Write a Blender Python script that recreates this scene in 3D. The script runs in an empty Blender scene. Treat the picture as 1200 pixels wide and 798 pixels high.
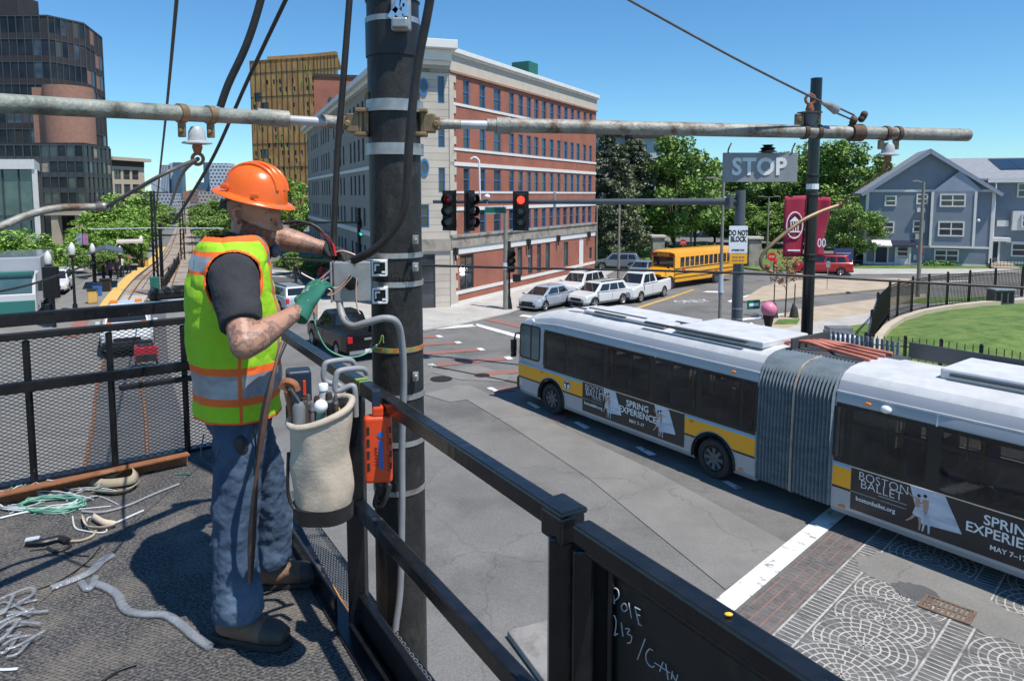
import bpy, bmesh, math, random
import numpy as np
from mathutils import Vector, Matrix
from math import sin, cos, pi, radians, atan2, hypot
R = random.Random(7)
S = bpy.context.scene
COL = S.collection
# ------------------------------------------------------------------ camera model
CF, CP, CY, CH = 830.0, radians(5.3), 305.0, 7.0
def ray(x, y):
    a = x-600; b = y-CY
    return Vector((a, CF*cos(CP)-b*sin(CP), -(b*cos(CP)+CF*sin(CP))))
def gp(x, y, z=0.0):
    r = ray(x, y); t = (z-CH)/r.z
    return Vector((r.x*t, r.y*t, z))
def at(x, y, Y):
    r = ray(x, y); t = Y/r.y
    return Vector((r.x*t, Y, CH+r.z*t))
cam = bpy.data.cameras.new('camera'); camo = bpy.data.objects.new('camera', cam); COL.objects.link(camo)
camo.location = (0, 0, CH); camo.rotation_euler = (pi/2-CP, 0, 0)
cam.lens = CF/1200*36; cam.sensor_width = 36; cam.shift_y = -(399-CY)/1200
cam.clip_start = .05; cam.clip_end = 6000
S.camera = camo
# ------------------------------------------------------------------ materials
def nt(name):
    m = bpy.data.materials.new(name); m.use_nodes = True
    t = m.node_tree; b = t.nodes['Principled BSDF']
    return m, t, b
def lin(c):
    return tuple(((x/12.92) if x <= .04045 else ((x+.055)/1.055)**2.4) for x in c)
def pm(name, c, c2=None, scale=4., rough=.6, metal=0., bump=0., bscale=40., spec=.5, coat=0., detail=4., lo=.35, hi=.65, alpha=None, stretch=None, c3=None, s3=1., lo3=.5, hi3=.62):
    m, t, b = nt(name)
    N, L = t.nodes, t.links
    b.inputs['Roughness'].default_value = rough; b.inputs['Metallic'].default_value = metal
    b.inputs['Specular IOR Level'].default_value = spec
    if coat: b.inputs['Coat Weight'].default_value = coat; b.inputs['Coat Roughness'].default_value = .08
    b.inputs['Base Color'].default_value = (*c, 1)
    tc = N.new('ShaderNodeTexCoord'); src = tc.outputs['Object']
    if stretch:
        mp = N.new('ShaderNodeMapping'); mp.inputs['Scale'].default_value = stretch; L.new(src, mp.inputs['Vector']); src = mp.outputs['Vector']
    def noise(s, d=detail):
        n = N.new('ShaderNodeTexNoise'); n.inputs['Scale'].default_value = s; n.inputs['Detail'].default_value = d; n.inputs['Roughness'].default_value = .62
        L.new(src, n.inputs['Vector']); return n.outputs['Fac']
    if c2 is not None:
        r = N.new('ShaderNodeValToRGB'); r.color_ramp.elements[0].position = lo; r.color_ramp.elements[1].position = hi
        r.color_ramp.elements[0].color = (*c, 1); r.color_ramp.elements[1].color = (*c2, 1)
        L.new(noise(scale), r.inputs['Fac']); out = r.outputs['Color']
        if c3 is not None:
            r3 = N.new('ShaderNodeValToRGB'); r3.color_ramp.elements[0].position = lo3; r3.color_ramp.elements[1].position = hi3
            r3.color_ramp.elements[0].color = (0, 0, 0, 1); r3.color_ramp.elements[1].color = (1, 1, 1, 1)
            L.new(noise(s3, 6.), r3.inputs['Fac'])
            mx = N.new('ShaderNodeMix'); mx.data_type = 'RGBA'; mx.inputs['B'].default_value = (*c3, 1)
            L.new(r3.outputs['Color'], mx.inputs['Factor']); L.new(out, mx.inputs['A']); out = mx.outputs['Result']
        L.new(out, b.inputs['Base Color'])
    if bump:
        bp = N.new('ShaderNodeBump'); bp.inputs['Strength'].default_value = bump; bp.inputs['Distance'].default_value = .02
        L.new(noise(bscale, 3.), bp.inputs['Height']); L.new(bp.outputs['Normal'], b.inputs['Normal'])
    return m
def em(name, c, s):
    m, t, b = nt(name); b.inputs['Base Color'].default_value = (*c, 1); b.inputs['Emission Color'].default_value = (*c, 1); b.inputs['Emission Strength'].default_value = s
    return m
def wallmat(name, brick, mortar, w=.22, h=.075, mort=.012, c2=None, rough=.85, var=.5):
    """brick courses laid on the local x/z of the wall"""
    m, t, b = nt(name); N, L = t.nodes, t.links
    tc = N.new('ShaderNodeTexCoord'); sp = N.new('ShaderNodeSeparateXYZ'); L.new(tc.outputs['Object'], sp.inputs[0])
    ad = N.new('ShaderNodeMath'); ad.operation = 'ADD'; L.new(sp.outputs['X'], ad.inputs[0]); L.new(sp.outputs['Y'], ad.inputs[1])
    cb = N.new('ShaderNodeCombineXYZ'); L.new(ad.outputs[0], cb.inputs['X']); L.new(sp.outputs['Z'], cb.inputs['Y'])
    br = N.new('ShaderNodeTexBrick'); L.new(cb.outputs[0], br.inputs['Vector'])
    br.inputs['Color1'].default_value = (*brick, 1); br.inputs['Color2'].default_value = (*(c2 or tuple(x*.75 for x in brick)), 1); br.inputs['Mortar'].default_value = (*mortar, 1)
    br.inputs['Scale'].default_value = 1.; br.inputs['Brick Width'].default_value = w; br.inputs['Row Height'].default_value = h; br.inputs['Mortar Size'].default_value = mort; br.inputs['Bias'].default_value = 0
    no = N.new('ShaderNodeTexNoise'); no.inputs['Scale'].default_value = .6; no.inputs['Detail'].default_value = 6; L.new(tc.outputs['Object'], no.inputs['Vector'])
    mr = N.new('ShaderNodeMapRange'); mr.inputs['From Min'].default_value = .3; mr.inputs['From Max'].default_value = .7; mr.inputs['To Min'].default_value = 1-var*.35; mr.inputs['To Max'].default_value = 1+var*.25; L.new(no.outputs['Fac'], mr.inputs['Value'])
    mu = N.new('ShaderNodeMix'); mu.data_type = 'RGBA'; mu.blend_type = 'MULTIPLY'; mu.inputs['Factor'].default_value = 1
    L.new(br.outputs['Color'], mu.inputs['A']); L.new(mr.outputs['Result'], mu.inputs['B']); L.new(mu.outputs['Result'], b.inputs['Base Color'])
    b.inputs['Roughness'].default_value = rough
    return m
def glassmat(name, c, rough=.06, spec=.8, c2=None, scale=.5):
    m = pm(name, c, c2, scale=scale, rough=rough, spec=spec, detail=1.)
    return m
M = {}
M['asphalt'] = pm('asphalt', (.142, .136, .125), (.182, .175, .162), scale=.35, rough=.9, bump=.25, bscale=60, c3=(.108, .105, .098), s3=.3, lo3=.5, hi3=.66)
def asphalt_fine(m, amount=.35, sc=38.):
    t = m.node_tree; N, L = t.nodes, t.links; b = N['Principled BSDF']
    src = b.inputs['Base Color'].links[0].from_socket
    tc = N.new('ShaderNodeTexCoord')
    no = N.new('ShaderNodeTexNoise'); no.inputs['Scale'].default_value = sc; no.inputs['Detail'].default_value = 5; no.inputs['Roughness'].default_value = .75; L.new(tc.outputs['Object'], no.inputs['Vector'])
    mr = N.new('ShaderNodeMapRange'); mr.inputs['From Min'].default_value = .3; mr.inputs['From Max'].default_value = .7; mr.inputs['To Min'].default_value = 1-amount; mr.inputs['To Max'].default_value = 1+amount; L.new(no.outputs['Fac'], mr.inputs['Value'])
    # cracks
    vo = N.new('ShaderNodeTexVoronoi'); vo.feature = 'DISTANCE_TO_EDGE'; vo.inputs['Scale'].default_value = .22
    n2 = N.new('ShaderNodeTexNoise'); n2.inputs['Scale'].default_value = 1.3; n2.inputs['Detail'].default_value = 5; L.new(tc.outputs['Object'], n2.inputs['Vector'])
    va = N.new('ShaderNodeMix'); va.data_type = 'RGBA'; va.blend_type = 'ADD'; va.inputs['Factor'].default_value = .8; L.new(tc.outputs['Object'], va.inputs['A']); L.new(n2.outputs['Color'], va.inputs['B']); L.new(va.outputs['Result'], vo.inputs['Vector'])
    cr = N.new('ShaderNodeMapRange'); cr.inputs['From Min'].default_value = 0; cr.inputs['From Max'].default_value = .006; cr.inputs['To Min'].default_value = .78; cr.inputs['To Max'].default_value = 1; L.new(vo.outputs['Distance'], cr.inputs['Value'])
    mm = N.new('ShaderNodeMath'); mm.operation = 'MULTIPLY'; L.new(mr.outputs['Result'], mm.inputs[0]); L.new(cr.outputs['Result'], mm.inputs[1])
    mu = N.new('ShaderNodeMix'); mu.data_type = 'RGBA'; mu.blend_type = 'MULTIPLY'; mu.inputs['Factor'].default_value = 1; L.new(src, mu.inputs['A']); L.new(mm.outputs[0], mu.inputs['B']); L.new(mu.outputs['Result'], b.inputs['Base Color'])
asphalt_fine(M['asphalt'])
M['asphalt_pale'] = pm('asphalt_pale', (.175, .167, .152), (.215, .206, .188), scale=.8, rough=.9, bump=.25, bscale=60); asphalt_fine(M['asphalt_pale'], .25)
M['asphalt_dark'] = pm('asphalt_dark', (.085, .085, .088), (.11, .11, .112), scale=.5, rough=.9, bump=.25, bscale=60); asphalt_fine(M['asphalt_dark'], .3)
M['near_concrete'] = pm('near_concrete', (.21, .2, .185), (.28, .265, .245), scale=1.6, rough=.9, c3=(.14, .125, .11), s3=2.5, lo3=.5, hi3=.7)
M['concrete'] = pm('concrete', (.36, .34, .31), (.45, .43, .39), scale=.7, rough=.9, bump=.15); asphalt_fine(M['concrete'], .18, 12.)
M['sand'] = pm('sand', (.36, .28, .2), (.46, .38, .28), scale=.8, rough=.95, bump=.3)
M['ballast'] = pm('ballast', (.25, .205, .165), (.37, .32, .265), scale=6, rough=.95, bump=.6, bscale=12, c3=(.19, .15, .12), s3=.4)
M['granite'] = pm('granite', (.35, .34, .33), (.45, .44, .42), scale=5, rough=.8)
M['grass'] = pm('grass', (.06, .115, .018), (.13, .21, .04), scale=1.4, rough=.9, bump=1., bscale=25, c3=(.16, .22, .05), s3=.35, lo3=.45, hi3=.7); asphalt_fine(M['grass'], .4, 14.)
M['paint'] = pm('road_paint', (.74, .74, .72), (.62, .62, .6), scale=2, rough=.7, c3=(.22, .22, .21), s3=3.2, lo3=.56, hi3=.66)
M['paint_worn'] = pm('road_paint_worn', (.7, .69, .67), (.55, .55, .53), scale=2, rough=.7, c3=(.2, .2, .19), s3=5, lo3=.47, hi3=.6)
M['paint_yellow'] = pm('road_paint_yellow', (.62, .36, .06), (.5, .33, .1), scale=2, rough=.7, c3=(.2, .19, .15), s3=4, lo3=.5, hi3=.62)
M['paint_red'] = pm('road_paint_red', (.32, .125, .095), (.25, .115, .095), scale=3, rough=.85, c3=(.17, .13, .12), s3=2, lo3=.5, hi3=.68)
M['cream_line'] = pm('cream_line', (.5, .475, .43), (.36, .345, .31), scale=6, rough=.85, c3=(.14, .135, .13), s3=2.2, lo3=.5, hi3=.68)
M['red_line'] = pm('red_line', (.33, .17, .125), (.25, .14, .11), scale=6, rough=.85, c3=(.12, .11, .105), s3=1.6, lo3=.45, hi3=.64)
M['paver'] = pm('paver_dark', (.085, .083, .08), (.15, .145, .138), scale=5, c3=(.17, .165, .155), s3=.5, lo3=.5, hi3=.75, rough=.85, bump=.3, bscale=30)
M['rail'] = pm('rail_steel', (.24, .12, .065), (.33, .17, .09), scale=4, rough=.6, metal=.3)
M['yellow_tactile'] = pm('yellow_tactile', (.7, .44, .12), (.6, .38, .12), scale=3, rough=.8)
M['steel_black'] = pm('black_painted_steel', (.006, .0065, .008), (.012, .013, .015), scale=14, rough=.2, spec=.5, c3=(.09, .075, .062), s3=9, lo3=.66, hi3=.72, bump=.06, bscale=30)
M['steel_black_matte'] = pm('black_steel_matte', (.008, .008, .009), (.016, .0155, .0155), scale=9, rough=.45, spec=.35, c3=(.06, .052, .045), s3=13, lo3=.64, hi3=.72)
M['mesh_black'] = pm('mesh_black', (.012, .012, .013), (.025, .024, .022), scale=30, rough=.45)
M['deck'] = pm('deck_grit', (.028, .027, .027), (.125, .118, .11), scale=75, rough=.8, bump=.5, bscale=60, detail=3., lo=.4, hi=.64, c3=(.15, .13, .108), s3=3.2, lo3=.46, hi3=.74)
def deckmesh(m):
    t = m.node_tree; N, L = t.nodes, t.links; b = N['Principled BSDF']; src = b.inputs['Base Color'].links[0].from_socket
    tc = N.new('ShaderNodeTexCoord'); mp = N.new('ShaderNodeMapping'); mp.inputs['Rotation'].default_value = (0, 0, radians(32)); mp.inputs['Scale'].default_value = (44, 78, 1); L.new(tc.outputs['Object'], mp.inputs['Vector'])
    vo = N.new('ShaderNodeTexVoronoi'); vo.feature = 'F1'; vo.inputs['Scale'].default_value = 1.; vo.inputs['Randomness'].default_value = .28; L.new(mp.outputs['Vector'], vo.inputs['Vector'])
    mr = N.new('ShaderNodeMapRange'); mr.inputs['From Min'].default_value = .1; mr.inputs['From Max'].default_value = .55; mr.inputs['To Min'].default_value = .35; mr.inputs['To Max'].default_value = 1.35; L.new(vo.outputs['Distance'], mr.inputs['Value'])
    mu = N.new('ShaderNodeMix'); mu.data_type = 'RGBA'; mu.blend_type = 'MULTIPLY'; mu.inputs['Factor'].default_value = .95; L.new(src, mu.inputs['A']); L.new(mr.outputs['Result'], mu.inputs['B']); L.new(mu.outputs['Result'], b.inputs['Base Color'])
    bp = N.new('ShaderNodeBump'); bp.inputs['Strength'].default_value = .7; bp.inputs['Distance'].default_value = .004; L.new(vo.outputs['Distance'], bp.inputs['Height']); L.new(bp.outputs['Normal'], b.inputs['Normal'])
deckmesh(M['deck'])
M['old_rust'] = pm('old_rust', (.13, .075, .045), (.085, .05, .035), scale=12, rough=.7, metal=.2, bump=.3)
M['rust'] = pm('rusty_steel', (.30, .115, .045), (.2, .075, .035), scale=9, rough=.75, metal=.1, bump=.3, bscale=30, c3=(.42, .2, .1), s3=5, lo3=.5, hi3=.65)
M['pole'] = pm('pole_black', (.017, .017, .018), (.032, .03, .028), scale=10, rough=.45, spec=.35, bump=.35, bscale=35, stretch=(1, 1, .5), c3=(.062, .054, .046), s3=7, lo3=.6, hi3=.74)
M['galv'] = pm('galvanised', (.46, .46, .45), (.33, .33, .32), scale=18, rough=.42, metal=.6, c3=(.2, .16, .12), s3=8, lo3=.58, hi3=.72)
M['pipe'] = pm('weathered_pipe', (.36, .35, .31), (.24, .23, .2), scale=14, rough=.6, metal=.25, stretch=(1, 1, 1), c3=(.13, .08, .045), s3=11, lo3=.5, hi3=.66, bump=.3, bscale=40)
M['pipe_green'] = pm('weathered_pipe_left', (.33, .34, .29), (.19, .22, .185), scale=9, rough=.6, metal=.2, c3=(.09, .07, .055), s3=10, lo3=.5, hi3=.68, bump=.3, bscale=40)
M['brass'] = pm('bronze_clamp', (.33, .235, .13), (.22, .15, .085), scale=14, rough=.5, metal=.5, c3=(.11, .07, .045), s3=9, lo3=.6, hi3=.7)
M['rubber'] = pm('black_rubber', (.012, .011, .011), (.02, .018, .017), scale=10, rough=.45)
M['cable'] = pm('black_cable', (.016, .014, .013), (.03, .025, .022), scale=18, rough=.5)
M['cable_brown'] = pm('brown_cable', (.11, .06, .045), (.17, .095, .07), scale=14, rough=.6)
M['wire'] = pm('steel_wire', (.11, .1, .09), (.17, .15, .13), scale=20, rough=.5, metal=.3)
M['copper'] = pm('pale_copper_wire', (.55, .33, .26), (.66, .45, .37), scale=20, rough=.45, metal=.2)
M['grey_plastic'] = pm('grey_conduit', (.23, .235, .245), (.29, .295, .30), scale=10, rough=.5)
M['box'] = pm('aluminium_box', (.40, .40, .40), (.31, .31, .31), scale=13, rough=.45, metal=.45)
M['white_pl'] = pm('white_plastic', (.78, .78, .77), rough=.4)
M['insul'] = pm('grey_insulator', (.5, .52, .54), (.4, .41, .42), scale=12, rough=.35)
M['canvas'] = pm('canvas', (.58, .48, .37), (.43, .36, .28), scale=4, rough=.95, bump=.12, bscale=60, c3=(.15, .12, .095), s3=5., lo3=.5, hi3=.74)
M['tan'] = pm('tan_webbing', (.42, .36, .25), (.31, .26, .18), scale=8, rough=.9)
M['orange_pl'] = pm('orange_plastic', (.72, .07, .012), (.6, .055, .012), scale=8, c3=(.3, .05, .02), s3=13, lo3=.66, hi3=.74, rough=.42, spec=.5)
M['hat'] = pm('orange_helmet', (.85, .15, .018), (.8, .13, .018), scale=3, rough=.28, spec=.5, c3=(.5, .16, .06), s3=11, lo3=.6, hi3=.72)
M['lime'] = pm('lime_fabric', (.36, .66, .015), (.29, .56, .015), scale=5, rough=.8, bump=.5, bscale=9)
M['vest_orange'] = pm('orange_tape', (.95, .16, .02), (.88, .14, .02), scale=9, rough=.75)
M['vest_grey'] = pm('reflective_tape', (.36, .37, .40), (.28, .29, .32), scale=9, rough=.35, metal=.3)
M['tee'] = pm('charcoal_cotton', (.022, .023, .028), (.034, .035, .04), scale=8, rough=.95, bump=.6, bscale=12)
M['denim'] = pm('blue_denim', (.024, .045, .086), (.055, .092, .15), scale=4.5, rough=.9, bump=.9, bscale=9, c3=(.15, .2, .27), s3=2.6, lo3=.5, hi3=.74)
M['boot'] = pm('brown_leather', (.13, .072, .042), (.2, .12, .075), scale=9, rough=.65, bump=.25)
M['boot_sole'] = pm('boot_sole', (.035, .03, .027), rough=.8)
M['glove'] = pm('green_glove', (.012, .11, .075), (.02, .15, .1), scale=14, rough=.85, c3=(.3, .38, .34), s3=16, lo3=.62, hi3=.7)
M['hair'] = pm('dark_hair', (.03, .018, .012), (.055, .033, .022), scale=40, rough=.9)
M['white_paint'] = pm('white_vehicle_paint', (.62, .62, .61), rough=.22, coat=.5)
M['silver'] = pm('silver_vehicle_paint', (.46, .50, .55), rough=.25, metal=.35, coat=.6)
M['steel_blue'] = pm('grey_blue_vehicle_paint', (.2, .23, .26), rough=.25, metal=.35, coat=.6)
M['blue_paint'] = pm('pale_blue_vehicle_paint', (.22, .32, .42), rough=.25, metal=.3, coat=.6)
M['black_paint'] = pm('black_vehicle_paint', (.006, .006, .007), rough=.2, coat=.25, spec=.3)
M['red_paint'] = pm('red_vehicle_paint', (.42, .015, .025), rough=.25, coat=.6)
M['school_yellow'] = pm('school_bus_yellow', (.80, .36, .012), (.74, .33, .012), scale=1.5, rough=.3, coat=.4)
M['bus_silver'] = pm('bus_silver_paint', (.37, .385, .41), (.34, .355, .38), scale=1.2, rough=.38, metal=.15, coat=.25)
M['bus_white'] = pm('bus_roof_white', (.62, .62, .615), (.52, .52, .515), scale=1.5, rough=.5, c3=(.47, .465, .455), s3=2.5, lo3=.5, hi3=.8)
M['bus_yellow'] = pm('bus_yellow_band', (.85, .37, .006), rough=.35, coat=.3)
M['bus_blue'] = pm('bus_blue_band', (.16, .42, .6), rough=.35)
M['bellows'] = pm('bellows_rubber', (.13, .17, .20), (.2, .245, .275), scale=2.2, rough=.55, stretch=(1, 1, 3), c3=(.25, .28, .3), s3=3, lo3=.55, hi3=.8)
M['dark_glass'] = pm('tinted_glass', (.006, .006, .007), (.05, .045, .038), scale=.8, rough=.04, spec=.75, detail=2., stretch=(.6, 1, 2.6), lo=.42, hi=.68)  # brownish reflection patches are painted into the glass colour
M['dark_glass'].node_tree.nodes['Principled BSDF'].inputs['Alpha'].default_value = .42
M['cabin_grey'] = pm('cabin_grey', (.42, .42, .42), (.5, .5, .49), scale=2, rough=.7)
M['seat_blue'] = pm('seat_fabric', (.07, .10, .19), (.1, .13, .2), scale=9, rough=.85)
M['bus_frame'] = pm('window_rubber', (.008, .008, .009), rough=.35)
M['car_glass'] = glassmat('vehicle_glass', (.015, .017, .02), rough=.04, spec=.8)
M['tyre'] = pm('tyre_rubber', (.018, .018, .018), (.03, .029, .028), scale=8, rough=.85)
M['alloy'] = pm('alloy_rim', (.5, .5, .5), rough=.3, metal=.7)
M['hub_dark'] = pm('dusty_hub', (.075, .08, .085), (.11, .11, .115), scale=9, rough=.6)
M['black_pl'] = pm('black_plastic', (.015, .015, .016), (.024, .024, .025), scale=8, rough=.5)
M['chrome'] = pm('chrome', (.7, .7, .7), rough=.15, metal=.9)
M['tail_red'] = pm('tail_lamp_red', (.55, .01, .015), rough=.2, coat=.5)
M['amber'] = pm('amber_lens', (.8, .22, .02), rough=.3)
M['lens'] = pm('clear_lens', (.7, .72, .74), rough=.1, spec=.8)
M['ad_black'] = pm('advert_black', (.016, .016, .018), (.024, .023, .025), scale=1.5, rough=.32)
M['ad_pale'] = pm('advert_pale', (.36, .42, .52), (.62, .66, .72), scale=1.6, rough=.4, stretch=(1, 1, 6))
M['skin_flat'] = pm('printed_skin', (.45, .27, .19), rough=.5)
M['white_txt'] = pm('white_lettering', (.78, .78, .78), rough=.5)
M['cream_txt'] = pm('worn_white_lettering', (.88, .87, .84), (.7, .7, .67), scale=12, rough=.7)
M['black_txt'] = pm('black_lettering', (.015, .015, .015), rough=.6)
M['brick'] = wallmat('red_brick', (.37, .115, .068), (.3, .14, .1), c2=(.31, .09, .055))
M['limestone'] = pm('limestone', (.56, .49, .41), (.48, .42, .35), scale=1.3, rough=.85, c3=(.3, .27, .23), s3=.9, lo3=.6, hi3=.75)
M['limestone_dark'] = pm('weathered_stone', (.38, .33, .27), (.3, .265, .22), scale=1.6, rough=.9, c3=(.16, .145, .125), s3=1.3, lo3=.5, hi3=.66)
M['blind'] = pm('window_blind', (.42, .44, .46), (.32, .34, .37), scale=3, rough=.7)
M['drain_iron'] = pm('drain_iron', (.2, .125, .085), (.13, .085, .06), scale=9, rough=.75, bump=.3)
M['white_trim'] = pm('white_trim', (.74, .72, .68), (.68, .66, .62), scale=2, rough=.6)
M['blue_frame'] = pm('blue_window_frame', (.055, .17, .36), rough=.4)
M['pane'] = glassmat('window_pane', (.02, .026, .034), rough=.05, spec=.9, c2=(.07, .08, .09), scale=.6)
M['pane_grey'] = glassmat('window_pane_grey', (.045, .055, .065), rough=.06, spec=.9, c2=(.1, .12, .13), scale=.9)
M['pane_green'] = glassmat('green_glass', (.05, .1, .1), rough=.05, spec=.9, c2=(.09, .15, .15), scale=.8)
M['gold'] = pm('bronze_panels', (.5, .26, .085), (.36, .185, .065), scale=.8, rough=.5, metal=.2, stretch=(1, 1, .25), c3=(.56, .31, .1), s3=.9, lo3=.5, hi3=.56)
M['dark_glass_wall'] = glassmat('dark_curtain_glass', (.010, .012, .016), rough=.12, spec=.3, c2=(.03, .033, .04), scale=.35)
M['mullion'] = pm('mullion', (.085, .088, .092), rough=.5, metal=.3)
M['brown_brick'] = pm('brown_brick', (.36, .19, .135), (.3, .155, .11), scale=2, rough=.9)
M['dark_roof'] = pm('dark_cladding', (.028, .025, .026), (.04, .035, .035), scale=1, rough=.7)
M['beige'] = pm('beige_stone', (.5, .42, .31), (.44, .37, .275), scale=1, rough=.85)
M['blue_tower'] = glassmat('blue_tower_glass', (.06, .11, .17), rough=.3, spec=.4, c2=(.10, .165, .235), scale=.02)
M['pale_tower'] = pm('pale_tower', (.45, .50, .56), (.4, .45, .5), scale=.05, rough=.8)
M['clapboard'] = pm('blue_grey_clapboard', (.215, .25, .295), (.19, .222, .265), scale=.8, rough=.75)
M['clapboard_pale'] = pm('pale_blue_clapboard', (.3, .35, .42), (.27, .32, .385), scale=.8, rough=.75)
M['shingle'] = pm('grey_shingle', (.28, .29, .31), (.22, .23, .25), scale=3, rough=.9)
M['solar'] = pm('solar_panel', (.014, .016, .024), rough=.2)
M['navy'] = pm('navy_door', (.012, .018, .04), rough=.5)
M['grey_render'] = pm('pale_grey_cladding', (.5, .52, .53), (.44, .46, .47), scale=.5, rough=.8)
M['bark'] = pm('bark', (.06, .045, .034), (.1, .075, .055), scale=8, rough=.95, bump=.6)
M['leaf_a'] = pm('leaf_mid', (.14, .235, .04), (.17, .275, .05), scale=.5, rough=.6)
M['leaf_b'] = pm('leaf_light', (.21, .33, .06), (.25, .38, .075), scale=.5, rough=.6)
M['leaf_c'] = pm('leaf_dark', (.08, .15, .03), (.1, .175, .035), scale=.5, rough=.6)
M['lime_a'] = pm('young_leaf_mid', (.18, .33, .045), (.22, .38, .055), scale=.5, rough=.6)
M['lime_b'] = pm('young_leaf_light', (.27, .43, .075), (.32, .48, .085), scale=.5, rough=.6)
M['lime_c'] = pm('young_leaf_dark', (.11, .22, .035), (.13, .25, .04), scale=.5, rough=.6)
M['pine_a'] = pm('conifer_mid', (.14, .17, .09), (.17, .195, .1), scale=.5, rough=.7)
M['pine_b'] = pm('conifer_light', (.185, .21, .12), (.21, .23, .13), scale=.5, rough=.7)
M['pine_c'] = pm('conifer_dark', (.06, .08, .045), (.075, .095, .05), scale=.5, rough=.7)
M['dead_leaf'] = pm('dry_brown_leaf', (.34, .17, .07), (.44, .25, .12), scale=2, rough=.8)
M['maroon'] = pm('maroon_banner', (.36, .016, .05), (.31, .013, .042), scale=2, rough=.75)
M['navy_sign'] = pm('navy_sign', (.03, .04, .13), rough=.5)
M['green_sign'] = pm('green_street_sign', (.005, .12, .085), rough=.4)
M['sign_white'] = pm('white_sign', (.74, .75, .76), rough=.4)
M['sign_yellow'] = pm('yellow_sign', (.85, .4, .015), rough=.4)
M['sign_grey'] = pm('grey_sheet_metal', (.33, .33, .335), (.27, .27, .275), scale=10, rough=.6, metal=.2, c3=(.2, .12, .06), s3=5, lo3=.66, hi3=.8, stretch=(1, 1, .3))
M['pole_grey'] = pm('grey_painted_pole', (.075, .085, .1), (.09, .1, .115), scale=3, rough=.45)
M['pole_tan'] = pm('weathered_lamp_pole', (.26, .24, .21), (.2, .185, .16), scale=3, rough=.7)
M['pink'] = pm('pink_ball', (.75, .22, .33), (.7, .2, .3), scale=4, rough=.45)
M['lamp_globe'] = pm('lamp_globe', (.68, .66, .6), rough=.35)
M['sig_red'] = em('lit_red_signal', (1., .05, .03), 2.2)
M['sig_green'] = em('lit_green_signal', (.05, .9, .6), 2.)
M['tube_clear'] = pm('clear_plastic_tube', (.26, .28, .31), (.42, .45, .48), scale=9, rough=.22, spec=.8, bump=.4, bscale=45); M['tube_clear'].node_tree.nodes['Principled BSDF'].inputs['Alpha'].default_value = .4
M['pet'] = pm('clear_bottle', (.36, .39, .41), (.28, .3, .32), scale=20, rough=.12, spec=.8)
M['green_wire'] = pm('green_wire', (.1, .3, .2), (.2, .4, .3), scale=9, rough=.5)
M['white_wire'] = pm('white_wire', (.62, .64, .64), (.5, .52, .52), scale=9, rough=.5)
M['blue_pl'] = pm('dark_blue_plastic', (.012, .022, .045), (.018, .03, .06), scale=6, rough=.45)
M['tool_yellow'] = pm('yellow_handle', (.8, .5, .02), rough=.4)
M['tool_blue'] = pm('blue_handle', (.03, .13, .4), rough=.4)
M['tool_steel'] = pm('tool_steel', (.2, .19, .18), (.13, .11, .1), scale=20, rough=.4, metal=.6)
M['tool_grey'] = pm('grey_tool', (.2, .2, .205), (.14, .14, .145), scale=10, rough=.4)
M['cyan'] = pm('teal_paint', (.03, .16, .14), rough=.5)
M['orange_hose'] = pm('orange_hose', (.55, .19, .12), (.42, .13, .09), scale=4, rough=.6)
M['chalk'] = pm('chalk', (.62, .64, .68), (.4, .42, .45), scale=60, rough=.9)
M['orange_bar'] = pm('orange_yellow_pipe', (.8, .33, .02), (.3, .12, .03), scale=7, rough=.4, lo=.45, hi=.6)
M['bin_green'] = pm('green_box', (.02, .14, .11), rough=.6)
def skinmat():
    m = pm('tanned_skin', (.46, .24, .155), (.40, .20, .125), scale=9, rough=.5, bump=.12, bscale=60)
    m.node_tree.nodes['Principled BSDF'].inputs['Subsurface Weight'].default_value = .06
    m.node_tree.nodes['Principled BSDF'].inputs['Subsurface Radius'].default_value = (.01, .004, .002)
    return m
M['skin'] = skinmat()
M['tattoo'] = pm('tattooed_skin', (.44, .235, .155), (.39, .2, .13), scale=9, rough=.5, bump=.1, bscale=60, c3=(.10, .075, .07), s3=15, lo3=.47, hi3=.6)
for n_ in M['tattoo'].node_tree.nodes:
    if n_.type == 'VALTORGB' and abs(n_.color_ramp.elements[0].position-.47) < 1e-3:
        e_ = n_.color_ramp.elements; e_[1].position = .5; e_[1].color = (.85, .85, .85, 1)
        for po, va in ((.54, .25), (.585, .55), (.61, .05)): q_ = e_.new(po); q_.color = (va, va, va, 1)
M['beard'] = pm('short_beard', (.13, .058, .035), (.23, .11, .068), scale=70, rough=.9, bump=.4, bscale=90)
M['stubble'] = pm('shaved_scalp', (.33, .175, .115), (.38, .205, .135), scale=90, rough=.8)
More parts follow.
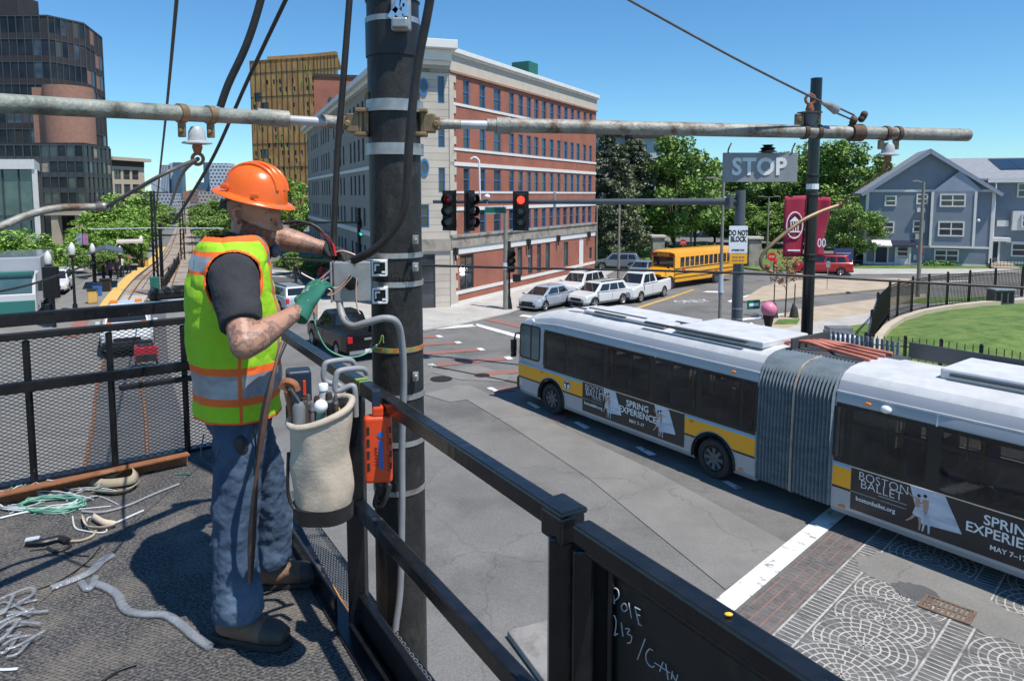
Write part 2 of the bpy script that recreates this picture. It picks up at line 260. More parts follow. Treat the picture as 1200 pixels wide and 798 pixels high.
# ------------------------------------------------------------------ mesh builder
def frame(t, up=Vector((0, 0, 1))):
    t = t.normalized()
    if abs(t.dot(up)) > .98: up = Vector((1, 0, 0))
    s = t.cross(up).normalized()
    return t, s, s.cross(t).normalized()
def worigin(o):
    v = Vector((0, 0, 0))
    while o: v = v+o.location; o = o.parent
    return v
class MB:
    def __init__(s): s.v = []; s.f = []; s.m = []
    def add(s, vs, fs, m=0):
        n = len(s.v); s.v += [Vector(p) for p in vs]
        for f in fs: s.f.append(tuple(i+n for i in f)); s.m.append(m)
        return s
    def box(s, c, d, rz=0, m=0, tilt=None):
        x, y, z = d[0]/2, d[1]/2, d[2]/2
        P = [Vector(p) for p in ((-x,-y,-z),(x,-y,-z),(x,y,-z),(-x,y,-z),(-x,-y,z),(x,-y,z),(x,y,z),(-x,y,z))]
        if tilt is not None: P = [tilt @ p for p in P]
        if rz: P = [Matrix.Rotation(rz, 3, 'Z') @ p for p in P]
        c = Vector(c)
        return s.add([p+c for p in P], [(0,3,2,1),(4,5,6,7),(0,1,5,4),(1,2,6,5),(2,3,7,6),(3,0,4,7)], m)
    def b6(s, x0, x1, y0, y1, z0, z1, m=0): return s.box(((x0+x1)/2, (y0+y1)/2, (z0+z1)/2), (abs(x1-x0), abs(y1-y0), abs(z1-z0)), m=m)
    def bar(s, p, q, w, h, up=(0, 0, 1), m=0):
        p = Vector(p); q = Vector(q); t, a, b = frame(q-p, Vector(up)); a = a*w/2; b = b*h/2
        P = [p-a-b, p+a-b, p+a+b, p-a+b, q-a-b, q+a-b, q+a+b, q-a+b]
        return s.add(P, [(0,3,2,1),(4,5,6,7),(0,1,5,4),(1,2,6,5),(2,3,7,6),(3,0,4,7)], m)
    def tube(s, pts, r, n=8, m=0, caps=True, closed=False, ab=None):
        pts = [Vector(p) for p in pts]; k = len(pts)
        rs = r if isinstance(r, list) else [r]*k
        ref = None; rings = []
        for i, p in enumerate(pts):
            if closed: t = pts[(i+1) % k]-pts[i-1]
            else: t = pts[min(i+1, k-1)]-pts[max(i-1, 0)]
            if t.length < 1e-9: t = Vector((0, 0, 1))
            t.normalize()
            if ref is None: _, a, _ = frame(t)
            else:
                a = ref-t*ref.dot(t)
                if a.length < 1e-6: _, a, _ = frame(t)
                a.normalize()
            ref = a; b = t.cross(a)
            rr = rs[i]; ra, rb = (rr if isinstance(rr, tuple) else (rr, rr))
            rings.append([p+a*cos(2*pi*j/n)*ra+b*sin(2*pi*j/n)*rb for j in range(n)])
        vs = [p for g in rings for p in g]; fs = []
        K = k if closed else k-1
        for i in range(K):
            i2 = (i+1) % k
            for j in range(n):
                j2 = (j+1) % n; fs.append((i*n+j, i*n+j2, i2*n+j2, i2*n+j))
        if caps and not closed: fs.append(tuple(range(n-1, -1, -1))); fs.append(tuple((k-1)*n+j for j in range(n)))
        return s.add(vs, fs, m)
    def cyl(s, p, q, r, n=12, m=0, r2=None): return s.tube([p, q], [r, r if r2 is None else r2], n, m)
    def lathe(s, prof, c=(0, 0, 0), n=16, m=0, axis=(0, 0, 1), caps=True):
        c = Vector(c); t, a, b = frame(Vector(axis))
        vs = []; fs = []; k = len(prof)
        for r, z in prof:
            for j in range(n): vs.append(c+t*z+(a*cos(2*pi*j/n)+b*sin(2*pi*j/n))*max(r, 1e-5))
        for i in range(k-1):
            for j in range(n):
                j2 = (j+1) % n; fs.append((i*n+j, i*n+j2, (i+1)*n+j2, (i+1)*n+j))
        if caps: fs.append(tuple(range(n-1, -1, -1))); fs.append(tuple((k-1)*n+j for j in range(n)))
        return s.add(vs, fs, m)
    def sphere(s, c, r, n=14, m=0, k=9):
        c = Vector(c); rr = Vector(r) if not isinstance(r, (int, float)) else Vector((r, r, r))
        vs = []; fs = []
        for i in range(k+1):
            a = -pi/2+pi*i/k
            for j in range(n): vs.append(c+Vector((rr.x*cos(a)*cos(2*pi*j/n), rr.y*cos(a)*sin(2*pi*j/n), rr.z*sin(a))))
        for i in range(k):
            for j in range(n):
                j2 = (j+1) % n; fs.append((i*n+j, i*n+j2, (i+1)*n+j2, (i+1)*n+j))
        return s.add(vs, fs, m)
    def prism(s, poly, z0, z1, m=0):
        n = len(poly)
        if sum(poly[i][0]*poly[(i+1) % n][1]-poly[(i+1) % n][0]*poly[i][1] for i in range(n)) < 0: poly = poly[::-1]
        vs = [(p[0], p[1], z0) for p in poly]+[(p[0], p[1], z1) for p in poly]
        return s.add(vs, [tuple(range(n-1, -1, -1)), tuple(range(n, 2*n))]+[(i, (i+1) % n, n+(i+1) % n, n+i) for i in range(n)], m)
    def extr(s, poly3, d, m=0):
        """extrude a planar 3-D outline along d"""
        n = len(poly3); d = Vector(d); P = [Vector(p) for p in poly3]
        return s.add(P+[p+d for p in P], [tuple(range(n-1, -1, -1)), tuple(range(n, 2*n))]+[(i, (i+1) % n, n+(i+1) % n, n+i) for i in range(n)], m)
    def poly(s, pts, m=0): return s.add(pts, [tuple(range(len(pts)))], m)
    def strip(s, pts, w, z, m=0):
        pts = [Vector((p[0], p[1], 0)) for p in pts]; k = len(pts); vs = []
        for i, p in enumerate(pts):
            t = pts[min(i+1, k-1)]-pts[max(i-1, 0)]; t.normalize(); nrm = Vector((-t.y, t.x, 0))*w/2
            vs += [(p.x-nrm.x, p.y-nrm.y, z), (p.x+nrm.x, p.y+nrm.y, z)]
        return s.add(vs, [(2*i, 2*i+2, 2*i+3, 2*i+1) for i in range(k-1)], m)
    def build(s, name, mats, parent=None, world=False, smooth=None, bevel=0, bseg=2, fix=True):
        me = bpy.data.meshes.new(name)
        off = worigin(parent) if (world and parent is not None) else Vector((0, 0, 0))
        me.from_pydata([tuple(p-off) for p in s.v], [], s.f)
        if not isinstance(mats, (list, tuple)): mats = [mats]
        for m in mats: me.materials.append(M[m] if isinstance(m, str) else m)
        if len(mats) > 1: me.polygons.foreach_set('material_index', s.m)
        if fix:
            b = bmesh.new(); b.from_mesh(me); bmesh.ops.recalc_face_normals(b, faces=b.faces); b.to_mesh(me); b.free()
        if smooth:
            me.polygons.foreach_set('use_smooth', [True]*len(me.polygons)); me.set_sharp_from_angle(angle=radians(smooth))
        o = bpy.data.objects.new(name, me); COL.objects.link(o)
        if parent is not None: o.parent = parent
        if bevel:
            bv = o.modifiers.new('bevel', 'BEVEL'); bv.width = bevel; bv.segments = bseg; bv.limit_method = 'ANGLE'; bv.angle_limit = radians(40)
        return o
def tag(o, label, cat, group=None, kind=None):
    o['label'] = label; o['category'] = cat
    if group: o['group'] = group
    if kind: o['kind'] = kind
    return o
def thing(name, label, cat, loc=(0, 0, 0), rz=0, group=None):
    o = bpy.data.objects.new(name, None); COL.objects.link(o); o.empty_display_size = .1
    o.location = Vector(loc); o.rotation_euler = (0, 0, rz)
    return tag(o, label, cat, group)
def single(mb, name, mats, label, cat, group=None, kind=None, **kw):
    """a thing that is one mesh, its origin at its base"""
    c = sum(mb.v, Vector())/len(mb.v); base = Vector((c.x, c.y, min(p.z for p in mb.v)))
    mb.v = [p-base for p in mb.v]
    o = mb.build(name, mats, **kw); o.location = base
    if kind == 'structure': o['kind'] = kind; return o
    return tag(o, label, cat, group, kind)
def struct(mb, name, mats, **kw):
    o = mb.build(name, mats, **kw); o['kind'] = 'structure'; return o
def copy_tree(o, parent=None):
    c = o.copy(); COL.objects.link(c)
    if parent is not None: c.parent = parent; c.matrix_parent_inverse = o.matrix_parent_inverse
    for ch in list(o.children): copy_tree(ch, c)
    return c
def apply_mods(o):
    dg = bpy.context.evaluated_depsgraph_get(); dg.update()
    me = bpy.data.meshes.new_from_object(o.evaluated_get(dg), preserve_all_data_layers=True, depsgraph=dg)
    old = o.data; o.modifiers.clear(); o.data = me; bpy.data.meshes.remove(old); return o
def remesh(o, vox, smooth=6, fac=.5):
    r = o.modifiers.new('r', 'REMESH'); r.mode = 'VOXEL'; r.voxel_size = vox; r.use_smooth_shade = True
    if smooth:
        k = o.modifiers.new('s', 'SMOOTH'); k.factor = fac; k.iterations = smooth
    mats = [m for m in o.data.materials]
    apply_mods(o); o.data.materials.clear()
    for m in mats: o.data.materials.append(m)
    o.data.polygons.foreach_set('use_smooth', [True]*len(o.data.polygons)); o.data.polygons.foreach_set('material_index', [0]*len(o.data.polygons))
    return o
def cut(o, mb):
    c = mb.build('cutter', 'black_pl'); b = o.modifiers.new('b', 'BOOLEAN'); b.operation = 'DIFFERENCE'; b.solver = 'EXACT'; b.object = c
    par = o.parent; o.parent = None
    apply_mods(o); o.parent = par; me = c.data; bpy.data.objects.remove(c); bpy.data.meshes.remove(me); o.data.polygons.foreach_set('use_smooth', [True]*len(o.data.polygons)); o.data.set_sharp_from_angle(angle=radians(24)); return o
def spline(pts, n=8):
    P = [Vector(p) for p in pts]; out = []
    for i in range(len(P)-1):
        a = P[max(i-1, 0)]; b = P[i]; c = P[i+1]; d = P[min(i+2, len(P)-1)]
        for k in range(n):
            t = k/n
            out.append(.5*((2*b)+(c-a)*t+(2*a-5*b+4*c-d)*t*t+(3*b-a-3*c+d)*t**3))
    out.append(P[-1]); return out
FONT = bpy.data.fonts.load('<builtin>')
def text(s, size, mat, parent, origin, xdir, ydir, name='lettering', align='CENTER', ext=.002, sx=1., space=1., wt=0., label=None):
    cu = bpy.data.curves.new(name, 'FONT'); cu.body = s; cu.size = size; cu.align_x = align; cu.align_y = 'CENTER'; cu.extrude = ext; cu.space_character = space; cu.offset = wt; cu.resolution_u = 3; cu.space_line = .85
    t = bpy.data.objects.new('tmp', cu); COL.objects.link(t)
    dg = bpy.context.evaluated_depsgraph_get(); dg.update()
    me = bpy.data.meshes.new_from_object(t.evaluated_get(dg), depsgraph=dg)
    bpy.data.objects.remove(t); bpy.data.curves.remove(cu)
    x = Vector(xdir).normalized(); y = Vector(ydir).normalized(); z = x.cross(y)
    mw = Matrix(((x.x*sx, y.x, z.x, origin[0]), (x.y*sx, y.y, z.y, origin[1]), (x.z*sx, y.z, z.z, origin[2]), (0, 0, 0, 1)))
    me.transform(mw); me.materials.clear(); me.materials.append(M[mat])
    o = bpy.data.objects.new(name, me); COL.objects.link(o)
    if parent is not None: o.parent = parent
    return o
def wall_holes(mb, x0, x1, z0, z1, holes, y=0., depth=.15, m=0):
    """wall sheet on y=const looking towards -y, with real openings and their reveals"""
    xs = sorted({x0, x1, *[h[0] for h in holes], *[h[1] for h in holes]}); zs = sorted({z0, z1, *[h[2] for h in holes], *[h[3] for h in holes]})
    xs = [x for x in xs if x0 <= x <= x1]; zs = [z for z in zs if z0 <= z <= z1]
    for i in range(len(xs)-1):
        cx = (xs[i]+xs[i+1])/2
        col = [h for h in holes if h[0] < cx < h[1]]
        run = None
        for j in range(len(zs)-1):
            cz = (zs[j]+zs[j+1])/2
            hole = any(h[2] < cz < h[3] for h in col)
            if not hole:
                if run is None: run = zs[j]
            if (hole or j == len(zs)-2) and run is not None:
                e = zs[j] if hole else zs[j+1]
                mb.poly([(xs[i], y, run), (xs[i+1], y, run), (xs[i+1], y, e), (xs[i], y, e)], m); run = None
    for a, b, c, d in holes:
        q = y+depth
        mb.poly([(a, y, c), (a, q, c), (a, q, d), (a, y, d)], m); mb.poly([(b, y, c), (b, y, d), (b, q, d), (b, q, c)], m)
        mb.poly([(a, y, d), (a, q, d), (b, q, d), (b, y, d)], m); mb.poly([(a, y, c), (b, y, c), (b, q, c), (a, q, c)], m)
    return mb
# ------------------------------------------------------------------ light
SH = radians(50); EL = radians(64)
sv = Vector((sin(SH)*cos(EL), -cos(SH)*cos(EL), sin(EL)))
sun = bpy.data.lights.new('sun', 'SUN'); sun.energy = 5.; sun.angle = radians(.5); sun.color = (1., .96, .9)
so = bpy.data.objects.new('sun', sun); COL.objects.link(so); so.rotation_euler = sv.to_track_quat('Z', 'Y').to_euler(); so.location = (0, 0, 60)
W = bpy.data.worlds.new('World'); S.world = W; W.use_nodes = True
sk = W.node_tree.nodes.new('ShaderNodeTexSky'); sk.sky_type = 'NISHITA'; sk.sun_disc = False; sk.sun_elevation = EL; sk.sun_rotation = atan2(sv.x, sv.y)
sk.air_density = 1.; sk.dust_density = 0.; sk.ozone_density = 3.5
bg = W.node_tree.nodes['Background']; hs_ = W.node_tree.nodes.new('ShaderNodeHueSaturation'); hs_.inputs['Saturation'].default_value = 1.08; W.node_tree.links.new(sk.outputs[0], hs_.inputs['Color'])
tn = W.node_tree.nodes.new('ShaderNodeMix'); tn.data_type = 'RGBA'; tn.blend_type = 'MULTIPLY'; tn.inputs['Factor'].default_value = 1; tn.inputs['B'].default_value = (.57, .86, 1.0, 1)
W.node_tree.links.new(hs_.outputs['Color'], tn.inputs['A']); W.node_tree.links.new(tn.outputs['Result'], bg.inputs[0]); bg.inputs[1].default_value = .135
S.view_settings.view_transform = 'Standard'; S.view_settings.look = 'None'; S.view_settings.exposure = .12; S.view_settings.gamma = 1
# ================================================================== ground and roads
g = MB(); g.poly([(-1500, -60, -.012), (1500, -60, -.012), (1500, 2500, -.012), (-1500, 2500, -.012)])
struct(g, 'ground', 'asphalt')
def slab(name, pix, z, mat, h=.12, world=None):
    P = [gp(x, y, z) for x, y in pix] if world is None else [Vector((*p, z)) for p in world]
    mb = MB(); mb.prism([(p.x, p.y) for p in P], z-h, z)
    return struct(mb, name, mat, bevel=.02 if h > .05 else 0)
def sheet(name, pix, z, mat):
    P = [gp(x, y, z) for x, y in pix]; mb = MB(); mb.poly([(p.x, p.y, z) for p in P]); return struct(mb, name, mat)
# corner pavement in front of the brick building
slab('corner_pavement', [(372, 392), (430, 388), (497, 386), (548, 377), (596, 366), (622, 357), (660, 344), (700, 328), (722, 316), (735, 306), (700, 300), (560, 330), (500, 345), (440, 345), (372, 350)], .12, 'concrete')
sheet('pavement_patch', [(497, 462), (535, 451), (552, 452), (600, 473), (760, 548), (930, 640), (850, 690), (690, 560), (600, 500), (547, 468), (527, 471)], .0045, 'asphalt_pale')
sheet('asphalt_patch', [(505, 436), (560, 428), (600, 440), (590, 447), (540, 445)], .003, 'asphalt_pale')
# near kerb corner and utility cover, below the platform
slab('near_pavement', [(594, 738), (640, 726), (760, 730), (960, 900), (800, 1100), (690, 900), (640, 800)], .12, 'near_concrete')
# far side: pavements, island, lawns
slab('side_pavement', [(902, 404), (912, 388), (935, 380), (1010, 368), (1035, 360), (1075, 352), (1250, 343), (1250, 351), (1090, 357), (1040, 372), (1018, 392), (1008, 408), (960, 420)], .12, 'concrete')
slab('verge', [(880, 392), (905, 372), (935, 362), (1035, 349), (1085, 344), (1085, 350), (1010, 368), (935, 380), (905, 392)], .125, 'sand')
slab('grass_verge', [(972, 402), (980, 384), (1022, 378), (1016, 404), (1000, 412)], .135, 'grass', h=.1)
slab('grass_verge', [(1052, 356), (1080, 349), (1165, 347), (1160, 352), (1090, 355)], .135, 'grass', h=.1)
slab('grass_verge', [(906, 380), (912, 374), (938, 373), (934, 380)], .135, 'grass', h=.1)
slab('traffic_island', [(868, 352), (893, 336), (920, 329), (1000, 326), (1060, 326), (1090, 329), (1046, 337), (960, 345), (885, 353)], .13, 'sand')
slab('far_pavement', [(930, 318), (1000, 314.5), (1260, 315), (1260, 319.5), (1060, 320.5), (930, 321.5)], .12, 'concrete')
slab('front_garden', [(985, 311.5), (1260, 311), (1260, 315), (985, 314.5)], .14, 'grass', h=.1)
slab('park_lawn', [(690, 318), (760, 312), (860, 312), (890, 316), (930, 316), (960, 300), (900, 285), (690, 290)], .13, 'grass')
slab('far_corner_pavement', [(655, 345), (700, 330), (740, 322), (700, 318), (690, 312), (660, 312)], .13, 'concrete') if False else None
# raised lawn behind the fence: a low mound inside a curved kerb
LK = [(1028, 425), (1027, 410), (1030, 398), (1040, 386), (1056, 376), (1080, 368), (1110, 362.5), (1150, 358), (1200, 354.5), (1280, 351), (1400, 349)]
LKw = [gp(x, y, .15) for x, y in LK]; out = LKw+[gp(1500, 380, .15), gp(1500, 470, .15), gp(1200, 440, .15)]
mb = MB(); c = gp(1250, 400, .15); K = 8; rings = []
for i in range(K+1):
    t = i/K; rings.append([Vector((c.x+(p.x-c.x)*(1-t*.97), c.y+(p.y-c.y)*(1-t*.97), .12+.75*(1-(1-t)**2)*.9)) for p in out])
n = len(out)
mb.add([p for r in rings for p in r], [(i*n+j, i*n+(j+1) % n, (i+1)*n+(j+1) % n, (i+1)*n+j) for i in range(K) for j in range(n)]+[tuple(K*n+j for j in range(n))])
struct(mb, 'raised_lawn', 'grass', smooth=60)
mb = MB()
for a, b in zip(LKw, LKw[1:]): mb.bar((a.x, a.y, .17), (b.x, b.y, .17), .35, .4)
single(mb, 'garden_kerb', 'beige', 'curved tan stone kerb wall edging the raised lawn under the black fence', 'kerb wall')
# avenue on the left: carriageway kerbs, island, platform, track bed
LT = [gp(x, y) for x, y in ((136, 560), (140, 490), (141, 440), (152, 382), (163, 349), (176, 328), (188, 316), (199, 305), (207, 288), (212, 266), (215.5, 247))]
RT = [gp(x, y) for x, y in ((206, 352), (208, 345), (214, 322), (219, 301), (220.5, 282), (219.5, 262), (218.5, 246))]
LT = [LT[0]-(LT[1]-LT[0]).normalized()*24]+LT
TR, TR2 = spline(LT, 8), spline(RT, 8)
def offset(pts, d):
    o = []
    for i, p in enumerate(pts):
        t = (pts[min(i+1, len(pts)-1)]-pts[max(i-1, 0)]).normalized(); o.append(p+Vector((t.y, -t.x, 0))*d)
    return o
def ribbon(name, pts, d0, d1, z, mat):
    a = offset(pts, d0); b = offset(pts, d1); mb = MB()
    mb.add([(p.x, p.y, z) for p in a]+[(p.x, p.y, z) for p in b], [(i, i+1, len(a)+i+1, len(a)+i) for i in range(len(a)-1)])
    return struct(mb, name, mat)
sheet('trackbed', [(128, 352), (240, 352), (236, 330), (234, 312), (228, 285), (224, 262), (221, 245), (213, 245), (205, 268), (196, 288), (184, 306), (168, 320), (148, 336)], .05, 'ballast')
sheet('crossing_paving', [(232, 352), (140, 352), (146, 346), (236, 346)], .058, 'concrete')
nearp = [p for p in TR if p.y < 45.5]
ribbon('crossing_pavement', nearp, -9, 3.5, .0015, 'asphalt_pale'); ribbon('track_shadow_strip', nearp, -.66, 1.75, .003, 'asphalt_dark')  # dark ribbon beside the rails is a shadow painted as asphalt
for tr_ in (TR, TR2):
    for e in (-1, 1):
        a = [q for p, q1, q2 in zip(tr_, offset(tr_, e*.7175), offset(tr_, e*.54)) for q in [q1.lerp(q2, min(1, max(0, (p.y-30)/15)))]]; mb = MB(); mb.tube([(p.x, p.y, .085 if p.y > 44 else .004) for p in a], (.055, .075), 6)
        struct(mb, 'rail', 'rail')
PL = [p for p in TR if 42.5 < p.y < 95]
def platform(d0, d1, z):
    a = offset(PL, d0); b = offset(PL, d1); mb = MB(); mb.prism([(p.x, p.y) for p in a]+[(p.x, p.y) for p in b[::-1]], -.01, z); return mb
struct(platform(-4.6, -1.15, .2), 'station_platform', 'asphalt_pale')
struct(platform(-1.95, -1.16, .206), 'platform_edge_strip', 'yellow_tactile')
sheet('brick_median', [(75, 395), (92, 395), (113, 360), (104, 352), (99, 360)], .03, 'paint_red')
sheet('left_pavement', [(40, 345), (95, 318), (130, 300), (112, 296), (60, 310), (-60, 345), (-60, 365)], .03, 'concrete')
# shaded plaza behind the tower pole
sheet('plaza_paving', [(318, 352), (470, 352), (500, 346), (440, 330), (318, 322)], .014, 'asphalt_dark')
sheet('plaza_pavement', [(318, 324), (440, 331), (430, 322), (318, 316)], .02, 'concrete')
sheet('brick_crossing', [(330, 352), (352, 352), (395, 400), (372, 412), (420, 380), (470, 386), (440, 376), (380, 365)], .006, 'paint_red') if False else None
sheet('brick_strip', [(318, 334), (343, 329), (356, 345), (380, 358), (420, 364), (440, 366), (440, 374), (400, 380), (352, 362), (318, 352)], .012, 'paint_red')
# ------------------------------------------------------------------ road markings
def mark(pix, mat='paint', z=.009, name='road_marking'): return sheet(name, pix, z, mat)
mark([(497, 384.6), (556, 379.6), (560, 382.3), (497, 387.2)])
mark([(553, 380.5), (559, 379.3), (612, 393), (640, 401), (632, 403), (600, 394)])
for pts in ([(510, 393), (515, 392.6), (520, 395), (514, 395.4)], [(532, 400.4), (538, 399.8), (542, 402), (536, 402.8)], [(558, 408), (564, 407.4), (569, 410), (563, 410.8)], [(590, 418), (597, 417.4), (602, 420.6), (595, 421.4)], [(501, 427), (507, 426), (512, 429), (505, 430)], [(570, 454.5), (576, 453.5), (585, 457.5), (579, 458.6)],
            [(617, 471.5), (622, 471), (634, 477.5), (628, 478.6)], [(672, 494.5), (678, 493.8), (692, 501), (685, 502.4)], [(744, 523.5), (751, 523), (770, 532.5), (761, 533.6)], [(846, 563.5), (853, 563), (870, 571.5), (862, 573)]):
    mark(pts)
for pts in ([(480, 394.5), (510, 393), (514, 395.4), (480, 397)], [(480, 403), (532, 400.6), (536, 402.8), (480, 405.6)], [(480, 414), (558, 408.2), (563, 410.8), (480, 417.5)], [(512, 425.5), (590, 418.2), (595, 421.4), (512, 429.6)], [(555, 437), (607, 432.5), (607, 437), (560, 441)], [(582, 455), (606, 452.5), (604, 457.5), (586, 459)], [(645, 490), (668, 480), (680, 484), (655, 495)]):
    mark(pts, 'paint_red', .007, 'lane_marking')
mark([(566, 374.5), (573, 372.6), (645, 388), (640, 391)], 'paint_red', .007, 'lane_marking')
mark([(608, 370.5), (613, 368.6), (660, 374), (660, 377)])
mark([(692, 377), (790, 346.2), (812, 339), (815, 339.6), (793, 347.5), (697, 378.2)], 'paint_yellow')
mark([(823, 342.5), (828, 341), (850, 341.3), (845, 343.2)]); mark([(852, 353), (878, 345), (881, 346), (856, 354.4)])
mark([(862, 374), (905, 369), (960, 361), (1040, 353), (1040, 354.5), (960, 363), (905, 371.5), (862, 376.5)])
mark([(846, 378), (858, 374.5), (862, 375.4), (849, 379.5)]) 
mark([(1000, 334), (1030, 331.5), (1135, 328.6), (1135, 329.6), (1032, 333)])
o = text('ONLY', 1.5, 'paint', None, (*gp(811, 353.3).xy, .010), (1, .28, 0), (-.28, 1, 0), 'road_lettering', ext=0, sx=.62); o['kind'] = 'structure'
mark([(503, 427.3), (607, 447.8), (607, 449), (503, 428.6)], 'black_txt', .011, 'dark_road_line')  # thin black line drawn across the road
for cx, cy, r in ((517, 444, .42), (565, 440, .3)):
    p = gp(cx, cy); mb = MB(); mb.lathe([(r, 0), (r, .012), (r*.9, .014)], (p.x, p.y, 0), 20); single(mb, 'manhole_cover', 'steel_black_matte', 'round dark iron manhole cover in the grey road beside the tall pole' if r > .4 else 'small dark round valve cover in the road by the red lane bars', 'manhole cover', 'covers set in the road')
# stop bar and patterned crossing
Q0 = gp(835, 705).xy.to_3d(); Q1 = gp(968, 598).xy.to_3d(); e1 = (Q1-Q0).normalized(); e2 = Vector((e1.y, -e1.x, 0))
def cw(a, b, z=0): p = Q0+e1*a+e2*b; return Vector((p.x, p.y, z))
def cwrect(name, a0, a1, b0, b1, z, mat): mb = MB(); mb.poly([cw(a0, b0, z), cw(a1, b0, z), cw(a1, b1, z), cw(a0, b1, z)]); return struct(mb, name, mat)
cwrect('stop_line', -3, 9, 0, .40, .009, 'paint'); cwrect('crossing_paving', -5, 14, .44, 6.2, .005, 'paver')
mb = MB()
for b in (.52, .70, .90, 1.08): mb.strip([cw(a, b) for a in (-5, 12)], .018, .009)
a = -5
while a < 9:
    for k, (b0, b1) in enumerate(((.44, .70), (.70, .90), (.90, 1.12))):
        q = a+(.0 if k % 2 else .07); mb.strip([cw(q, b0), cw(q, b1)], .013, .0092)
    a += .125
struct(mb, 'brick_joints', 'red_line')
mb = MB()
def ladder(b0, b1):
    mb.strip([cw(-5, b0), cw(12, b0)], .035, .0095); mb.strip([cw(-5, b1), cw(12, b1)], .035, .0095)
    a = -5
    while a < 10: mb.strip([cw(a, b0), cw(a, b1)], .026, .0096); a += .115
ladder(1.16, 1.5); ladder(3.05, 3.4); ladder(5.0, 5.35)
def fans(b0, b1):
    rr = (b1-b0)/2-.03; cb = (b0+b1)/2; stp = rr*1.28
    cen = [(-5+stp*k) for k in range(int(14/stp))]
    for k, ca in enumerate(cen):
        prev = cen[k-1] if k else None      # the fan towards the platform lies on top
        ok = lambda a, b: (prev is None or hypot(a-prev, b-cb) > rr) and b0+.02 < b < b1-.02
        nr = 6
        for q in range(1, nr+1):
            r = rr*q/nr; seg = []
            N = 40
            for i in range(N+1):
                th = 2*pi*i/N; a = ca+r*cos(th); b = cb+r*sin(th)
                if ok(a, b): seg.append(cw(a, b))
                else:
                    if len(seg) > 1: mb.strip(seg, .026, .0097)
                    seg = []
            if len(seg) > 1: mb.strip(seg, .026, .0097)
            ns = 4+q*4; ph = R.random()
            for i in range(ns):
                th = 2*pi*(i+ph)/ns; ra = r-rr/nr
                p = (ca+ra*cos(th), cb+ra*sin(th)); s = (ca+r*cos(th), cb+r*sin(th))
                if ok(*p) and ok(*s): mb.strip([cw(*p), cw(*s)], .022, .0098)
        # square setts between the fan and the ladders
        for sgn in (-1, 1):
            for i in range(5):
                a = ca+stp*.5+(i-2)*.13
                w = rr-abs(rr*sin(math.acos(min(1, abs(a-ca)/rr)))) if abs(a-ca) < rr else rr
                x0 = cb+sgn*rr; x1 = cb+sgn*(rr-w*.9)
                if ok(a, (x0+x1)/2): mb.strip([cw(a, x0), cw(a, x1)], .02, .0099)
fans(1.52, 3.03); fans(3.42, 4.98)
struct(mb, 'paving_joints', 'cream_line')
# worn repair round the drain and the drain itself
def blob(name, cx, cy, rx, ry, z, mat, seed=1):
    r = random.Random(seed); p = gp(cx, cy); mb = MB(); pts = []
    for i in range(26):
        th = 2*pi*i/26; k = 1+r.uniform(-.14, .14); pts.append(p+e1*rx*k*cos(th)+e2*ry*k*sin(th))
    mb.poly([(q.x, q.y, z) for q in pts]); return struct(mb, name, mat)
blob('asphalt_repair', 1085, 680, .75, 1.15, .0115, 'asphalt_pale', 3); blob('asphalt_repair', 1072, 694, .3, .36, .015, 'asphalt_dark', 5); blob('asphalt_repair', 1165, 728, .5, .9, .0135, 'asphalt_pale', 8)
pc = gp(1110, 715); mb = MB(); u, v = e1, e2
def loc(a, b, z): q = pc+u*a+v*b; return (q.x, q.y, z)
for s in (-1, 1): mb.bar(loc(s*.23, -.36, .02), loc(s*.23, .36, .02), .05, .03); mb.bar(loc(-.25, s*.36, .021), loc(.25, s*.36, .021), .05, .03)
for i in range(9): mb.bar(loc(-.22, -.3+i*.075, .018), loc(.22, -.3+i*.075, .018), .03, .02)
mb.bar(loc(0, -.34, .016), loc(0, .34, .016), .04, .02)
single(mb, 'drain_grate', 'drain_iron', 'rusty rectangular drain grate set in the fan patterned paving', 'drain grate')
# ================================================================== buildings
PROTO = {}
def window_proto(w, h, frame, pane, bars, fw=.06):
    key = (round(w, 2), round(h, 2), frame, pane, bars)
    if key in PROTO: return PROTO[key]
    a = MB()
    for x in (-w/2+fw/2, w/2-fw/2): a.b6(x-fw/2, x+fw/2, -.06, .02, 0, h)
    for z in (0, h-fw): a.b6(-w/2+fw, w/2-fw, -.06, .02, z, z+fw)
    nv, nh = bars
    for i in range(nv): x = -w/2+w*(i+1)/(nv+1); a.b6(x-fw*.4, x+fw*.4, -.045, .02, fw, h-fw)
    for i in range(nh): z = h*(i+1)/(nh+1); a.b6(-w/2+fw, w/2-fw, -.05, .02, z-fw*.4, z+fw*.4)
    b = MB(); b.poly([(-w/2+.01, 0, .01), (w/2-.01, 0, .01), (w/2-.01, 0, h-.01), (-w/2+.01, 0, h-.01)])
    me = []
    for mb, mt, nm in ((a, frame, 'window'), (b, pane, 'pane')):
        o = mb.build(nm, mt, fix=nm == 'window'); me.append(o.data); bpy.data.objects.remove(o)
    PROTO[key] = me; return me
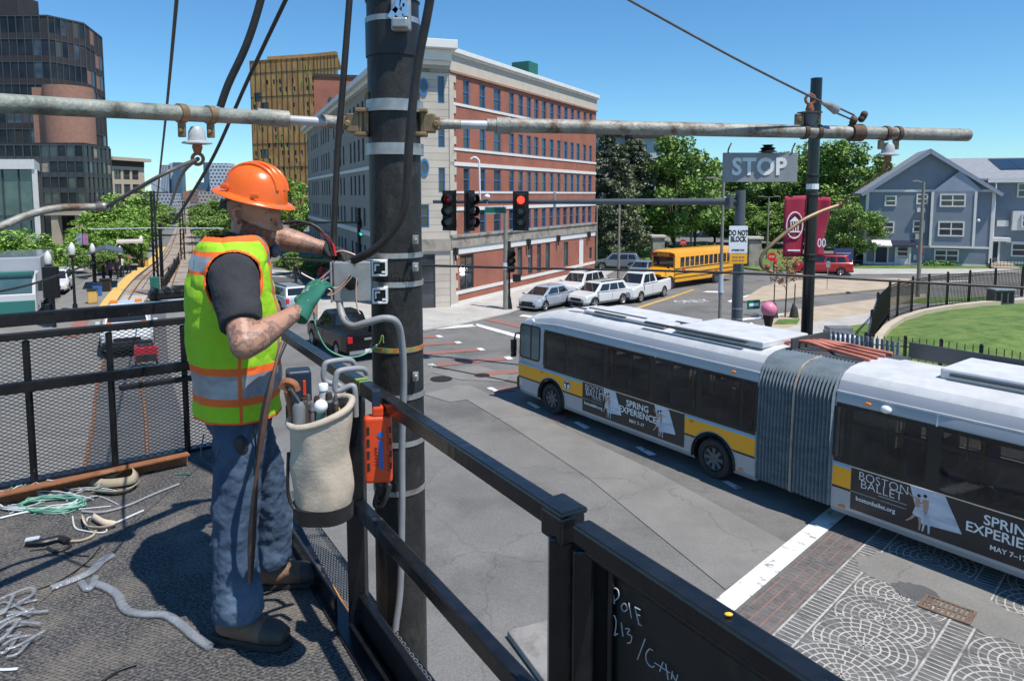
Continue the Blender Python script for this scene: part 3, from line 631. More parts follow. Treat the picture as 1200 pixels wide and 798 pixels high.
def put_window(t, org, rz, s, z, w, h, frame='blue_frame', pane='pane', bars=(0, 1), inset=.1, fw=.06, name='window'):
    me = window_proto(w, h, frame, pane, bars, fw)
    o = bpy.data.objects.new(name, me[0]); COL.objects.link(o); o.parent = t
    q = Vector(org)+Matrix.Rotation(rz, 3, 'Z') @ Vector((s, inset, z)); o.location = q; o.rotation_euler = (0, 0, rz)
    p = bpy.data.objects.new('pane', me[1]); COL.objects.link(p); p.parent = o
    if frame in ('blue_frame', 'white_trim') and R.random() < .6:
        fr = R.choice((.22, .35, .45, .6)); key = ('blind', round(w, 2), round(h, 2), fr)
        if key not in PROTO: mb = MB(); mb.poly([(-w/2+fw, .004, h*(1-fr)), (w/2-fw, .004, h*(1-fr)), (w/2-fw, .004, h-fw), (-w/2+fw, .004, h-fw)]); q = mb.build('blind', 'blind', fix=False); PROTO[key] = q.data; bpy.data.objects.remove(q)
        q = bpy.data.objects.new('blind', PROTO[key]); COL.objects.link(q); q.parent = o
    return o
def wall(t, name, org, rz, L, z0, z1, holes, mat, depth=.16):
    mb = MB(); wall_holes(mb, 0, L, z0, z1, holes, 0, depth); o = mb.build(name, mat, t, fix=False); o.location = org; o.rotation_euler = (0, 0, rz); return o
def trim(t, name, org, rz, boxes, mat, bevel=0):
    mb = MB()
    for x0, x1, y0, y1, z0, z1 in boxes: mb.b6(x0, x1, y0, y1, z0, z1)
    o = mb.build(name, mat, t, bevel=bevel); o.location = org; o.rotation_euler = (0, 0, rz); return o
M['stone_block'] = wallmat('limestone_blocks', (.56, .49, .41), (.34, .30, .25), w=9, h=.43, mort=.022, c2=(.5, .435, .36), var=.35)
M['shaded_stone'] = pm('shaded_avenue_stone', (.33, .30, .265), (.27, .25, .22), scale=1.2, rough=.9)  # shade on the avenue side is put into a darker stone colour
# ---- flatiron brick and stone building
A = Vector((-3.78, 43.08, 0)); RB = atan2(.879, .477)
t = thing('brick_building', 'five storey red brick and limestone corner building with blue framed windows', 'building', A)
LB = 23.6
cols = [1.95, 3.91, 5.85, 7.86, 9.21, 10.49, 11.71, 13.03, 14.38, 15.7, 17.03, 18.32, 19.58, 20.98, 22.3]
rows = [(12.55, 14.05), (9.85, 11.25), (7.2, 8.65), (4.5, 5.98)]
holes = []; wins = []
for z0, z1 in rows:
    for i, s in enumerate(cols):
        w = .95 if i == 2 else .72; holes.append((s-w/2, s+w/2, z0, z1)); wins.append((s, z0, w, z1-z0, (0, 1)))
wall(t, 'brick_wall', (0, 0, 0), RB, LB, 3.6, 14.3, holes, 'brick')
for s, z, w, h, b in wins: put_window(t, (0, 0, 0), RB, s, z, w, h, bars=b)
gh = [(1.1, 2.75, 1.0, 3.2), (8.75, 9.5, 1.1, 3.2), (10.4, 11.15, 1.1, 3.2), (11.9, 12.6, 1.1, 3.2), (13.4, 14.2, 1.1, 3.2), (16.8, 17.7, 1.1, 3.1), (20.05, 21.1, .12, 3.25), (22.3, 22.9, 1.3, 2.3)]
wall(t, 'ground_floor_wall', (0, 0, 0), RB, LB, 0, 3.6, gh, 'brick')
for i, (a, b, c, d) in enumerate(gh):
    if i == 6: trim(t, 'door', (0, 0, 0), RB, [(a, b, .06, .12, c, d)], 'white_trim')
    else: put_window(t, (0, 0, 0), RB, (a+b)/2, c, b-a, d-c, frame='mullion', pane='pane_grey' if i else 'pane', bars=(1, 1) if i == 0 else (0, 0))
trim(t, 'stone_band', (0, 0, 0), RB, [(0, LB, -.12, 0, 3.72, 4.42), (0, LB, -.2, -.002, 4.36, 4.5)], 'limestone_dark')
trim(t, 'pale_band', (0, 0, 0), RB, [(0, LB, -.05, 0, 3.3, 3.7), (0, LB, -.04, 0, .78, 1.0), (0, LB, -.05, 0, 0, .35), (0, LB, -.05, 0, 6.0, 6.22), (0, LB, -.06, 0, 8.75, 8.98), (0, LB, -.05, 0, 9.68, 9.84), (0, LB, -.05, 0, 12.38, 12.54), (0, LB, -.04, 0, 7.06, 7.19)], 'white_trim')
trim(t, 'frieze', (0, 0, 0), RB, [(0, LB, -.06, .1, 14.38, 15.3)], 'limestone')
trim(t, 'dark_string', (0, 0, 0), RB, [(0, LB, -.14, -.06, 14.25, 14.38)], 'brown_brick')
trim(t, 'cornice', (0, 0, 0), RB, [(-.2, LB+.1, -.3, .3, 15.42, 15.7), (-.1, LB+.05, -.2, .3, 15.3, 15.42)], 'white_trim', .03)
for s in (.2, 6.9, 10.0, 15.2, 21.6):
    trim(t, 'wall_lamp', (0, 0, 0), RB, [(s, s+.22, -.35, -.13, 3.3, 3.75), (s+.06, s+.16, -.25, -.16, 2.95, 3.3)], 'black_pl')
# quoins between the brick and the chamfer
trim(t, 'quoin', (0, 0, 0), RB, [(-.02, .55 if k % 2 else .8, -.06, -.001, .3+k*.46, .3+k*.46+.462) for k in range(7)], 'limestone')
trim(t, 'quoin', (0, 0, 0), RB, [(-.02, .45 if k % 2 else .7, -.06, -.001, 4.52+k*.46, 4.52+k*.46+.462) for k in range(21)], 'limestone')
Bc = Vector((-2.89, -.88, 0)); RC = atan2(.88, 2.89); LC = 3.02
ch = [(2.35, 2.75, 12.4, 14.0), (2.35, 2.75, 9.8, 11.2), (2.35, 2.75, 7.1, 8.6), (1.25, 1.75, 5.0, 6.4), (1.0, 2.1, .12, 3.4)]
wall(t, 'stone_corner_wall', Bc, RC, LC, 0, 14.6, ch, 'stone_block')
for i, (a, b, c, d) in enumerate(ch): put_window(t, Bc, RC, (a+b)/2, c, b-a, d-c, frame='mullion' if i == 4 else 'blue_frame', bars=(0, 1))
for z in (13.3, 8.6):
    mb = MB(); mb.lathe([(.2, .02), (.2, -.05), (.28, -.05), (.28, .05)], n=24, axis=(0, 1, 0), caps=False); o = mb.build('oval_window', 'blue_frame', t, smooth=40)
    q = Bc+Matrix.Rotation(RC, 3, 'Z') @ Vector((1.5, -.02, z)); o.location = q; o.rotation_euler = (0, 0, RC); o.scale = (1, 1, 1.9)
    mb = MB(); mb.lathe([(.21, -.01), (.21, .02)], n=24, axis=(0, 1, 0)); mb.build('pane', 'pane', o)
trim(t, 'stone_cornice', Bc, RC, [(-.3, LC+.35, -1.0, .2, 15.45, 15.95), (-.2, LC+.1, -.55, .2, 14.85, 15.45), (-.1, LC+.05, -.25, .2, 14.6, 14.85)], 'white_trim', .03)
trim(t, 'corner_string', Bc, RC, [(-.02, LC+.05, -.12, 0, 3.6, 4.3)], 'limestone_dark')
trim(t, 'corner_string', Bc, RC, [(-.02, LC+.02, -.08, 0, 14.2, 14.4)], 'limestone_dark')
# grey avenue facade
D = Vector((-.37, .929, 0)); LG = 52; Gs = Bc+D*LG; RG = atan2(-D.y, -D.x)
holes = []; wins = []
for k in range(26):
    s = LG-2.2-k*1.95
    if k % 5 == 4: continue
    for z0, z1 in ((12.2, 13.9), (9.5, 11.2), (6.9, 8.5), (4.6, 6.0), (1.0, 3.2)):
        holes.append((s-.45, s+.45, z0, z1)); wins.append((s, z0, .9, z1-z0))
wall(t, 'avenue_wall', Gs, RG, LG, 0, 14.6, holes, 'shaded_stone' if 'shaded_stone' in M else 'limestone')
for s, z, w, h in wins[:95]: put_window(t, Gs, RG, s, z, w, h, frame='mullion', bars=(0, 1))
if len(wins) > 95:
    mb = MB()
    for s, z, w, h in wins[95:]: mb.b6(s-w/2, s+w/2, .06, .1, z, z+h)
    o = mb.build('window', 'pane', t); o.location = Gs; o.rotation_euler = (0, 0, RG); o['kind'] = 'stuff'
trim(t, 'avenue_cornice', Gs, RG, [(-.2, LG-.6, -.7, .2, 14.9, 15.3), (-.1, LG-.6, -.35, .2, 14.6, 14.9), (0, LG-.1, -.12, 0, 4.0, 4.35), (0, LG-.1, -.1, 0, 8.75, 9.0)], 'white_trim')
C1 = Vector((.477, .879, 0))*LB
mb = MB(); mb.prism([(p.x, p.y) for p in (Vector((.1, .1, 0)), C1, C1+Vector((-8, 4, 0)), Gs+Vector((4, 4, 0)), Gs, Bc+Vector((.1, .1, 0)))], 14.4, 15.4); mb.build('roof', 'shingle', t)
mb = MB(); mb.poly([C1, C1+Vector((-8, 4, 0)), C1+Vector((-8, 4, 15)), C1+Vector((0, 0, 15))]); mb.build('end_wall', 'brick', t)
p = C1*.53; mb = MB(); mb.box((p.x-1.2, p.y+1, 16.2), (1.5, 1.5, 1.5), RB); mb.build('roof_unit', 'bin_green', t, bevel=.05)
# ---- bronze panelled tower
def facade_frame(p0, p1): d = (Vector(p1)-Vector(p0)); return atan2(d.y, d.x), d.xy.length
L0, L1, L2 = Vector((-71, 196, 0)), Vector((-52, 190, 0)), Vector((-45, 187, 0))
t = thing('apartment_tower', 'tall bronze and gold panelled tower with scattered narrow windows and green fins', 'building', L1)
o0, o1 = L0-L1, Vector((0, 0, 0)); r0, n0 = facade_frame(L0, L1); r1, n1 = facade_frame(L1, L2)
holes = []
for fz in range(15):
    for k in range(12):
        s = 1.2+k*2.05+R.uniform(-.3, .3)
        if R.random() < .52: holes.append((s-.32, s+.32, 7+fz*2.1, 7+fz*2.1+1.25))
for s, z in ((2.2, 33.2), (4.3, 30.5), (2., 20), (3.6, 18)): holes = [h for h in holes if abs((h[0]+h[1])/2-s) > 1.7 or abs(h[2]-z) > 2.2]; holes.append((s-1.2, s+1.2, z-1.2, z+1.2))
holes = holes[:100]
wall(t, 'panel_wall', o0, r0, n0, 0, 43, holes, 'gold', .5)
for a, b, c, d in holes: put_window(t, o0, r0, (a+b)/2, c, b-a, d-c, frame='dark_roof', bars=(0, 0), inset=.3, fw=.08)
M['gold_sunlit'] = pm('sunlit_gold_panels', (.60, .33, .10), (.50, .26, .08), scale=.6, rough=.45, metal=.2, stretch=(1, 1, .2))  # sunlit brightness of the right face is put into this gold
wall(t, 'panel_wall', o1, r1, n1, 0, 43.6, [], 'gold_sunlit')
mb = MB()
for k in range(13): mb.b6(-.06+k*n0/12, .06+k*n0/12, -.12, 0, 0, 43)
for k in range(6): mb.b6(0, n0, -.1, 0, 8+k*6.3, 8.1+k*6.3)
q = mb.build('panel_joints', 'dark_roof', t); q.location = o0; q.rotation_euler = (0, 0, r0)
mb = MB()
for k in range(7): mb.b6(k*1.1-.05, k*1.1+.05, -.1, 0, 0, 43)
for k in range(6): mb.b6(0, n1, -.1, 0, 8+k*6.3, 8.1+k*6.3)
q = mb.build('panel_joints', 'dark_roof', t); q.location = o1; q.rotation_euler = (0, 0, r1)
M['fin'] = pm('green_fin', (.2, .3, .06), rough=.6)
for k in range(26):
    s = 1+R.random()*(n0-2); z = 6+R.randrange(17)*2.1; mb = MB(); mb.b6(s-.08, s+.08, -.2, 0, z, z+1.9)
    q = mb.build('green_fin', 'fin', t); q.location = o0; q.rotation_euler = (0, 0, r0)
mb = MB(); mb.prism([(o0.x, o0.y), (0, 0), ((L2-L1).x, (L2-L1).y), ((L2-L1).x-3, 14), (o0.x+4, o0.y+18)], 42, 42.9); mb.build('roof', 'gold', t)
mb = MB(); mb.prism([(o0.x+5, o0.y-1), (-.6, .8), ((L2-L1).x-.6, (L2-L1).y+.6), ((L2-L1).x-3, 8), (o0.x+8, o0.y+8)], 42.9, 43.9); mb.build('parapet', 'gold_sunlit', t)
# ---- red brick and glass block behind
p = at(396, 100, 118); t = thing('red_block', 'red brick block with white dish standing behind the long grey facade', 'building', (p.x, 118, 0))
mb = MB(); mb.box((0, 4, 13), (9.6, 8, 26), .25); mb.build('wall', 'brick', t); mb = MB(); mb.box((0, 4, 26.2), (10, 8.4, .5), .25); mb.build('roof', 'dark_roof', t)
mb = MB()
for k in range(6): mb.box((-1.2+k*.62, -.6+k*.15, 20.5), (.45, .1, 4.5), .25)
mb.build('glazing', 'pane', t); mb = MB(); mb.sphere((1.2, -.3, 24), .55); mb.build('dish', 'white_trim', t, smooth=60)
# ---- dark glass tower, left
def curtain(t, p0, p1, z0, z1, nx, nz, mats, wts, mull='mullion', name='curtain_wall', spandrel=None, mw=.1, seed=1, org=(0, 0, 0)):
    r = random.Random(seed); p0 = Vector((p0[0], p0[1], 0)); p1 = Vector((p1[0], p1[1], 0)); L = (p1-p0).length; rz, _ = facade_frame(p0, p1)
    mb = MB(); dx = L/nx; dz = (z1-z0)/nz
    for j in range(nz):
        for i in range(nx):
            za, zb = z0+j*dz, z0+(j+1)*dz
            m = r.choices(range(len(mats)), wts)[0]
            if spandrel is not None:
                sp = za+dz*.28; mb.poly([(i*dx, 0, za), ((i+1)*dx, 0, za), ((i+1)*dx, 0, sp), (i*dx, 0, sp)], spandrel); za = sp
            mb.poly([(i*dx, 0, za), ((i+1)*dx, 0, za), ((i+1)*dx, 0, zb), (i*dx, 0, zb)], m)
    o = mb.build(name, mats, t, fix=False); o.location = p0; o.rotation_euler = (0, 0, rz)
    mb = MB()
    for i in range(nx+1): mb.b6(i*dx-mw/2, i*dx+mw/2, -.12, -.004, z0, z1)
    for j in range(nz+1): mb.b6(0, L, -.09, -.004, z0+j*dz-mw/2, z0+j*dz+mw/2)
    q = mb.build('mullions', mull, t); q.location = p0; q.rotation_euler = (0, 0, rz); return o
def px(x, Y, z=0): return Vector(((x-600)/CF*(Y*cos(CP)-(z-CH)*sin(CP)), Y, z))
pass
Pa, Pb, Pc, Pd = px(-140, 112, 20), px(62, 112, 20), px(104, 117, 20), px(124, 127, 20)
B0 = Vector((Pb.x, Pb.y, 0)); t = thing('office_tower', 'dark glass office tower with a round brown brick stair shaft', 'building', B0)
mm = ['dark_glass_wall', 'pane', 'brown_brick', 'mullion', 'dark_roof']  # scattered brown and pale cells paint in panels that reflect light
wt = [70, 20, 1.2, 3, 8]
def rel(p): return Vector((p.x-B0.x, p.y-B0.y, 0))
curtain(t, rel(Pa), rel(Pb), 0, 34.3, 22, 10, mm, wt, spandrel=4, seed=2); curtain(t, rel(Pb), rel(Pc), 0, 34.3, 6, 10, mm, wt, spandrel=4, seed=3); curtain(t, rel(Pc), rel(Pd), 0, 34.3, 4, 10, mm, [40, 10, 14, 2, 40], spandrel=4, seed=4)
mb = MB(); mb.prism([rel(p).xy for p in (Pa, Pb, Pc, Pd, px(60, 150, 20), px(-140, 150, 20))], 34.2, 34.5); mb.build('roof', 'dark_roof', t)
q = px(-10, 116, 36); mb = MB(); mb.prism([rel(x).xy for x in (px(-140, 116, 36), px(22, 116, 36), px(46, 120, 36), px(46, 135, 36), px(-140, 135, 36))], 34.5, 38.6); mb.build('plant_room', 'dark_roof', t, bevel=.1)
mb = MB(); q = rel(px(78, 106, 16)); mb.lathe([(3.3, 13.2), (3.3, 22.6)], (q.x+.6, q.y, 0), 24); mb.box((q.x-2.6, q.y+1.5, 18), (3, 5, 9)); mb.build('stair_shaft', 'brown_brick', t, smooth=40)
mb = MB()
for x in (20, 22): q = rel(px(x+5, 117, 40)); mb.cyl((q.x, q.y, 38.6), (q.x, q.y, 44), .05)
mb.build('aerial', 'mullion', t)
# podium
t2 = thing('podium_block', 'low dark office wing on pale concrete columns at the foot of the glass tower', 'building', B0)
Ea, Eb, Ec = px(-60, 96, 8), px(100, 96, 8), px(131, 104, 8)
curtain(t2, rel(Ea), rel(Eb), 5.2, 13.6, 16, 4, ['dark_glass_wall', 'pane', 'mullion', 'limestone_dark'], [60, 25, 6, 6], spandrel=2, seed=6, mw=.14); curtain(t2, rel(Eb), rel(Ec), 5.2, 13.6, 6, 4, ['dark_glass_wall', 'pane', 'mullion', 'limestone_dark'], [60, 25, 6, 10], spandrel=2, seed=7, mw=.14)
mb = MB(); mb.prism([rel(p).xy for p in (Ea, Eb, Ec, px(131, 110, 8), px(-60, 110, 8))], 13.6, 13.9); mb.build('roof', 'dark_roof', t2)
mb = MB(); a = rel(px(62, 95.6, 3)); b = rel(px(96, 95.6, 3)); mb.b6(a.x-2, b.x+1, a.y-.2, a.y+.5, 4.2, 5.3); mb.build('beam', 'beige', t2)
for x in (64, 92, 36): q = rel(px(x, 95.6, 3)); mb = MB(); mb.b6(q.x-.45, q.x+.45, q.y, q.y+.9, 0, 4.4 if x != 36 else 4.4); mb.build('column', 'beige', t2)
curtain(t2, rel(px(-60, 97.5, 4)), rel(px(131, 103, 4)), 0, 5.2, 14, 1, ['dark_roof', 'pane'], [50, 50], seed=8)
# glass front block
Fa, Fb, Fc = px(-90, 74, 6), px(43, 74, 6), px(49, 84, 6)
t3 = thing('glass_pavilion', 'pale green glazed block with a white roof edge left of the dark tower', 'building', (Fb.x, Fb.y, 0)); B0 = Vector((Fb.x, Fb.y, 0))
curtain(t3, rel(Fa), rel(Fb), 0, 9.6, 7, 2, ['pane_green', 'pane_green'], [1, 1], seed=9, mw=.08); curtain(t3, rel(Fb), rel(Fc), 0, 9.6, 3, 2, ['dark_roof', 'pane_green'], [3, 1], seed=9)
mb = MB(); mb.prism([rel(p).xy for p in (px(-90, 73.6, 6), px(43, 73.6, 6), px(49, 84, 6), px(-90, 84, 6))], 9.6, 10.6); mb.build('roof', 'white_trim', t3)
mb = MB(); mb.b6(-.15, .2, -.25, .1, 0, 9.6); mb.build('corner_post', 'white_trim', t3)
# beige block
p = px(131, 150, 8); p2 = px(170, 160, 8); B0 = Vector((p.x, p.y, 0)); t4 = thing('beige_block', 'beige stone office block with wide dark windows and flat overhanging roof', 'building', B0)
rz, Lx = facade_frame(Vector((0, 0, 0)), rel(p2)); hs = [(.9+k*2.7, 2.9+k*2.7, 4+j*3.1, 6.1+j*3.1) for k in range(3) for j in range(3)]
hs = [h for h in hs if h[1] < Lx]
wall(t4, 'wall', (0, 0, 0), rz, Lx, 0, 14, hs, 'beige', .3)
for a, b, c, d in hs: put_window(t4, (0, 0, 0), rz, (a+b)/2, c, b-a, d-c, frame='mullion', bars=(1, 0), inset=.2)
trim(t4, 'roof', (0, 0, 0), rz, [(-.4, Lx+1.2, -1, 6, 14.2, 14.9), (0, Lx, .1, 6, 12.9, 14.2)], 'beige'); trim(t4, 'attic', (0, 0, 0), rz, [(0, Lx+.1, -.02, .1, 13, 14.2)], 'dark_roof')
# skyline
def tower(x0, x1, y, Y, mat, label, win=None):
    a = px(x0, Y, 7+(228-y)*Y/CF); b = px(x1, Y); w = b.x-a.x
    t = thing('skyscraper', label, 'building', ((a.x+b.x)/2, Y, 0)); mb = MB(); mb.b6(-w/2, w/2, 0, w, 0, a.z); mb.build('wall', mat if win != 'g' else wallmat('gridded_'+mat, (.10, .13, .17), {'beige': (.45, .38, .29), 'grey_render': (.4, .42, .43), 'brown_brick': (.3, .17, .12), 'pale_tower': (.5, .54, .6)}[mat], w=Y*.0052, h=Y*.0048, mort=Y*.0011), t)
    mb = MB(); n = max(3, int((x1-x0)/2)); h = a.z
    for i in range(n): mb.b6(-w/2+w*(i+.3)/n, -w/2+w*(i+.75)/n, -.4, 0, 0, h*.99) if win == 'v' else None
    if mb.v: mb.build('window_strips', 'pale_tower', t)
tower(188, 199, 194, 900, 'blue_tower', 'blue glass skyscraper on the skyline beside the pale striped one', 'v')
tower(198, 203, 192, 905, 'pale_tower', 'slim bright white slab between two blue glass skyscrapers')
tower(202, 214, 191, 895, 'blue_tower', 'widest dark blue skyscraper straight above the tram tracks')
tower(177, 189, 211, 1000, 'pale_tower', 'low pale skyline block left of the blue glass towers', 'v')
tower(238, 246, 191, 1000, 'blue_tower', 'thin blue glass tower beside the white gridded tower')
tower(245, 268, 192, 980, 'pale_tower', 'white tower with a grid of small windows left of the orange helmet', 'g')
tower(230, 240, 214, 1050, 'blue_tower', 'short grey blue tower low on the skyline')
for x0, x1, y, Y, mt, lab in ((160, 180, 226, 420, 'beige', 'low beige block on the horizon left of the tram tracks'), (178, 202, 227, 380, 'grey_render', 'long grey block low on the horizon above the platform trees'), (222, 236, 223, 520, 'brown_brick', 'brown block with a stepped top right of the far tracks'), (232, 262, 225, 460, 'beige', 'wide beige block low behind the helmet brim'), (255, 300, 223, 400, 'grey_render', 'grey block hidden behind the worker helmet'), (290, 372, 216, 330, 'beige', 'pale block below the gold panelled tower')): tower(x0, x1, y, Y, mt, lab, 'g')
tower(214, 223, 232-8, 700, 'brown_brick', 'small brown block at the far end of the tram tracks')
# pale block behind the conifers
p = px(700, 112, 16); B0 = Vector((p.x, p.y, 0)); t = thing('grey_apartment_block', 'pale grey apartment block with dark windows rising behind the conifers', 'building', B0)
def blk(x0, x1, yt, Y, cap):
    a, b = px(x0, Y, 16), px(x1, Y, 16); zt = 7+(228-yt)*Y/CF; rz = 0
    hs = []; L = b.x-a.x; k = .8
    while k < L-1.4: hs += [(k, k+1.0, zt-2.6-j*3., zt-1.0-j*3.) for j in range(4)]; k += 2.5
    o = rel(a); wall(t, 'wall', o, 0, L, 0, zt, hs, 'grey_render', .2)
    for q in hs: put_window(t, o, 0, (q[0]+q[1])/2, q[2], q[1]-q[0], q[3]-q[2], frame='mullion', bars=(0, 0))
    trim(t, 'roof', o, 0, [(-.5, L+.5, -.7, 6, zt, zt+cap)], 'dark_roof')
    trim(t, 'side_wall', o, 0, [(L-.02, L, .05, 6, 0, zt)], 'grey_render')
blk(690, 746, 162, 114, .5); blk(744, 781, 163, 108, .9); blk(774, 800, 180, 118, .6)
# ---- blue grey houses, right
def house_window(t, x, z, w, h, dbl=False, y=0.): 
    put_window(t, (0, y, 0), 0, x, z, w, h, frame='white_trim', pane='pane', bars=(1 if dbl else 0, 1), inset=-.03, fw=.13)
q = px(1012, 71, 0); q2 = px(1139, 71, 0); HX = q.x; HW = q2.x-q.x
t = thing('gabled_house', 'three storey blue grey gabled house with white trim and two navy doors', 'house', (q.x, 71, 0), radians(-20))
sc = 71.0/CF
def hx(x): return (x-1012)*sc*1.0
def hz(y): return 7+(228-y)*71/CF
zE, zP = hz(224), hz(180)
mb = MB(); mb.add([(0, 0, 0), (HW, 0, 0), (HW, 0, zE), (hx(1074), 0, zP), (0, 0, zE)], [(0, 1, 2, 3, 4)]); mb.poly([(0, 0, 0), (0, 0, zE), (0, 6, zE), (0, 6, 0)])
mb.poly([(HW, 0, 0), (HW, 6, 0), (HW, 6, zE), (HW, 0, zE)])
for k in range(60):
    z = .3+k*.19
    if z > zE: break
mb.build('wall', 'clapboard', t)
mb = MB()
for a, b in (((-.55, zE-.45), (hx(1074), zP+.05)), ((HW+.55, zE-.45), (hx(1074), zP+.05))):
    for yy0, yy1 in ((-.55, 12.3),):
        A0 = Vector((a[0], yy0, a[1])); A1 = Vector((b[0], yy0, b[1])); mb.add([A0, A1, A1+Vector((0, 6.9, 0)), A0+Vector((0, 6.9, 0)), A0+Vector((0, 0, .22)), A1+Vector((0, 0, .22)), A1+Vector((0, 6.9, .22)), A0+Vector((0, 6.9, .22))], [(0, 1, 2, 3), (4, 5, 6, 7), (0, 1, 5, 4), (1, 2, 6, 5), (2, 3, 7, 6), (3, 0, 4, 7)])
mb.build('roof', 'shingle', t)
mb = MB()
for a, b in (((-.5, zE-.42), (hx(1074), zP-.02)), ((HW+.5, zE-.42), (hx(1074), zP-.02))): mb.bar((a[0], -.57, a[1]), (b[0], -.57, b[1]), .06, .3, up=(0, 0, 1))
mb.build('bargeboard', 'clapboard_pale', t)
mb = MB(); mb.add([(hx(1078), -.5, zE-.05), (hx(1127), -.5, zE-.05), (hx(1104), -.5, zE+1.9)], [(0, 1, 2)]); mb.add([(hx(1078), -.5, zE-.05), (hx(1127), -.5, zE-.05), (hx(1127), -.1, zE-.05), (hx(1078), -.1, zE-.05)], [(0, 1, 2, 3)]); mb.build('gablet', 'clapboard_pale', t, fix=False)
trim(t, 'bay', (0, 0, 0), 0, [(hx(1078), hx(1122), -.5, -.01, hz(286), zE-.06)], 'clapboard')
trim(t, 'corner_board', (0, 0, 0), 0, [(-.05, .22, -.08, .1, 0, zE), (HW-.22, HW+.05, -.08, .1, 0, zE-.1), (hx(1077), hx(1079.5), -.56, -.5, hz(286), zE-.1), (hx(1119), hx(1121.5), -.56, -.5, hz(286), zE-.1), (0, HW, -.06, .0, zE-.1, zE+.12), (0, HW, -.07, .0, hz(288.5), hz(286.5)), (hx(1078), hx(1122), -.56, -.5, hz(288), hz(286)), (0, HW, -.05, 0, 0, .3)], 'white_trim')
for x, y, w, h, d, yy in ((1037, 241.5, 1.05, 1.05, 0, 0), (1069, 239, 1.0, 1., 0, 0), (1036, 272.5, 1.05, 1.15, 0, 0), (1067, 271.5, 1.05, 1.2, 0, 0), (1098, 242, 2.15, 1.25, 1, -.5), (1098, 275, 2.2, 1.45, 1, -.5), (1096, 304, 2.1, 1.2, 1, 0), (1052, 300, 1.1, 1.1, 0, 0)): house_window(t, hx(x), hz(y), w, h, d, yy)
trim(t, 'air_conditioner', (0, 0, 0), 0, [(hx(1064), hx(1072), -.35, -.01, hz(248), hz(243.5))], 'white_trim'); trim(t, 'air_conditioner', (0, 0, 0), 0, [(hx(1063.5), hx(1071), -.35, -.01, hz(279), hz(273))], 'limestone'); trim(t, 'air_conditioner', (0, 0, 0), 0, [(hx(1063), hx(1074), -.2, -.01, hz(303), hz(297))], 'clapboard_pale')
d_ = trim(t, 'door', (0, 0, 0), 0, [(hx(1024), hx(1036), -.06, -.01, .25, hz(290))], 'navy'); [trim(t, 'door_frame', (0, 0, 0), 0, [(hx(x), hx(x+1.5), -.1, -.01, .1, hz(288.5))], 'white_trim') for x in (1022.5, 1036)]
trim(t, 'white_door', (0, 0, 0), 0, [(hx(1045), hx(1059), -.1, -.01, .15, hz(301)), (hx(1044), hx(1046), -.12, -.01, .1, hz(288)), (hx(1058.5), hx(1060.5), -.12, -.01, .1, hz(288))], 'white_trim')
mb = MB(); mb.extr([(hx(1019), 0, hz(281)), (hx(1019), -1.2, hz(286)), (hx(1019), -1.2, hz(287.5)), (hx(1019), 0, hz(287.5))], (hx(1039)-hx(1019), 0, 0)); mb.build('porch_canopy', 'white_trim', t)
mb = MB(); mb.extr([(hx(1039.5), 0, hz(281)), (hx(1039.5), -1.2, hz(286)), (hx(1039.5), -1.2, hz(287.5)), (hx(1039.5), 0, hz(287.5))], (hx(1063)-hx(1039.5), 0, 0)); mb.build('navy_canopy', 'navy', t)
mb = MB(); mb.sphere((hx(1125), -.15, hz(257)), .16); mb.build('globe_lamp', 'white_trim', t, smooth=60)
# right wing
t = thing('long_house', 'long blue grey house wing with solar panels on its grey shingle roof', 'house', (q.x+.5, 72.4, 0), radians(-20)); sc = 71.5/CF
def hz(y): return 7+(228-y)*72.5/CF
X0, X1 = hx(1134), hx(1340); zE = hz(210)
trim(t, 'wall', (0, 0, 0), 0, [(X0, X1, 0, 10, 0, zE)], 'clapboard')
mb = MB(); mb.add([(hx(1090), -.6, zE-.05), (X1, -.6, zE-.05), (X1, 8, hz(184)), (hx(1085), 8, hz(184)), (hx(1090), -.6, zE-.25), (X1, -.6, zE-.25), (X1, 8, hz(187)), (hx(1085), 8, hz(187))], [(0, 1, 2, 3), (4, 5, 6, 7), (0, 1, 5, 4), (1, 2, 6, 5), (2, 3, 7, 6), (3, 0, 4, 7)]); mb.build('roof', 'shingle', t)
trim(t, 'fascia', (0, 0, 0), 0, [(X0, X1, -.7, -.6, zE-.45, zE-.02)], 'white_trim')
for k in range(4):
    mb = MB(); a = hx(1155)+k*1.65; zz = lambda y: zE-.05+(hz(184)-zE)*(y+.6)/8.6+.12
    mb.add([(a, 2.6, zz(2.6)), (a+1.6, 2.6, zz(2.6)), (a+1.6, 7.3, zz(7.3)), (a, 7.3, zz(7.3)), (a, 2.6, zz(2.6)-.06), (a+1.6, 2.6, zz(2.6)-.06), (a+1.6, 7.3, zz(7.3)-.06), (a, 7.3, zz(7.3)-.06)], [(0, 1, 2, 3), (4, 5, 6, 7), (0, 1, 5, 4), (1, 2, 6, 5), (2, 3, 7, 6), (3, 0, 4, 7)]); mb.build('solar_panel', 'solar', t)
for x, y, w, h, d, yy in ((1178, 231.5, 2.45, 1.4, 1, 0), (1179, 263.5, 1.9, 1.3, 1, -.5), (1175, 296, 2.3, 1.3, 1, 0), (1225, 231.5, 2.4, 1.4, 1, 0), (1225, 263.5, 2.0, 1.3, 1, 0)): house_window(t, hx(x), hz(y), w, h, d, yy)
trim(t, 'bay_window', (0, 0, 0), 0, [(hx(1160), hx(1195), -.48, -.01, hz(267), hz(246))], 'white_trim'); trim(t, 'air_conditioner', (0, 0, 0), 0, [(hx(1146), hx(1157), -.3, -.01, hz(263), hz(256.5))], 'white_trim')
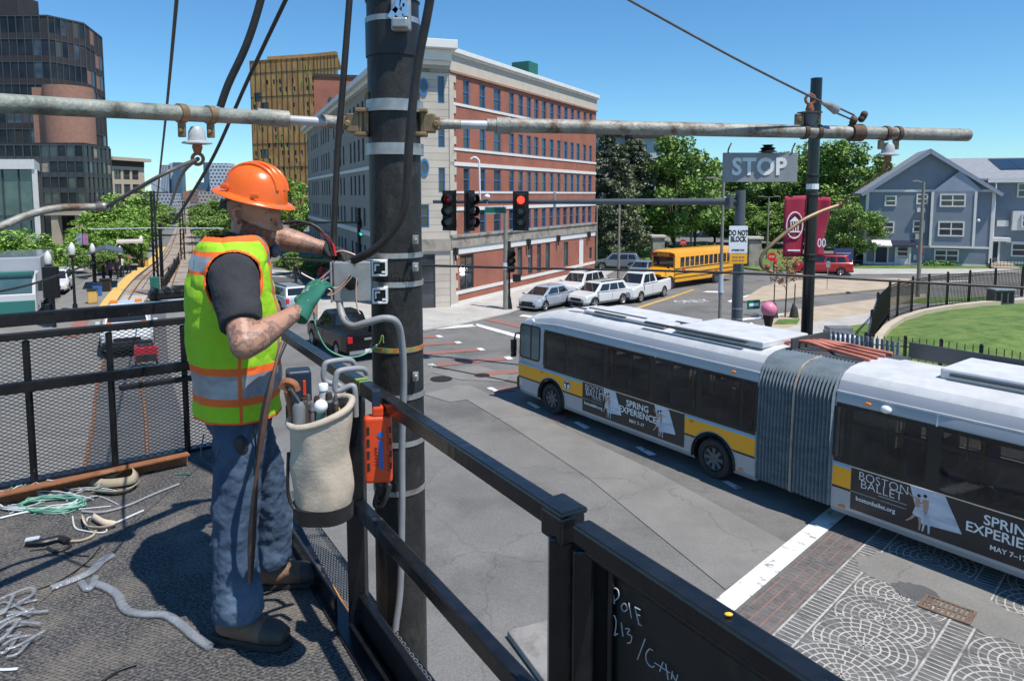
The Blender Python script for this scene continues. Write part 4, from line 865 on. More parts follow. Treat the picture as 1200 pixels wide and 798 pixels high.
trim(t, 'door', (0, 0, 0), 0, [(hx(1136), hx(1149), -.06, -.01, .9, hz(281.5))], 'navy'); [trim(t, 'door_frame', (0, 0, 0), 0, [(hx(x), hx(x+2), -.1, -.01, .5, hz(279))], 'white_trim') for x in (1134, 1149)]
trim(t, 'porch_canopy', (0, 0, 0), 0, [(hx(1132), hx(1157), -1.3, -.01, hz(279), hz(275))], 'white_trim'); trim(t, 'band', (0, 0, 0), 0, [(hx(1157), X1, -.05, -.01, hz(281), hz(279.5)), (hx(1151), X1, -.05, -.01, hz(304), hz(302))], 'white_trim')
trim(t, 'front_step', (0, 0, 0), 0, [(hx(1136), hx(1158), -2.6, -.01, 0, .5), (hx(1135), hx(1160), -3.4, -2.6, 0, .3)], 'beige')
mb = MB(); mb.cyl((hx(1142), -.62, zE-.3), (hx(1142), -.62, .3), .06, 8); mb.build('downpipe', 'white_trim', t)
# ================================================================== trees
def leaves_mesh(name, clumps, nleaf, size, mats, seed, flat=.5):
    rg = np.random.default_rng(seed); C = []; 
    for (c, r, k) in clumps:
        n = int(nleaf*k); d = rg.normal(size=(n, 3)); d /= np.linalg.norm(d, axis=1)[:, None]
        rad = rg.random(n)**.45; C.append(np.array(c)+d*rad[:, None]*np.array(r))
    P = np.concatenate(C); n = len(P)
    a = rg.normal(size=(n, 3)); a /= np.linalg.norm(a, axis=1)[:, None]
    up = rg.normal(size=(n, 3)); up[:, 2] += flat*2
    b = np.cross(a, up); b /= np.linalg.norm(b, axis=1)[:, None]+1e-9
    s = size*(.6+.8*rg.random(n))[:, None]
    V = np.stack([P-a*s, P+b*s*.55, P+a*s, P-b*s*.55], axis=1).reshape(-1, 3)
    me = bpy.data.meshes.new(name); me.vertices.add(4*n); me.vertices.foreach_set('co', V.astype(np.float32).ravel())
    me.loops.add(4*n); me.loops.foreach_set('vertex_index', np.arange(4*n, dtype=np.int32)); me.polygons.add(n)
    me.polygons.foreach_set('loop_start', np.arange(0, 4*n, 4, dtype=np.int32)); me.polygons.foreach_set('loop_total', np.full(n, 4, dtype=np.int32))
    for m in mats: me.materials.append(M[m])
    me.polygons.foreach_set('material_index', rg.choice(3, n, p=[.5, .27, .23]).astype(np.int32)); me.update(calc_edges=True)
    return me
def deciduous(h, w, mats, seed, nl=110, size=.16, base=.2, trunk=.22):
    rg = random.Random(seed); cl = []; limbs = []
    zc = h*(base+1)/2; rz = h*(1-base)/2
    k = 46
    for i in range(k):
        th = rg.uniform(0, 2*pi); ph = math.acos(rg.uniform(-1, 1)); q = rg.uniform(.35, 1)**.6
        p = Vector((w/2*q*sin(ph)*cos(th)*.92, w/2*q*sin(ph)*sin(th)*.92, zc+rz*.9*q*cos(ph)))
        r = rg.uniform(.12, .24)*w*.62; cl.append((tuple(p), (r, r, r*.85), rg.uniform(.6, 1.3)))
        if i % 4 == 0: limbs.append(p)
    me = leaves_mesh('crown', cl, nl, size, mats, seed)
    mb = MB(); mb.tube(spline([(0, 0, 0), (rg.uniform(-.1, .1), 0, h*base), (rg.uniform(-.3, .3), rg.uniform(-.2, .2), h*.75)], 4), [trunk*(1-i/9.5) for i in range(9)], 8)
    for p in limbs: 
        z = h*base*.85+p.z*.12; mb.tube([(0, 0, z), (p.x*.45, p.y*.45, (z+p.z)*.53), tuple(p)], [trunk*.45, trunk*.3, .02], 5)
    return me, mb
def conifer(h, w, mats, seed, nl=46, size=.16):
    rg = random.Random(seed); cl = []; mb = MB(); mb.tube([(0, 0, 0), (0, 0, h*.5), (0, 0, h*.99)], [.24, .15, .02], 7)
    z = h*.12
    while z < h*.97:
        f = 1-((z-h*.12)/(h*.88)); L = w/2*(f**.75)*rg.uniform(.75, 1.1)+.25
        for k in range(5):
            th = rg.uniform(0, 2*pi); 
            for q in (.4, .72, 1.):
                if q*L < .2: continue
                cl.append(((L*q*cos(th), L*q*sin(th), z-.25*q*L*.5), (.24*L+.2, .24*L+.2, .22+.05*L), .8+.5*q))
            mb.tube([(0, 0, z+.1), (L*cos(th), L*sin(th), z-.12*L)], [.045, .015], 4)
        z += .62
    return leaves_mesh('crown', cl, nl, size, mats, seed, flat=1.), mb
TPROTO = {}
def tree(kind, pos, h, w, label, name, group, seed=1, mats='leaf', **kw):
    key = (kind, mats, seed)
    if key not in TPROTO:
        mt = [mats+s for s in ('_a', '_b', '_c')]
        if kind == 'd': me, mb = deciduous(10, 8, mt, seed, base=.1, **kw)
        else: me, mb = conifer(12, 6.5, mt, seed, **kw)
        o = mb.build('trunk', 'bark', smooth=60); TPROTO[key] = (me, o.data); bpy.data.objects.remove(o)
    me, tm = TPROTO[key]; H0, W0 = (9.2, 8) if kind == 'd' else (12, 6.5)
    t = thing(name, label, 'tree', (pos[0], pos[1], pos[2] if len(pos) > 2 else 0), R.uniform(0, 6.28), group); t.scale = (w/W0, w/W0, h/H0)
    for nm, m in (('trunk', tm), ('crown', me)): o = bpy.data.objects.new(nm, m); COL.objects.link(o); o.parent = t
    return t
def tp(x, ytop, Y, ybase=None):
    """position from the column and depth, height from where its top shows"""
    p = px(x, Y, 4); return (p.x, Y, 0), 7+(228-ytop)*Y/CF
G = 'trees behind the school bus street'
pos, h = tp(716, 148, 76); tree('c', pos, h, 7.6, 'tall dark conifer next to the right end of the brick building', 'conifer', 'conifers beside the brick building', 1, 'pine')
pos, h = tp(742, 160, 82); tree('c', pos, h, 8, 'second sparse conifer between the brick building and the big shade tree', 'conifer', 'conifers beside the brick building', 2, 'pine')
pos, h = tp(700, 190, 88); tree('c', pos, h, 6, 'half hidden conifer touching the brick building edge', 'conifer', 'conifers beside the brick building', 1, 'pine')
pos, h = tp(790, 172, 80); tree('d', pos, h, 11.5, 'largest dark shade tree above the front of the school bus', 'shade_tree', G, 11, 'leaf', nl=260, size=.17)
pos, h = tp(763, 188, 86); tree('d', pos, h, 10, 'shade tree filling the gap between conifer and the largest tree', 'shade_tree', G, 12, 'leaf', nl=260, size=.17)
pos, h = tp(815, 205, 92); tree('d', pos, h, 9, 'lower shade tree at the right shoulder of the largest tree', 'shade_tree', G, 13, 'leaf', nl=230, size=.17)
for i, (x, y, Y, w, lab) in enumerate(((846, 198, 120, 15, 'far green tree directly behind the grey STOP plate'), (882, 196, 118, 15, 'green tree right behind the traffic signal post'), (915, 185, 112, 15, 'bright tree behind the left maroon banner'), (945, 178, 115, 15, 'tree rising above the left maroon banner'), (975, 172, 108, 14, 'tall bright tree behind the black banner pole'), (1000, 184, 104, 13, 'green tree against the left wall of the gabled house'), (866, 232, 98, 11, 'low tree between the STOP plate and the mast arm'), (935, 236, 96, 11, 'low bushy tree behind the maroon banners'), (985, 228, 92, 11, 'low tree beside the gabled house corner'), (838, 238, 100, 10, 'low tree right of the school bus cab'), (905, 250, 92, 8, 'small round tree near the tan lamp post'))):
    pos, h = tp(x, y, Y); tree('d', pos, h, w, lab, 'shade_tree', G, 14+i % 3, 'leaf', nl=230, size=.17) if i not in (2, 4, 5) else tree('d', pos, h, w, lab, 'shade_tree', G, 20+i % 2, 'leaf', nl=260, size=.16)
pos, h = tp(1002, 275, 73); tree('c', pos, h, 2.4, 'narrow dark evergreen beside the navy door of the gabled house', 'evergreen_shrub', None, 2, 'pine')
# left avenue
GA = 'street trees along the tram avenue'
for i, (x, y, Y, w, lab, mt) in enumerate(((112, 250, 88, 8, 'spring green street tree against the dark office wing', 'lime'), (140, 262, 70, 6, 'low spring green tree over the tram shelter', 'lime'), (166, 250, 110, 8, 'dense green tree behind the nearest tram mast', 'leaf'), (262, 250, 85, 8, 'green tree just left of the worker collar', 'leaf'), (146, 226, 92, 11, 'bright spring green street tree left of the tram mast', 'lime'), (158, 248, 84, 6, 'street tree overhanging the tram platform', 'lime'), (124, 262, 72, 7, 'small street tree in front of the concrete columns', 'lime'), (178, 242, 120, 9, 'street tree beside the far end of the platform', 'leaf'), (190, 252, 150, 8, 'farther street tree left of the tracks', 'leaf'), (245, 240, 115, 7, 'green tree right of the tracks near the helmet', 'leaf'), (246, 238, 100, 8, 'dark street tree partly behind the worker vest collar', 'leaf'), (240, 248, 170, 9, 'distant tree right of the converging tracks', 'leaf'), (199, 250, 190, 8, 'most distant tree left of the converging tracks', 'leaf'), (22, 274, 52, 6.5, 'leafy street tree at the left edge above the truck', 'lime'), (-12, 268, 52, 7, 'street tree cut by the left edge of the picture', 'lime'), (75, 285, 62, 4.5, 'small thin tree behind the acorn street lamp', 'lime'), (140, 288, 66, 4.5, 'thin grey green sapling by the platform shelter', 'leaf'), (120, 292, 60, 4, 'little sapling at the shelter roof', 'leaf'), (352, 212, 100, 8, 'rounded bright tree right of the orange helmet under the gold tower', 'lime'), (368, 300, 60, 4.5, 'low tree in shade below the worker forearm', 'leaf'), (345, 298, 62, 4, 'low dark tree left of the worker wrist', 'leaf'), (410, 298, 66, 4, 'small tree in the shaded plaza behind the junction box', 'leaf'))):
    pos, h = tp(x, y, Y); tree('d', pos, h, w, lab, 'street_tree', GA, {'lime': 30, 'leaf': 14}[mt]+i % 2, mt, nl=200, size=.17)
# hedges and low planting (ground cover)
def hedge(name, p, q, w, h, label, seed, mats='leaf'):
    p, q = Vector(p), Vector(q); n = max(2, int((q-p).length/.7)); cl = [(tuple(p.lerp(q, (i+.5)/n)+Vector((0, 0, h*.5))), (.6, w/2, h*.55), 1) for i in range(n)]
    me = leaves_mesh(name, cl, 130, .09, [mats+'_a', mats+'_b', mats+'_c'], seed); o = bpy.data.objects.new(name, me); COL.objects.link(o); return tag(o, label, 'hedge', 'clipped hedges')
q = lambda x, y: gp(x, y, .1)
for i, (x, y, Y, w, lab) in enumerate(((240, 240, 230, 12, 'far tree right of the vanishing tracks'), (180, 240, 240, 14, 'far tree left of the vanishing tracks'), (262, 236, 210, 14, 'far tree behind the worker collar'), (320, 240, 200, 14, 'far tree between helmet and grey facade'), (160, 240, 200, 14, 'far tree over the middle of the platform'), (130, 240, 150, 12, 'far tree before the beige office block'))):
    pos, h = tp(x, y, Y); tree('d', pos, h, w, lab, 'street_tree', GA, 14+i % 2, 'leaf', nl=200, size=.17)
pos, h = tp(1003, 238, 69); tree('d', pos, h, 6, 'leafy tree hiding the left wall of the gabled house', 'shade_tree', G, 15, 'leaf', nl=230, size=.17)
hedge('hedge', q(1156, 308), q(1215, 308), 1.6, 1.5, 'light green bank of shrubs in front of the long house', 1, 'lime')
hedge('hedge', q(1080, 312), q(1120, 312), .9, .55, 'low green hedge under the gabled house window', 2)
hedge('hedge', q(735, 303), q(760, 302), 1.6, 1.4, 'clipped green bush behind the grey parked estate car', 3)
hedge('hedge', q(815, 298), q(850, 298), 1.5, 1.2, 'clipped green bush behind the school bus', 4)
hedge('hedge', q(-10, 338), q(50, 322), 1.8, 2.4, 'leafy hedge behind the truck at the left edge', 5, 'lime')
# dry sapling with watering bags
b = gp(920, 372, .12); t = thing('dry_sapling', 'young sapling with dry brown leaves and dark watering bags', 'tree', b)
mb = MB(); mb.tube([(0, 0, 0), (.03, 0, 1.6), (0, .02, 3.6)], [.045, .035, .012], 6)
rg = random.Random(4); cl = []
for k in range(13):
    z = 1.5+k*.16; th = rg.uniform(0, 6.28); L = rg.uniform(.5, .95)*(1.15-k*.04); e = (L*cos(th), L*sin(th), z+.5); mb.tube([(0, 0, z), e], [.016, .005], 4); cl.append((e, (.25, .25, .22), .5)); cl.append(((e[0]*.6, e[1]*.6, z+.35), (.2, .2, .2), .3))
mb.build('trunk', 'bark', t)
o = bpy.data.objects.new('crown', leaves_mesh('crown', cl, 46, .09, ['dead_leaf']*3, 3)); COL.objects.link(o); o.parent = t
for x in (-.65, .5):
    mb = MB(); mb.tube([(x, 0, 0), (x, 0, .45), (x*.9, 0, .8)], [.28, .2, .05], 8); mb.cyl((x, 0, 0), (x, 0, 1.9), .03, 6); mb.build('watering_bag', 'boot_sole', t, smooth=50)
# ================================================================== vehicles
def wheel(t, x, y, r, w, sgn, rim='alloy', rr=.66, name='wheel'):
    mb = MB(); s = sgn
    mb.lathe([(r*.62, -w/2), (r*.93, -w/2), (r, -w*.33), (r, w*.33), (r*.93, w/2), (r*.66, w/2), (r*.62, w*.3)], (x, y, r), 22, axis=(0, s, 0))
    o = mb.build('wheel', 'tyre', t, smooth=35)
    mb = MB(); mb.lathe([(.001, w*.36), (r*.16, w*.40), (r*.2, w*.3), (r*.5, w*.2), (r*rr, w*.46), (r*rr, w*.1)], (x, y, r), 22, axis=(0, s, 0), caps=False)
    for k in range(5 if rim == 'alloy' else 8):
        a = 2*pi*k/(5 if rim == 'alloy' else 8); mb.bar((x+.1*r*cos(a), y+s*w*.36, r+.1*r*sin(a)), (x+r*rr*.95*cos(a), y+s*w*.42, r+r*rr*.95*sin(a)), r*.17, .02, up=(0, 1, 0))
    mb.build('rim', rim, o, smooth=40); return o
def loft(rings, mb, m=0, cap=True):
    n = len(rings[0]); vs = [p for r in rings for p in r]
    fs = [(i*n+j, i*n+(j+1) % n, (i+1)*n+(j+1) % n, (i+1)*n+j) for i in range(len(rings)-1) for j in range(n)]
    if cap: fs += [tuple(range(n-1, -1, -1)), tuple((len(rings)-1)*n+j for j in range(n))]
    return mb.add(vs, fs, m)
def car(label, name, cat, pos, rz, paint, L=4.5, Wd=1.78, H=1.5, belt=.95, hood=.95, kind='suv', scale=.93, group='cars and trucks on the streets', wb=None, bars=True):
    t = thing(name, label, cat, pos, rz, group); t.scale = (scale,)*3
    hw = Wd/2; f = L/2; r = -L/2
    P = dict(suv=dict(cowl=f-1.15, wst=f-1.75, rst=r+.55, rb=r+.12), hatch=dict(cowl=f-.85, wst=f-1.75, rst=r+1.05, rb=r+.15), pickup=dict(cowl=f-1.45, wst=f-2.05, rst=r+2.25, rb=r+1.95), sedan=dict(cowl=f-1.2, wst=f-1.95, rst=r+1.4, rb=r+.7))[kind]
    z0 = .22 if kind == 'hatch' else .3; wr = .33 if kind in ('hatch', 'sedan') else .37
    bed = P['rb'] if kind == 'pickup' else None
    def ring(x, zt, w, drop=.1): return [Vector((x, y, z)) for y, z in ((-w*.9, z0), (-w, z0+.14), (-w, zt*.62), (-w*.985, zt-drop), (-w*.9, zt), (w*.9, zt), (w*.985, zt-drop), (w, zt*.62), (w, z0+.14), (w*.9, z0))]
    zb = belt+.0; rear = belt+.08 if kind != 'pickup' else belt+.1
    st = [(r, rear*.86, hw*.86), (r+.08, rear, hw*.95), (r+.6, rear, hw), (0, belt+.02, hw), (P['cowl']+.1, belt, hw), (P['cowl']+.35, hood, hw*.99), (f-.45, hood*.93, hw*.97), (f-.12, hood*.84, hw*.9), (f, hood*.66, hw*.78)]
    mb = MB(); loft([ring(x, zt, w) for x, zt, w in st], mb)
    body = mb.build('body', [paint, 'black_pl'], t, smooth=38)
    wb = wb or L*.6; xs = (wb/2+.05, -wb/2+.05)
    c = MB()
    for x in xs:
        for s in (-1, 1): c.cyl((x, s*(hw-.26), wr), (x, s*(hw+.2), wr), wr*1.16, 20)
    if kind == 'pickup': c.b6(r+.09, bed-.08, -hw*.84, hw*.84, .72, 3)
    cut(body, c)
    for p in body.data.polygons:
        c_ = p.center
        if any(hypot(c_.x-x, c_.z-wr) < wr*1.17 for x in xs) and abs(c_.y) < hw*.975: p.material_index = 1
        if kind == 'pickup' and r+.08 < c_.x < bed-.07 and .7 < c_.z < .75: p.material_index = 1
        p.use_smooth = abs(p.normal.y) < .999
    # greenhouse
    b0, b1, t0, t1 = P['rb'], P['cowl']+.15, P['rst'], P['wst']
    wB, wT, zr = hw*.93, hw*.74, H
    base = [(b1, -wB*.93), (b1, wB*.93), (b0, wB*.95), (b0, -wB*.95)]; top = [(t1, -wT*.93), (t1, wT*.93), (t0, wT*.95), (t0, -wT*.95)]
    zbase = zb-.06
    mb = MB(); V = [Vector((x, y, zbase)) for x, y in base]+[Vector((x, y, zr-.06)) for x, y in top]+[Vector((x*.93+.07*(t0+t1)/2, y*.86, zr)) for x, y in top]
    mb.add(V, [(0, 1, 5, 4), (1, 2, 6, 5), (2, 3, 7, 6), (3, 0, 4, 7), (4, 5, 9, 8), (5, 6, 10, 9), (6, 7, 11, 10), (7, 4, 8, 11), (8, 9, 10, 11)])
    mb.build('cabin', paint, t, smooth=28, bevel=.03)
    def panel(a, b, nm, u0, u1, v0, v1):
        A0, A1, B0, B1 = V[a], V[b], V[4+a], V[4+b]
        def q(u, v): return A0.lerp(A1, u).lerp(B0.lerp(B1, u), v)
        pts = [q(u0, v0), q(u1, v0), q(u1, v1), q(u0, v1)]; n = (pts[1]-pts[0]).cross(pts[3]-pts[0]).normalized(); ce = Vector(((b0+b1)/2, 0, zbase+.2))
        if n.dot(pts[0]-ce) < 0: n = -n
        m2 = MB(); m2.extr([p+n*.004 for p in pts], n*.008); m2.build(nm, 'car_glass', t)
    panel(0, 1, 'windscreen', .05, .95, .16, .93); panel(2, 3, 'rear_window', .08, .92, .3, .92)
    for a, b in ((1, 2), (3, 0)):
        cuts = ((.09, .37), (.40, .66), (.69, .9)) if kind in ('suv',) else ((.1, .48), (.52, .86)) 
        for u0, u1 in cuts:
            if a == 3: u0, u1 = 1-u1, 1-u0
            panel(a, b, 'side_window', u0, u1, .2, .88)
    for x in xs:
        for s in (-1, 1): wheel(t, x, s*(hw-.11), wr, .22, s)
    for s in (-1, 1):
        m2 = MB(); m2.add([(f-.05, s*hw*.48, hood*.62), (f-.32, s*hw*.93, hood*.68), (f-.40, s*hw*.95, hood*.83), (f-.14, s*hw*.52, hood*.8)], [(0, 1, 2, 3)]); o_ = m2.v
        m2.v = [p+Vector((.035, s*.02, .02)) for p in m2.v]; m2.build('headlight', 'lens', t)
        m2 = MB(); m2.box((r+.03, s*hw*.8, rear*.78), (.12, hw*.22, .3 if kind != 'hatch' else .2)); m2.build('tail_light', 'tail_red', t, bevel=.03)
        m2 = MB(); m2.box((P['cowl']-.05, s*(hw+.1), belt+.06), (.12, .18, .14)); m2.build('mirror', paint, t, bevel=.03)
    m2 = MB(); m2.box((f-.02, 0, hood*.6), (.1, hw*1.0, .2)); m2.box((f-.03, 0, .36), (.12, hw*1.45, .14)); m2.build('grille', 'black_pl', t, bevel=.02)
    m2 = MB(); m2.box((r-.01, 0, .42), (.14, hw*1.7, .17)); m2.build('bumper', 'chrome' if kind == 'pickup' else 'black_pl', t, bevel=.03)
    m2 = MB(); m2.box((r-.085, 0, .55 if kind != 'pickup' else .47), (.02, .32, .15)); m2.build('number_plate', 'sign_white', t)
    if kind == 'suv' and bars:
        m2 = MB()
        for s in (-1, 1): m2.bar((t1-.1, s*wT*.82, zr+.03), (t0+.1, s*wT*.82, zr+.03), .04, .05)
        m2.build('roof_rails', 'black_pl', t)
    if kind == 'pickup':
        m2 = MB(); m2.box((r-.005, 0, rear*.72), (.03, hw*1.6, rear*.42)); m2.build('tailgate', paint, t, bevel=.02)
        m2 = MB(); m2.box((r-.03, 0, rear*.78), (.03, .34, .1), 0); m2.build('badge', 'chrome', t, bevel=.02)
    for s in (-1, 1):
        m2 = MB()
        for x_ in ((P['cowl']-.1, b0+(b1-b0)*.42) if kind != 'suv' else (P['cowl']-.15, b0+(b1-b0)*.55, b0+(b1-b0)*.28)): m2.bar((x_, s*(hw+.0), z0+.2), (x_, s*(hw*.99+.004), belt*.9), .014, .012, up=(0, 1, 0))
        m2.bar((xs[1]+wr*1.3, s*(hw-.005), z0+.12), (xs[0]-wr*1.3, s*(hw-.005), z0+.12), .1, .03, up=(0, 0, 1)); m2.bar((b0+.2, s*(hw*.97), belt+.005), (b1-.1, s*(hw*.955), belt+.005), .02, .03); m2.build('door_trim', 'black_pl', t)
    return t
def by_wheels(fw, rw, half, left=True):
    a, b = gp(*fw), gp(*rw); h = (a-b); h.z = 0; h.normalize(); l = Vector((-h.y, h.x, 0)); c = (a+b)/2
    return c-(l if left else -l)*half, atan2(h.y, h.x), (a-b).length
p, rz, wl = by_wheels((642, 363.8), (664.5, 358.8), .8); car('silver hatchback waiting at the corner, nearest the brick building kerb', 'parked_car', 'car', p, rz, 'silver', 4.45, 1.76, 1.5, .95, .88, 'hatch')
sd = Vector((-.477, -.879, 0))
p = gp(682, 346); car('white four wheel drive car behind the silver hatchback', 'parked_car', 'car', p, atan2(-.879, -.477)-.12, 'white_paint', 4.9, 1.95, 1.8, 1.1, 1.08, 'suv', .95)
p, rz, wl = by_wheels((704.5, 360.6), (724, 357.6), .85); car('white crossover car just behind the long bus roof, in front of the white pickup', 'parked_car', 'car', p, rz, 'white_paint', 4.7, 1.88, 1.65, 1.02, 1.0, 'suv', .93)
p, rz, wl = by_wheels((754, 353.6), (774.7, 348.4), .9); car('white pickup truck in front of the yellow school bus', 'pickup_truck', 'truck', p, rz, 'white_paint', 5.7, 2.0, 1.9, 1.15, 1.18, 'pickup', .98)
p, rz, wl = by_wheels((709.5, 316.6), (737, 317.2), .85); car('grey estate car crossing in front of the conifer trunks', 'parked_car', 'car', p, rz, 'steel_blue', 4.7, 1.85, 1.68, 1.0, .98, 'suv', .95)
p = gp(753, 325); car('pale blue car mostly hidden behind the white pickup', 'parked_car', 'car', p, atan2(-.879, -.477), 'blue_paint', 4.5, 1.8, 1.5, .95, .9, 'sedan', .95)
p, rz, wl = by_wheels((944.5, 322.2), (986, 323.2), .9); car('red four wheel drive car behind the maroon banner pole', 'parked_car', 'car', p, rz, 'red_paint', 5.0, 1.95, 1.85, 1.12, 1.1, 'suv', .95)
p = gp(404, 409); car('black pickup truck driving away beyond the junction box', 'pickup_truck', 'truck', p, atan2(.83, -.56), 'black_paint', 5.6, 2.0, 1.85, 1.15, 1.15, 'pickup', .97)
p = gp(336, 362); car('white and grey car half hidden by the worker vest', 'parked_car', 'car', p, atan2(.8, -.6), 'silver', 4.7, 1.85, 1.65, 1.0, 1.0, 'suv', .95)
p, rz, wl = by_wheels((80, 343.5), (87.5, 338.5), .85); car('white car on the avenue left of the tram platform', 'parked_car', 'car', p, atan2(-.86, .42), 'white_paint', 4.7, 1.86, 1.68, 1.02, 1.0, 'suv', .98)
# work truck seen through the mesh, on the near track
p = gp(149, 428); wk = car('white rail work truck with amber lamps seen through the black mesh', 'work_truck', 'truck', p+Vector((-2.1, 4.0, 0)), atan2(-.883, .47), 'white_paint', 5.6, 2.1, 2.05, 1.25, 1.25, 'pickup', 1.0)
m2 = MB()
for s in (-1, 1): m2.box((1.9, s*.7, 1.33), (.2, .2, .14))
for s in (-1, 1): m2.box((.4, s*.5, 2.12), (.25, .3, .14))
m2.build('amber_lamps', 'amber', wk, bevel=.02)
m2 = MB(); m2.box((2.95, 0, .6), (.2, 1.9, .22)); m2.bar((2.9, -1, .5), (2.9, 1, .5), .2, .2); m2.build('bull_bar', 'black_pl', wk, bevel=.03)
q = gp(172, 431); t = thing('generator', 'small red boxed generator with black panel, beside the white work truck', 'generator', q+Vector((0, 0, .0)), .5)
mb = MB(); mb.box((0, 0, .62), (.85, .7, .62)); mb.build('housing', 'red_paint', t, bevel=.06); mb = MB(); mb.box((0, 0, .95), (.6, .45, .04)); mb.b6(-.36, .36, -.38, -.34, .34, .62); mb.build('panel', 'black_pl', t, bevel=.01)
mb = MB()
for x in (-.38, .38):
    for y in (-.3, .3): mb.cyl((x, y, 0), (x, y, .34), .04, 6)
mb.build('frame', 'steel_black', t)
# box truck at the left edge
q = gp(34, 374); t = thing('delivery_truck', 'white box truck with a green cab visor at the left edge of the platform', 'truck', q+Vector((-.6, 0, 0)), atan2(-.86, .44))
mb = MB(); mb.b6(-5.5, .3, -1.25, 1.25, .95, 3.5); mb.build('cargo_box', 'bus_silver', t, bevel=.06); mb = MB(); mb.b6(-5.4, .1, -1.1, 1.1, 3.5, 3.54); mb.build('box_roof', 'steel_blue', t)
mb = MB(); mb.extr([(.35, -1.15, .6), (2.1, -1.15, .6), (2.15, -1.15, 1.6), (1.75, -1.15, 2.7), (.35, -1.15, 2.75)], (0, 2.3, 0)); mb.build('cab', 'white_paint', t, bevel=.06)
mb = MB(); mb.extr([(2.13, -1.0, 1.68), (2.14, -1.0, 1.72), (1.82, -1.0, 2.58), (1.80, -1.0, 2.58)], (0, 2.0, 0)); mb.build('windscreen', 'pane_green', t)
mb = MB(); mb.b6(1.62, 1.98, -1.1, 1.1, 2.66, 2.86); mb.build('visor', 'cyan', t, bevel=.03)
mb = MB(); mb.b6(2.1, 2.2, -1.1, 1.1, .55, 1.3); mb.build('front_panel', 'cyan', t, bevel=.03)
for s in (-1, 1): mb = MB(); mb.box((1.9, s*1.35, 2.0), (.12, .2, .5)); mb.build('mirror', 'black_pl', t, bevel=.03)
for x in (1.3, -3.6):
    for s in (-1, 1): wheel(t, x, s*1.0, .48, .3, s, 'hub_dark')
# ------------------------------------------------------------------ school bus
p, rz, wl = by_wheels((786.5, 339.5), (839, 331.5), 1.1)
t = thing('school_bus', 'yellow school bus with black rub rails waiting behind the white pickup', 'bus', p, rz); k = .9; t.scale = (k, k, k)
wbk = wl/k; xf, xr = wbk/2, -wbk/2; hw = 1.2
def rr(x, w, z0, z1, rnd): return [Vector((x, y, z)) for y, z in ((-w, z0), (-w, z1-rnd), (-w+rnd*.35, z1-rnd*.35), (-w+rnd*1.4, z1), (w-rnd*1.4, z1), (w-rnd*.35, z1-rnd*.35), (w, z1-rnd), (w, z0))]
xb0, xb1 = xr-3.2, xf-.55
mb = MB(); loft([rr(xb0, hw, .55, 3.1, .3), rr(xb1-.25, hw, .55, 3.15, .3), rr(xb1, hw*.97, .6, 3.0, .3)], mb); loft([rr(xb1-.1, 1.1, .6, 1.75, .15), rr(xf+.4, 1.06, .55, 1.62, .18), rr(xf+1.0, .95, .55, 1.3, .15)], mb)
o = mb.build('body', 'school_yellow', t, smooth=35)
mb = MB()
for z in (.85, 1.2, 1.62): 
    for s in (-1, 1): mb.b6(xb0, xb1, s*hw-.015, s*hw+.02, z, z+.07)
mb.build('rub_rails', 'black_pl', t)
for s in (-1, 1):
    x = xb1-.65
    while x > xb0+.6: mb = MB(); mb.b6(x-.62, x-.06, s*hw-.01, s*hw+.012, 1.78, 2.58); mb.build('side_window', 'car_glass', t); x -= .72
mb = MB(); mb.b6(xb1-.05, xb1+.03, -1.0, 1.0, 1.8, 2.6); mb.build('windscreen', 'car_glass', t)
mb = MB(); mb.b6(xb1-.2, xb1+.06, -1.1, 1.1, 2.64, 2.92); mb.build('header', 'black_pl', t, bevel=.04)
for s in (-1, 1): mb = MB(); mb.box((xb1+.08, s*.9, 2.78), (.05, .3, .14)); mb.build('warning_lamp', 'tail_red', t)
mb = MB(); mb.b6(xb1+.03, xb1+.085, -.6, .6, 2.68, 2.88); sg = mb.build('destination_sign', 'school_yellow', t)
text('SCHOOL BUS', .17, 'black_txt', sg, (xb1+.09, 0, 2.78), (0, 1, 0), (0, 0, 1))
mb = MB(); mb.box((xf+.99, 0, .95), (.08, 1.2, .5)); mb.box((xf+1.05, 0, .55), (.15, 2.1, .25)); mb.build('grille', 'black_pl', t, bevel=.02)
for s in (-1, 1): mb = MB(); mb.box((xf+.96, s*.8, 1.0), (.1, .25, .25)); mb.build('headlight', 'lens', t, bevel=.02)
for s in (-1, 1):
    mb = MB(); mb.bar((xb1, s*1.1, 2.0), (xf+.5, s*1.25, 2.1), .03, .03); mb.box((xf+.5, s*1.25, 1.95), (.05, .2, .35)); mb.build('mirror', 'black_pl', t)
mb = MB(); mb.lathe([(.2, 0), (.2, .03)], (xb1-1.2, hw+.01, 1.55), 8, axis=(0, 1, 0)); mb.build('stop_arm', 'tail_red', t)
for x in (xf, xr):
    for s in (-1, 1): 
        mb = MB(); mb.lathe([(.62, 0), (.62, .02)], (x, s*(1.1 if x == xf else hw)-s*.005, .5), 22, axis=(0, s, 0)); mb.build('wheel_arch', 'black_pl', t); wheel(t, x, s*(1.02 if x == xf else 1.12), .48, .3, s, 'hub_dark')
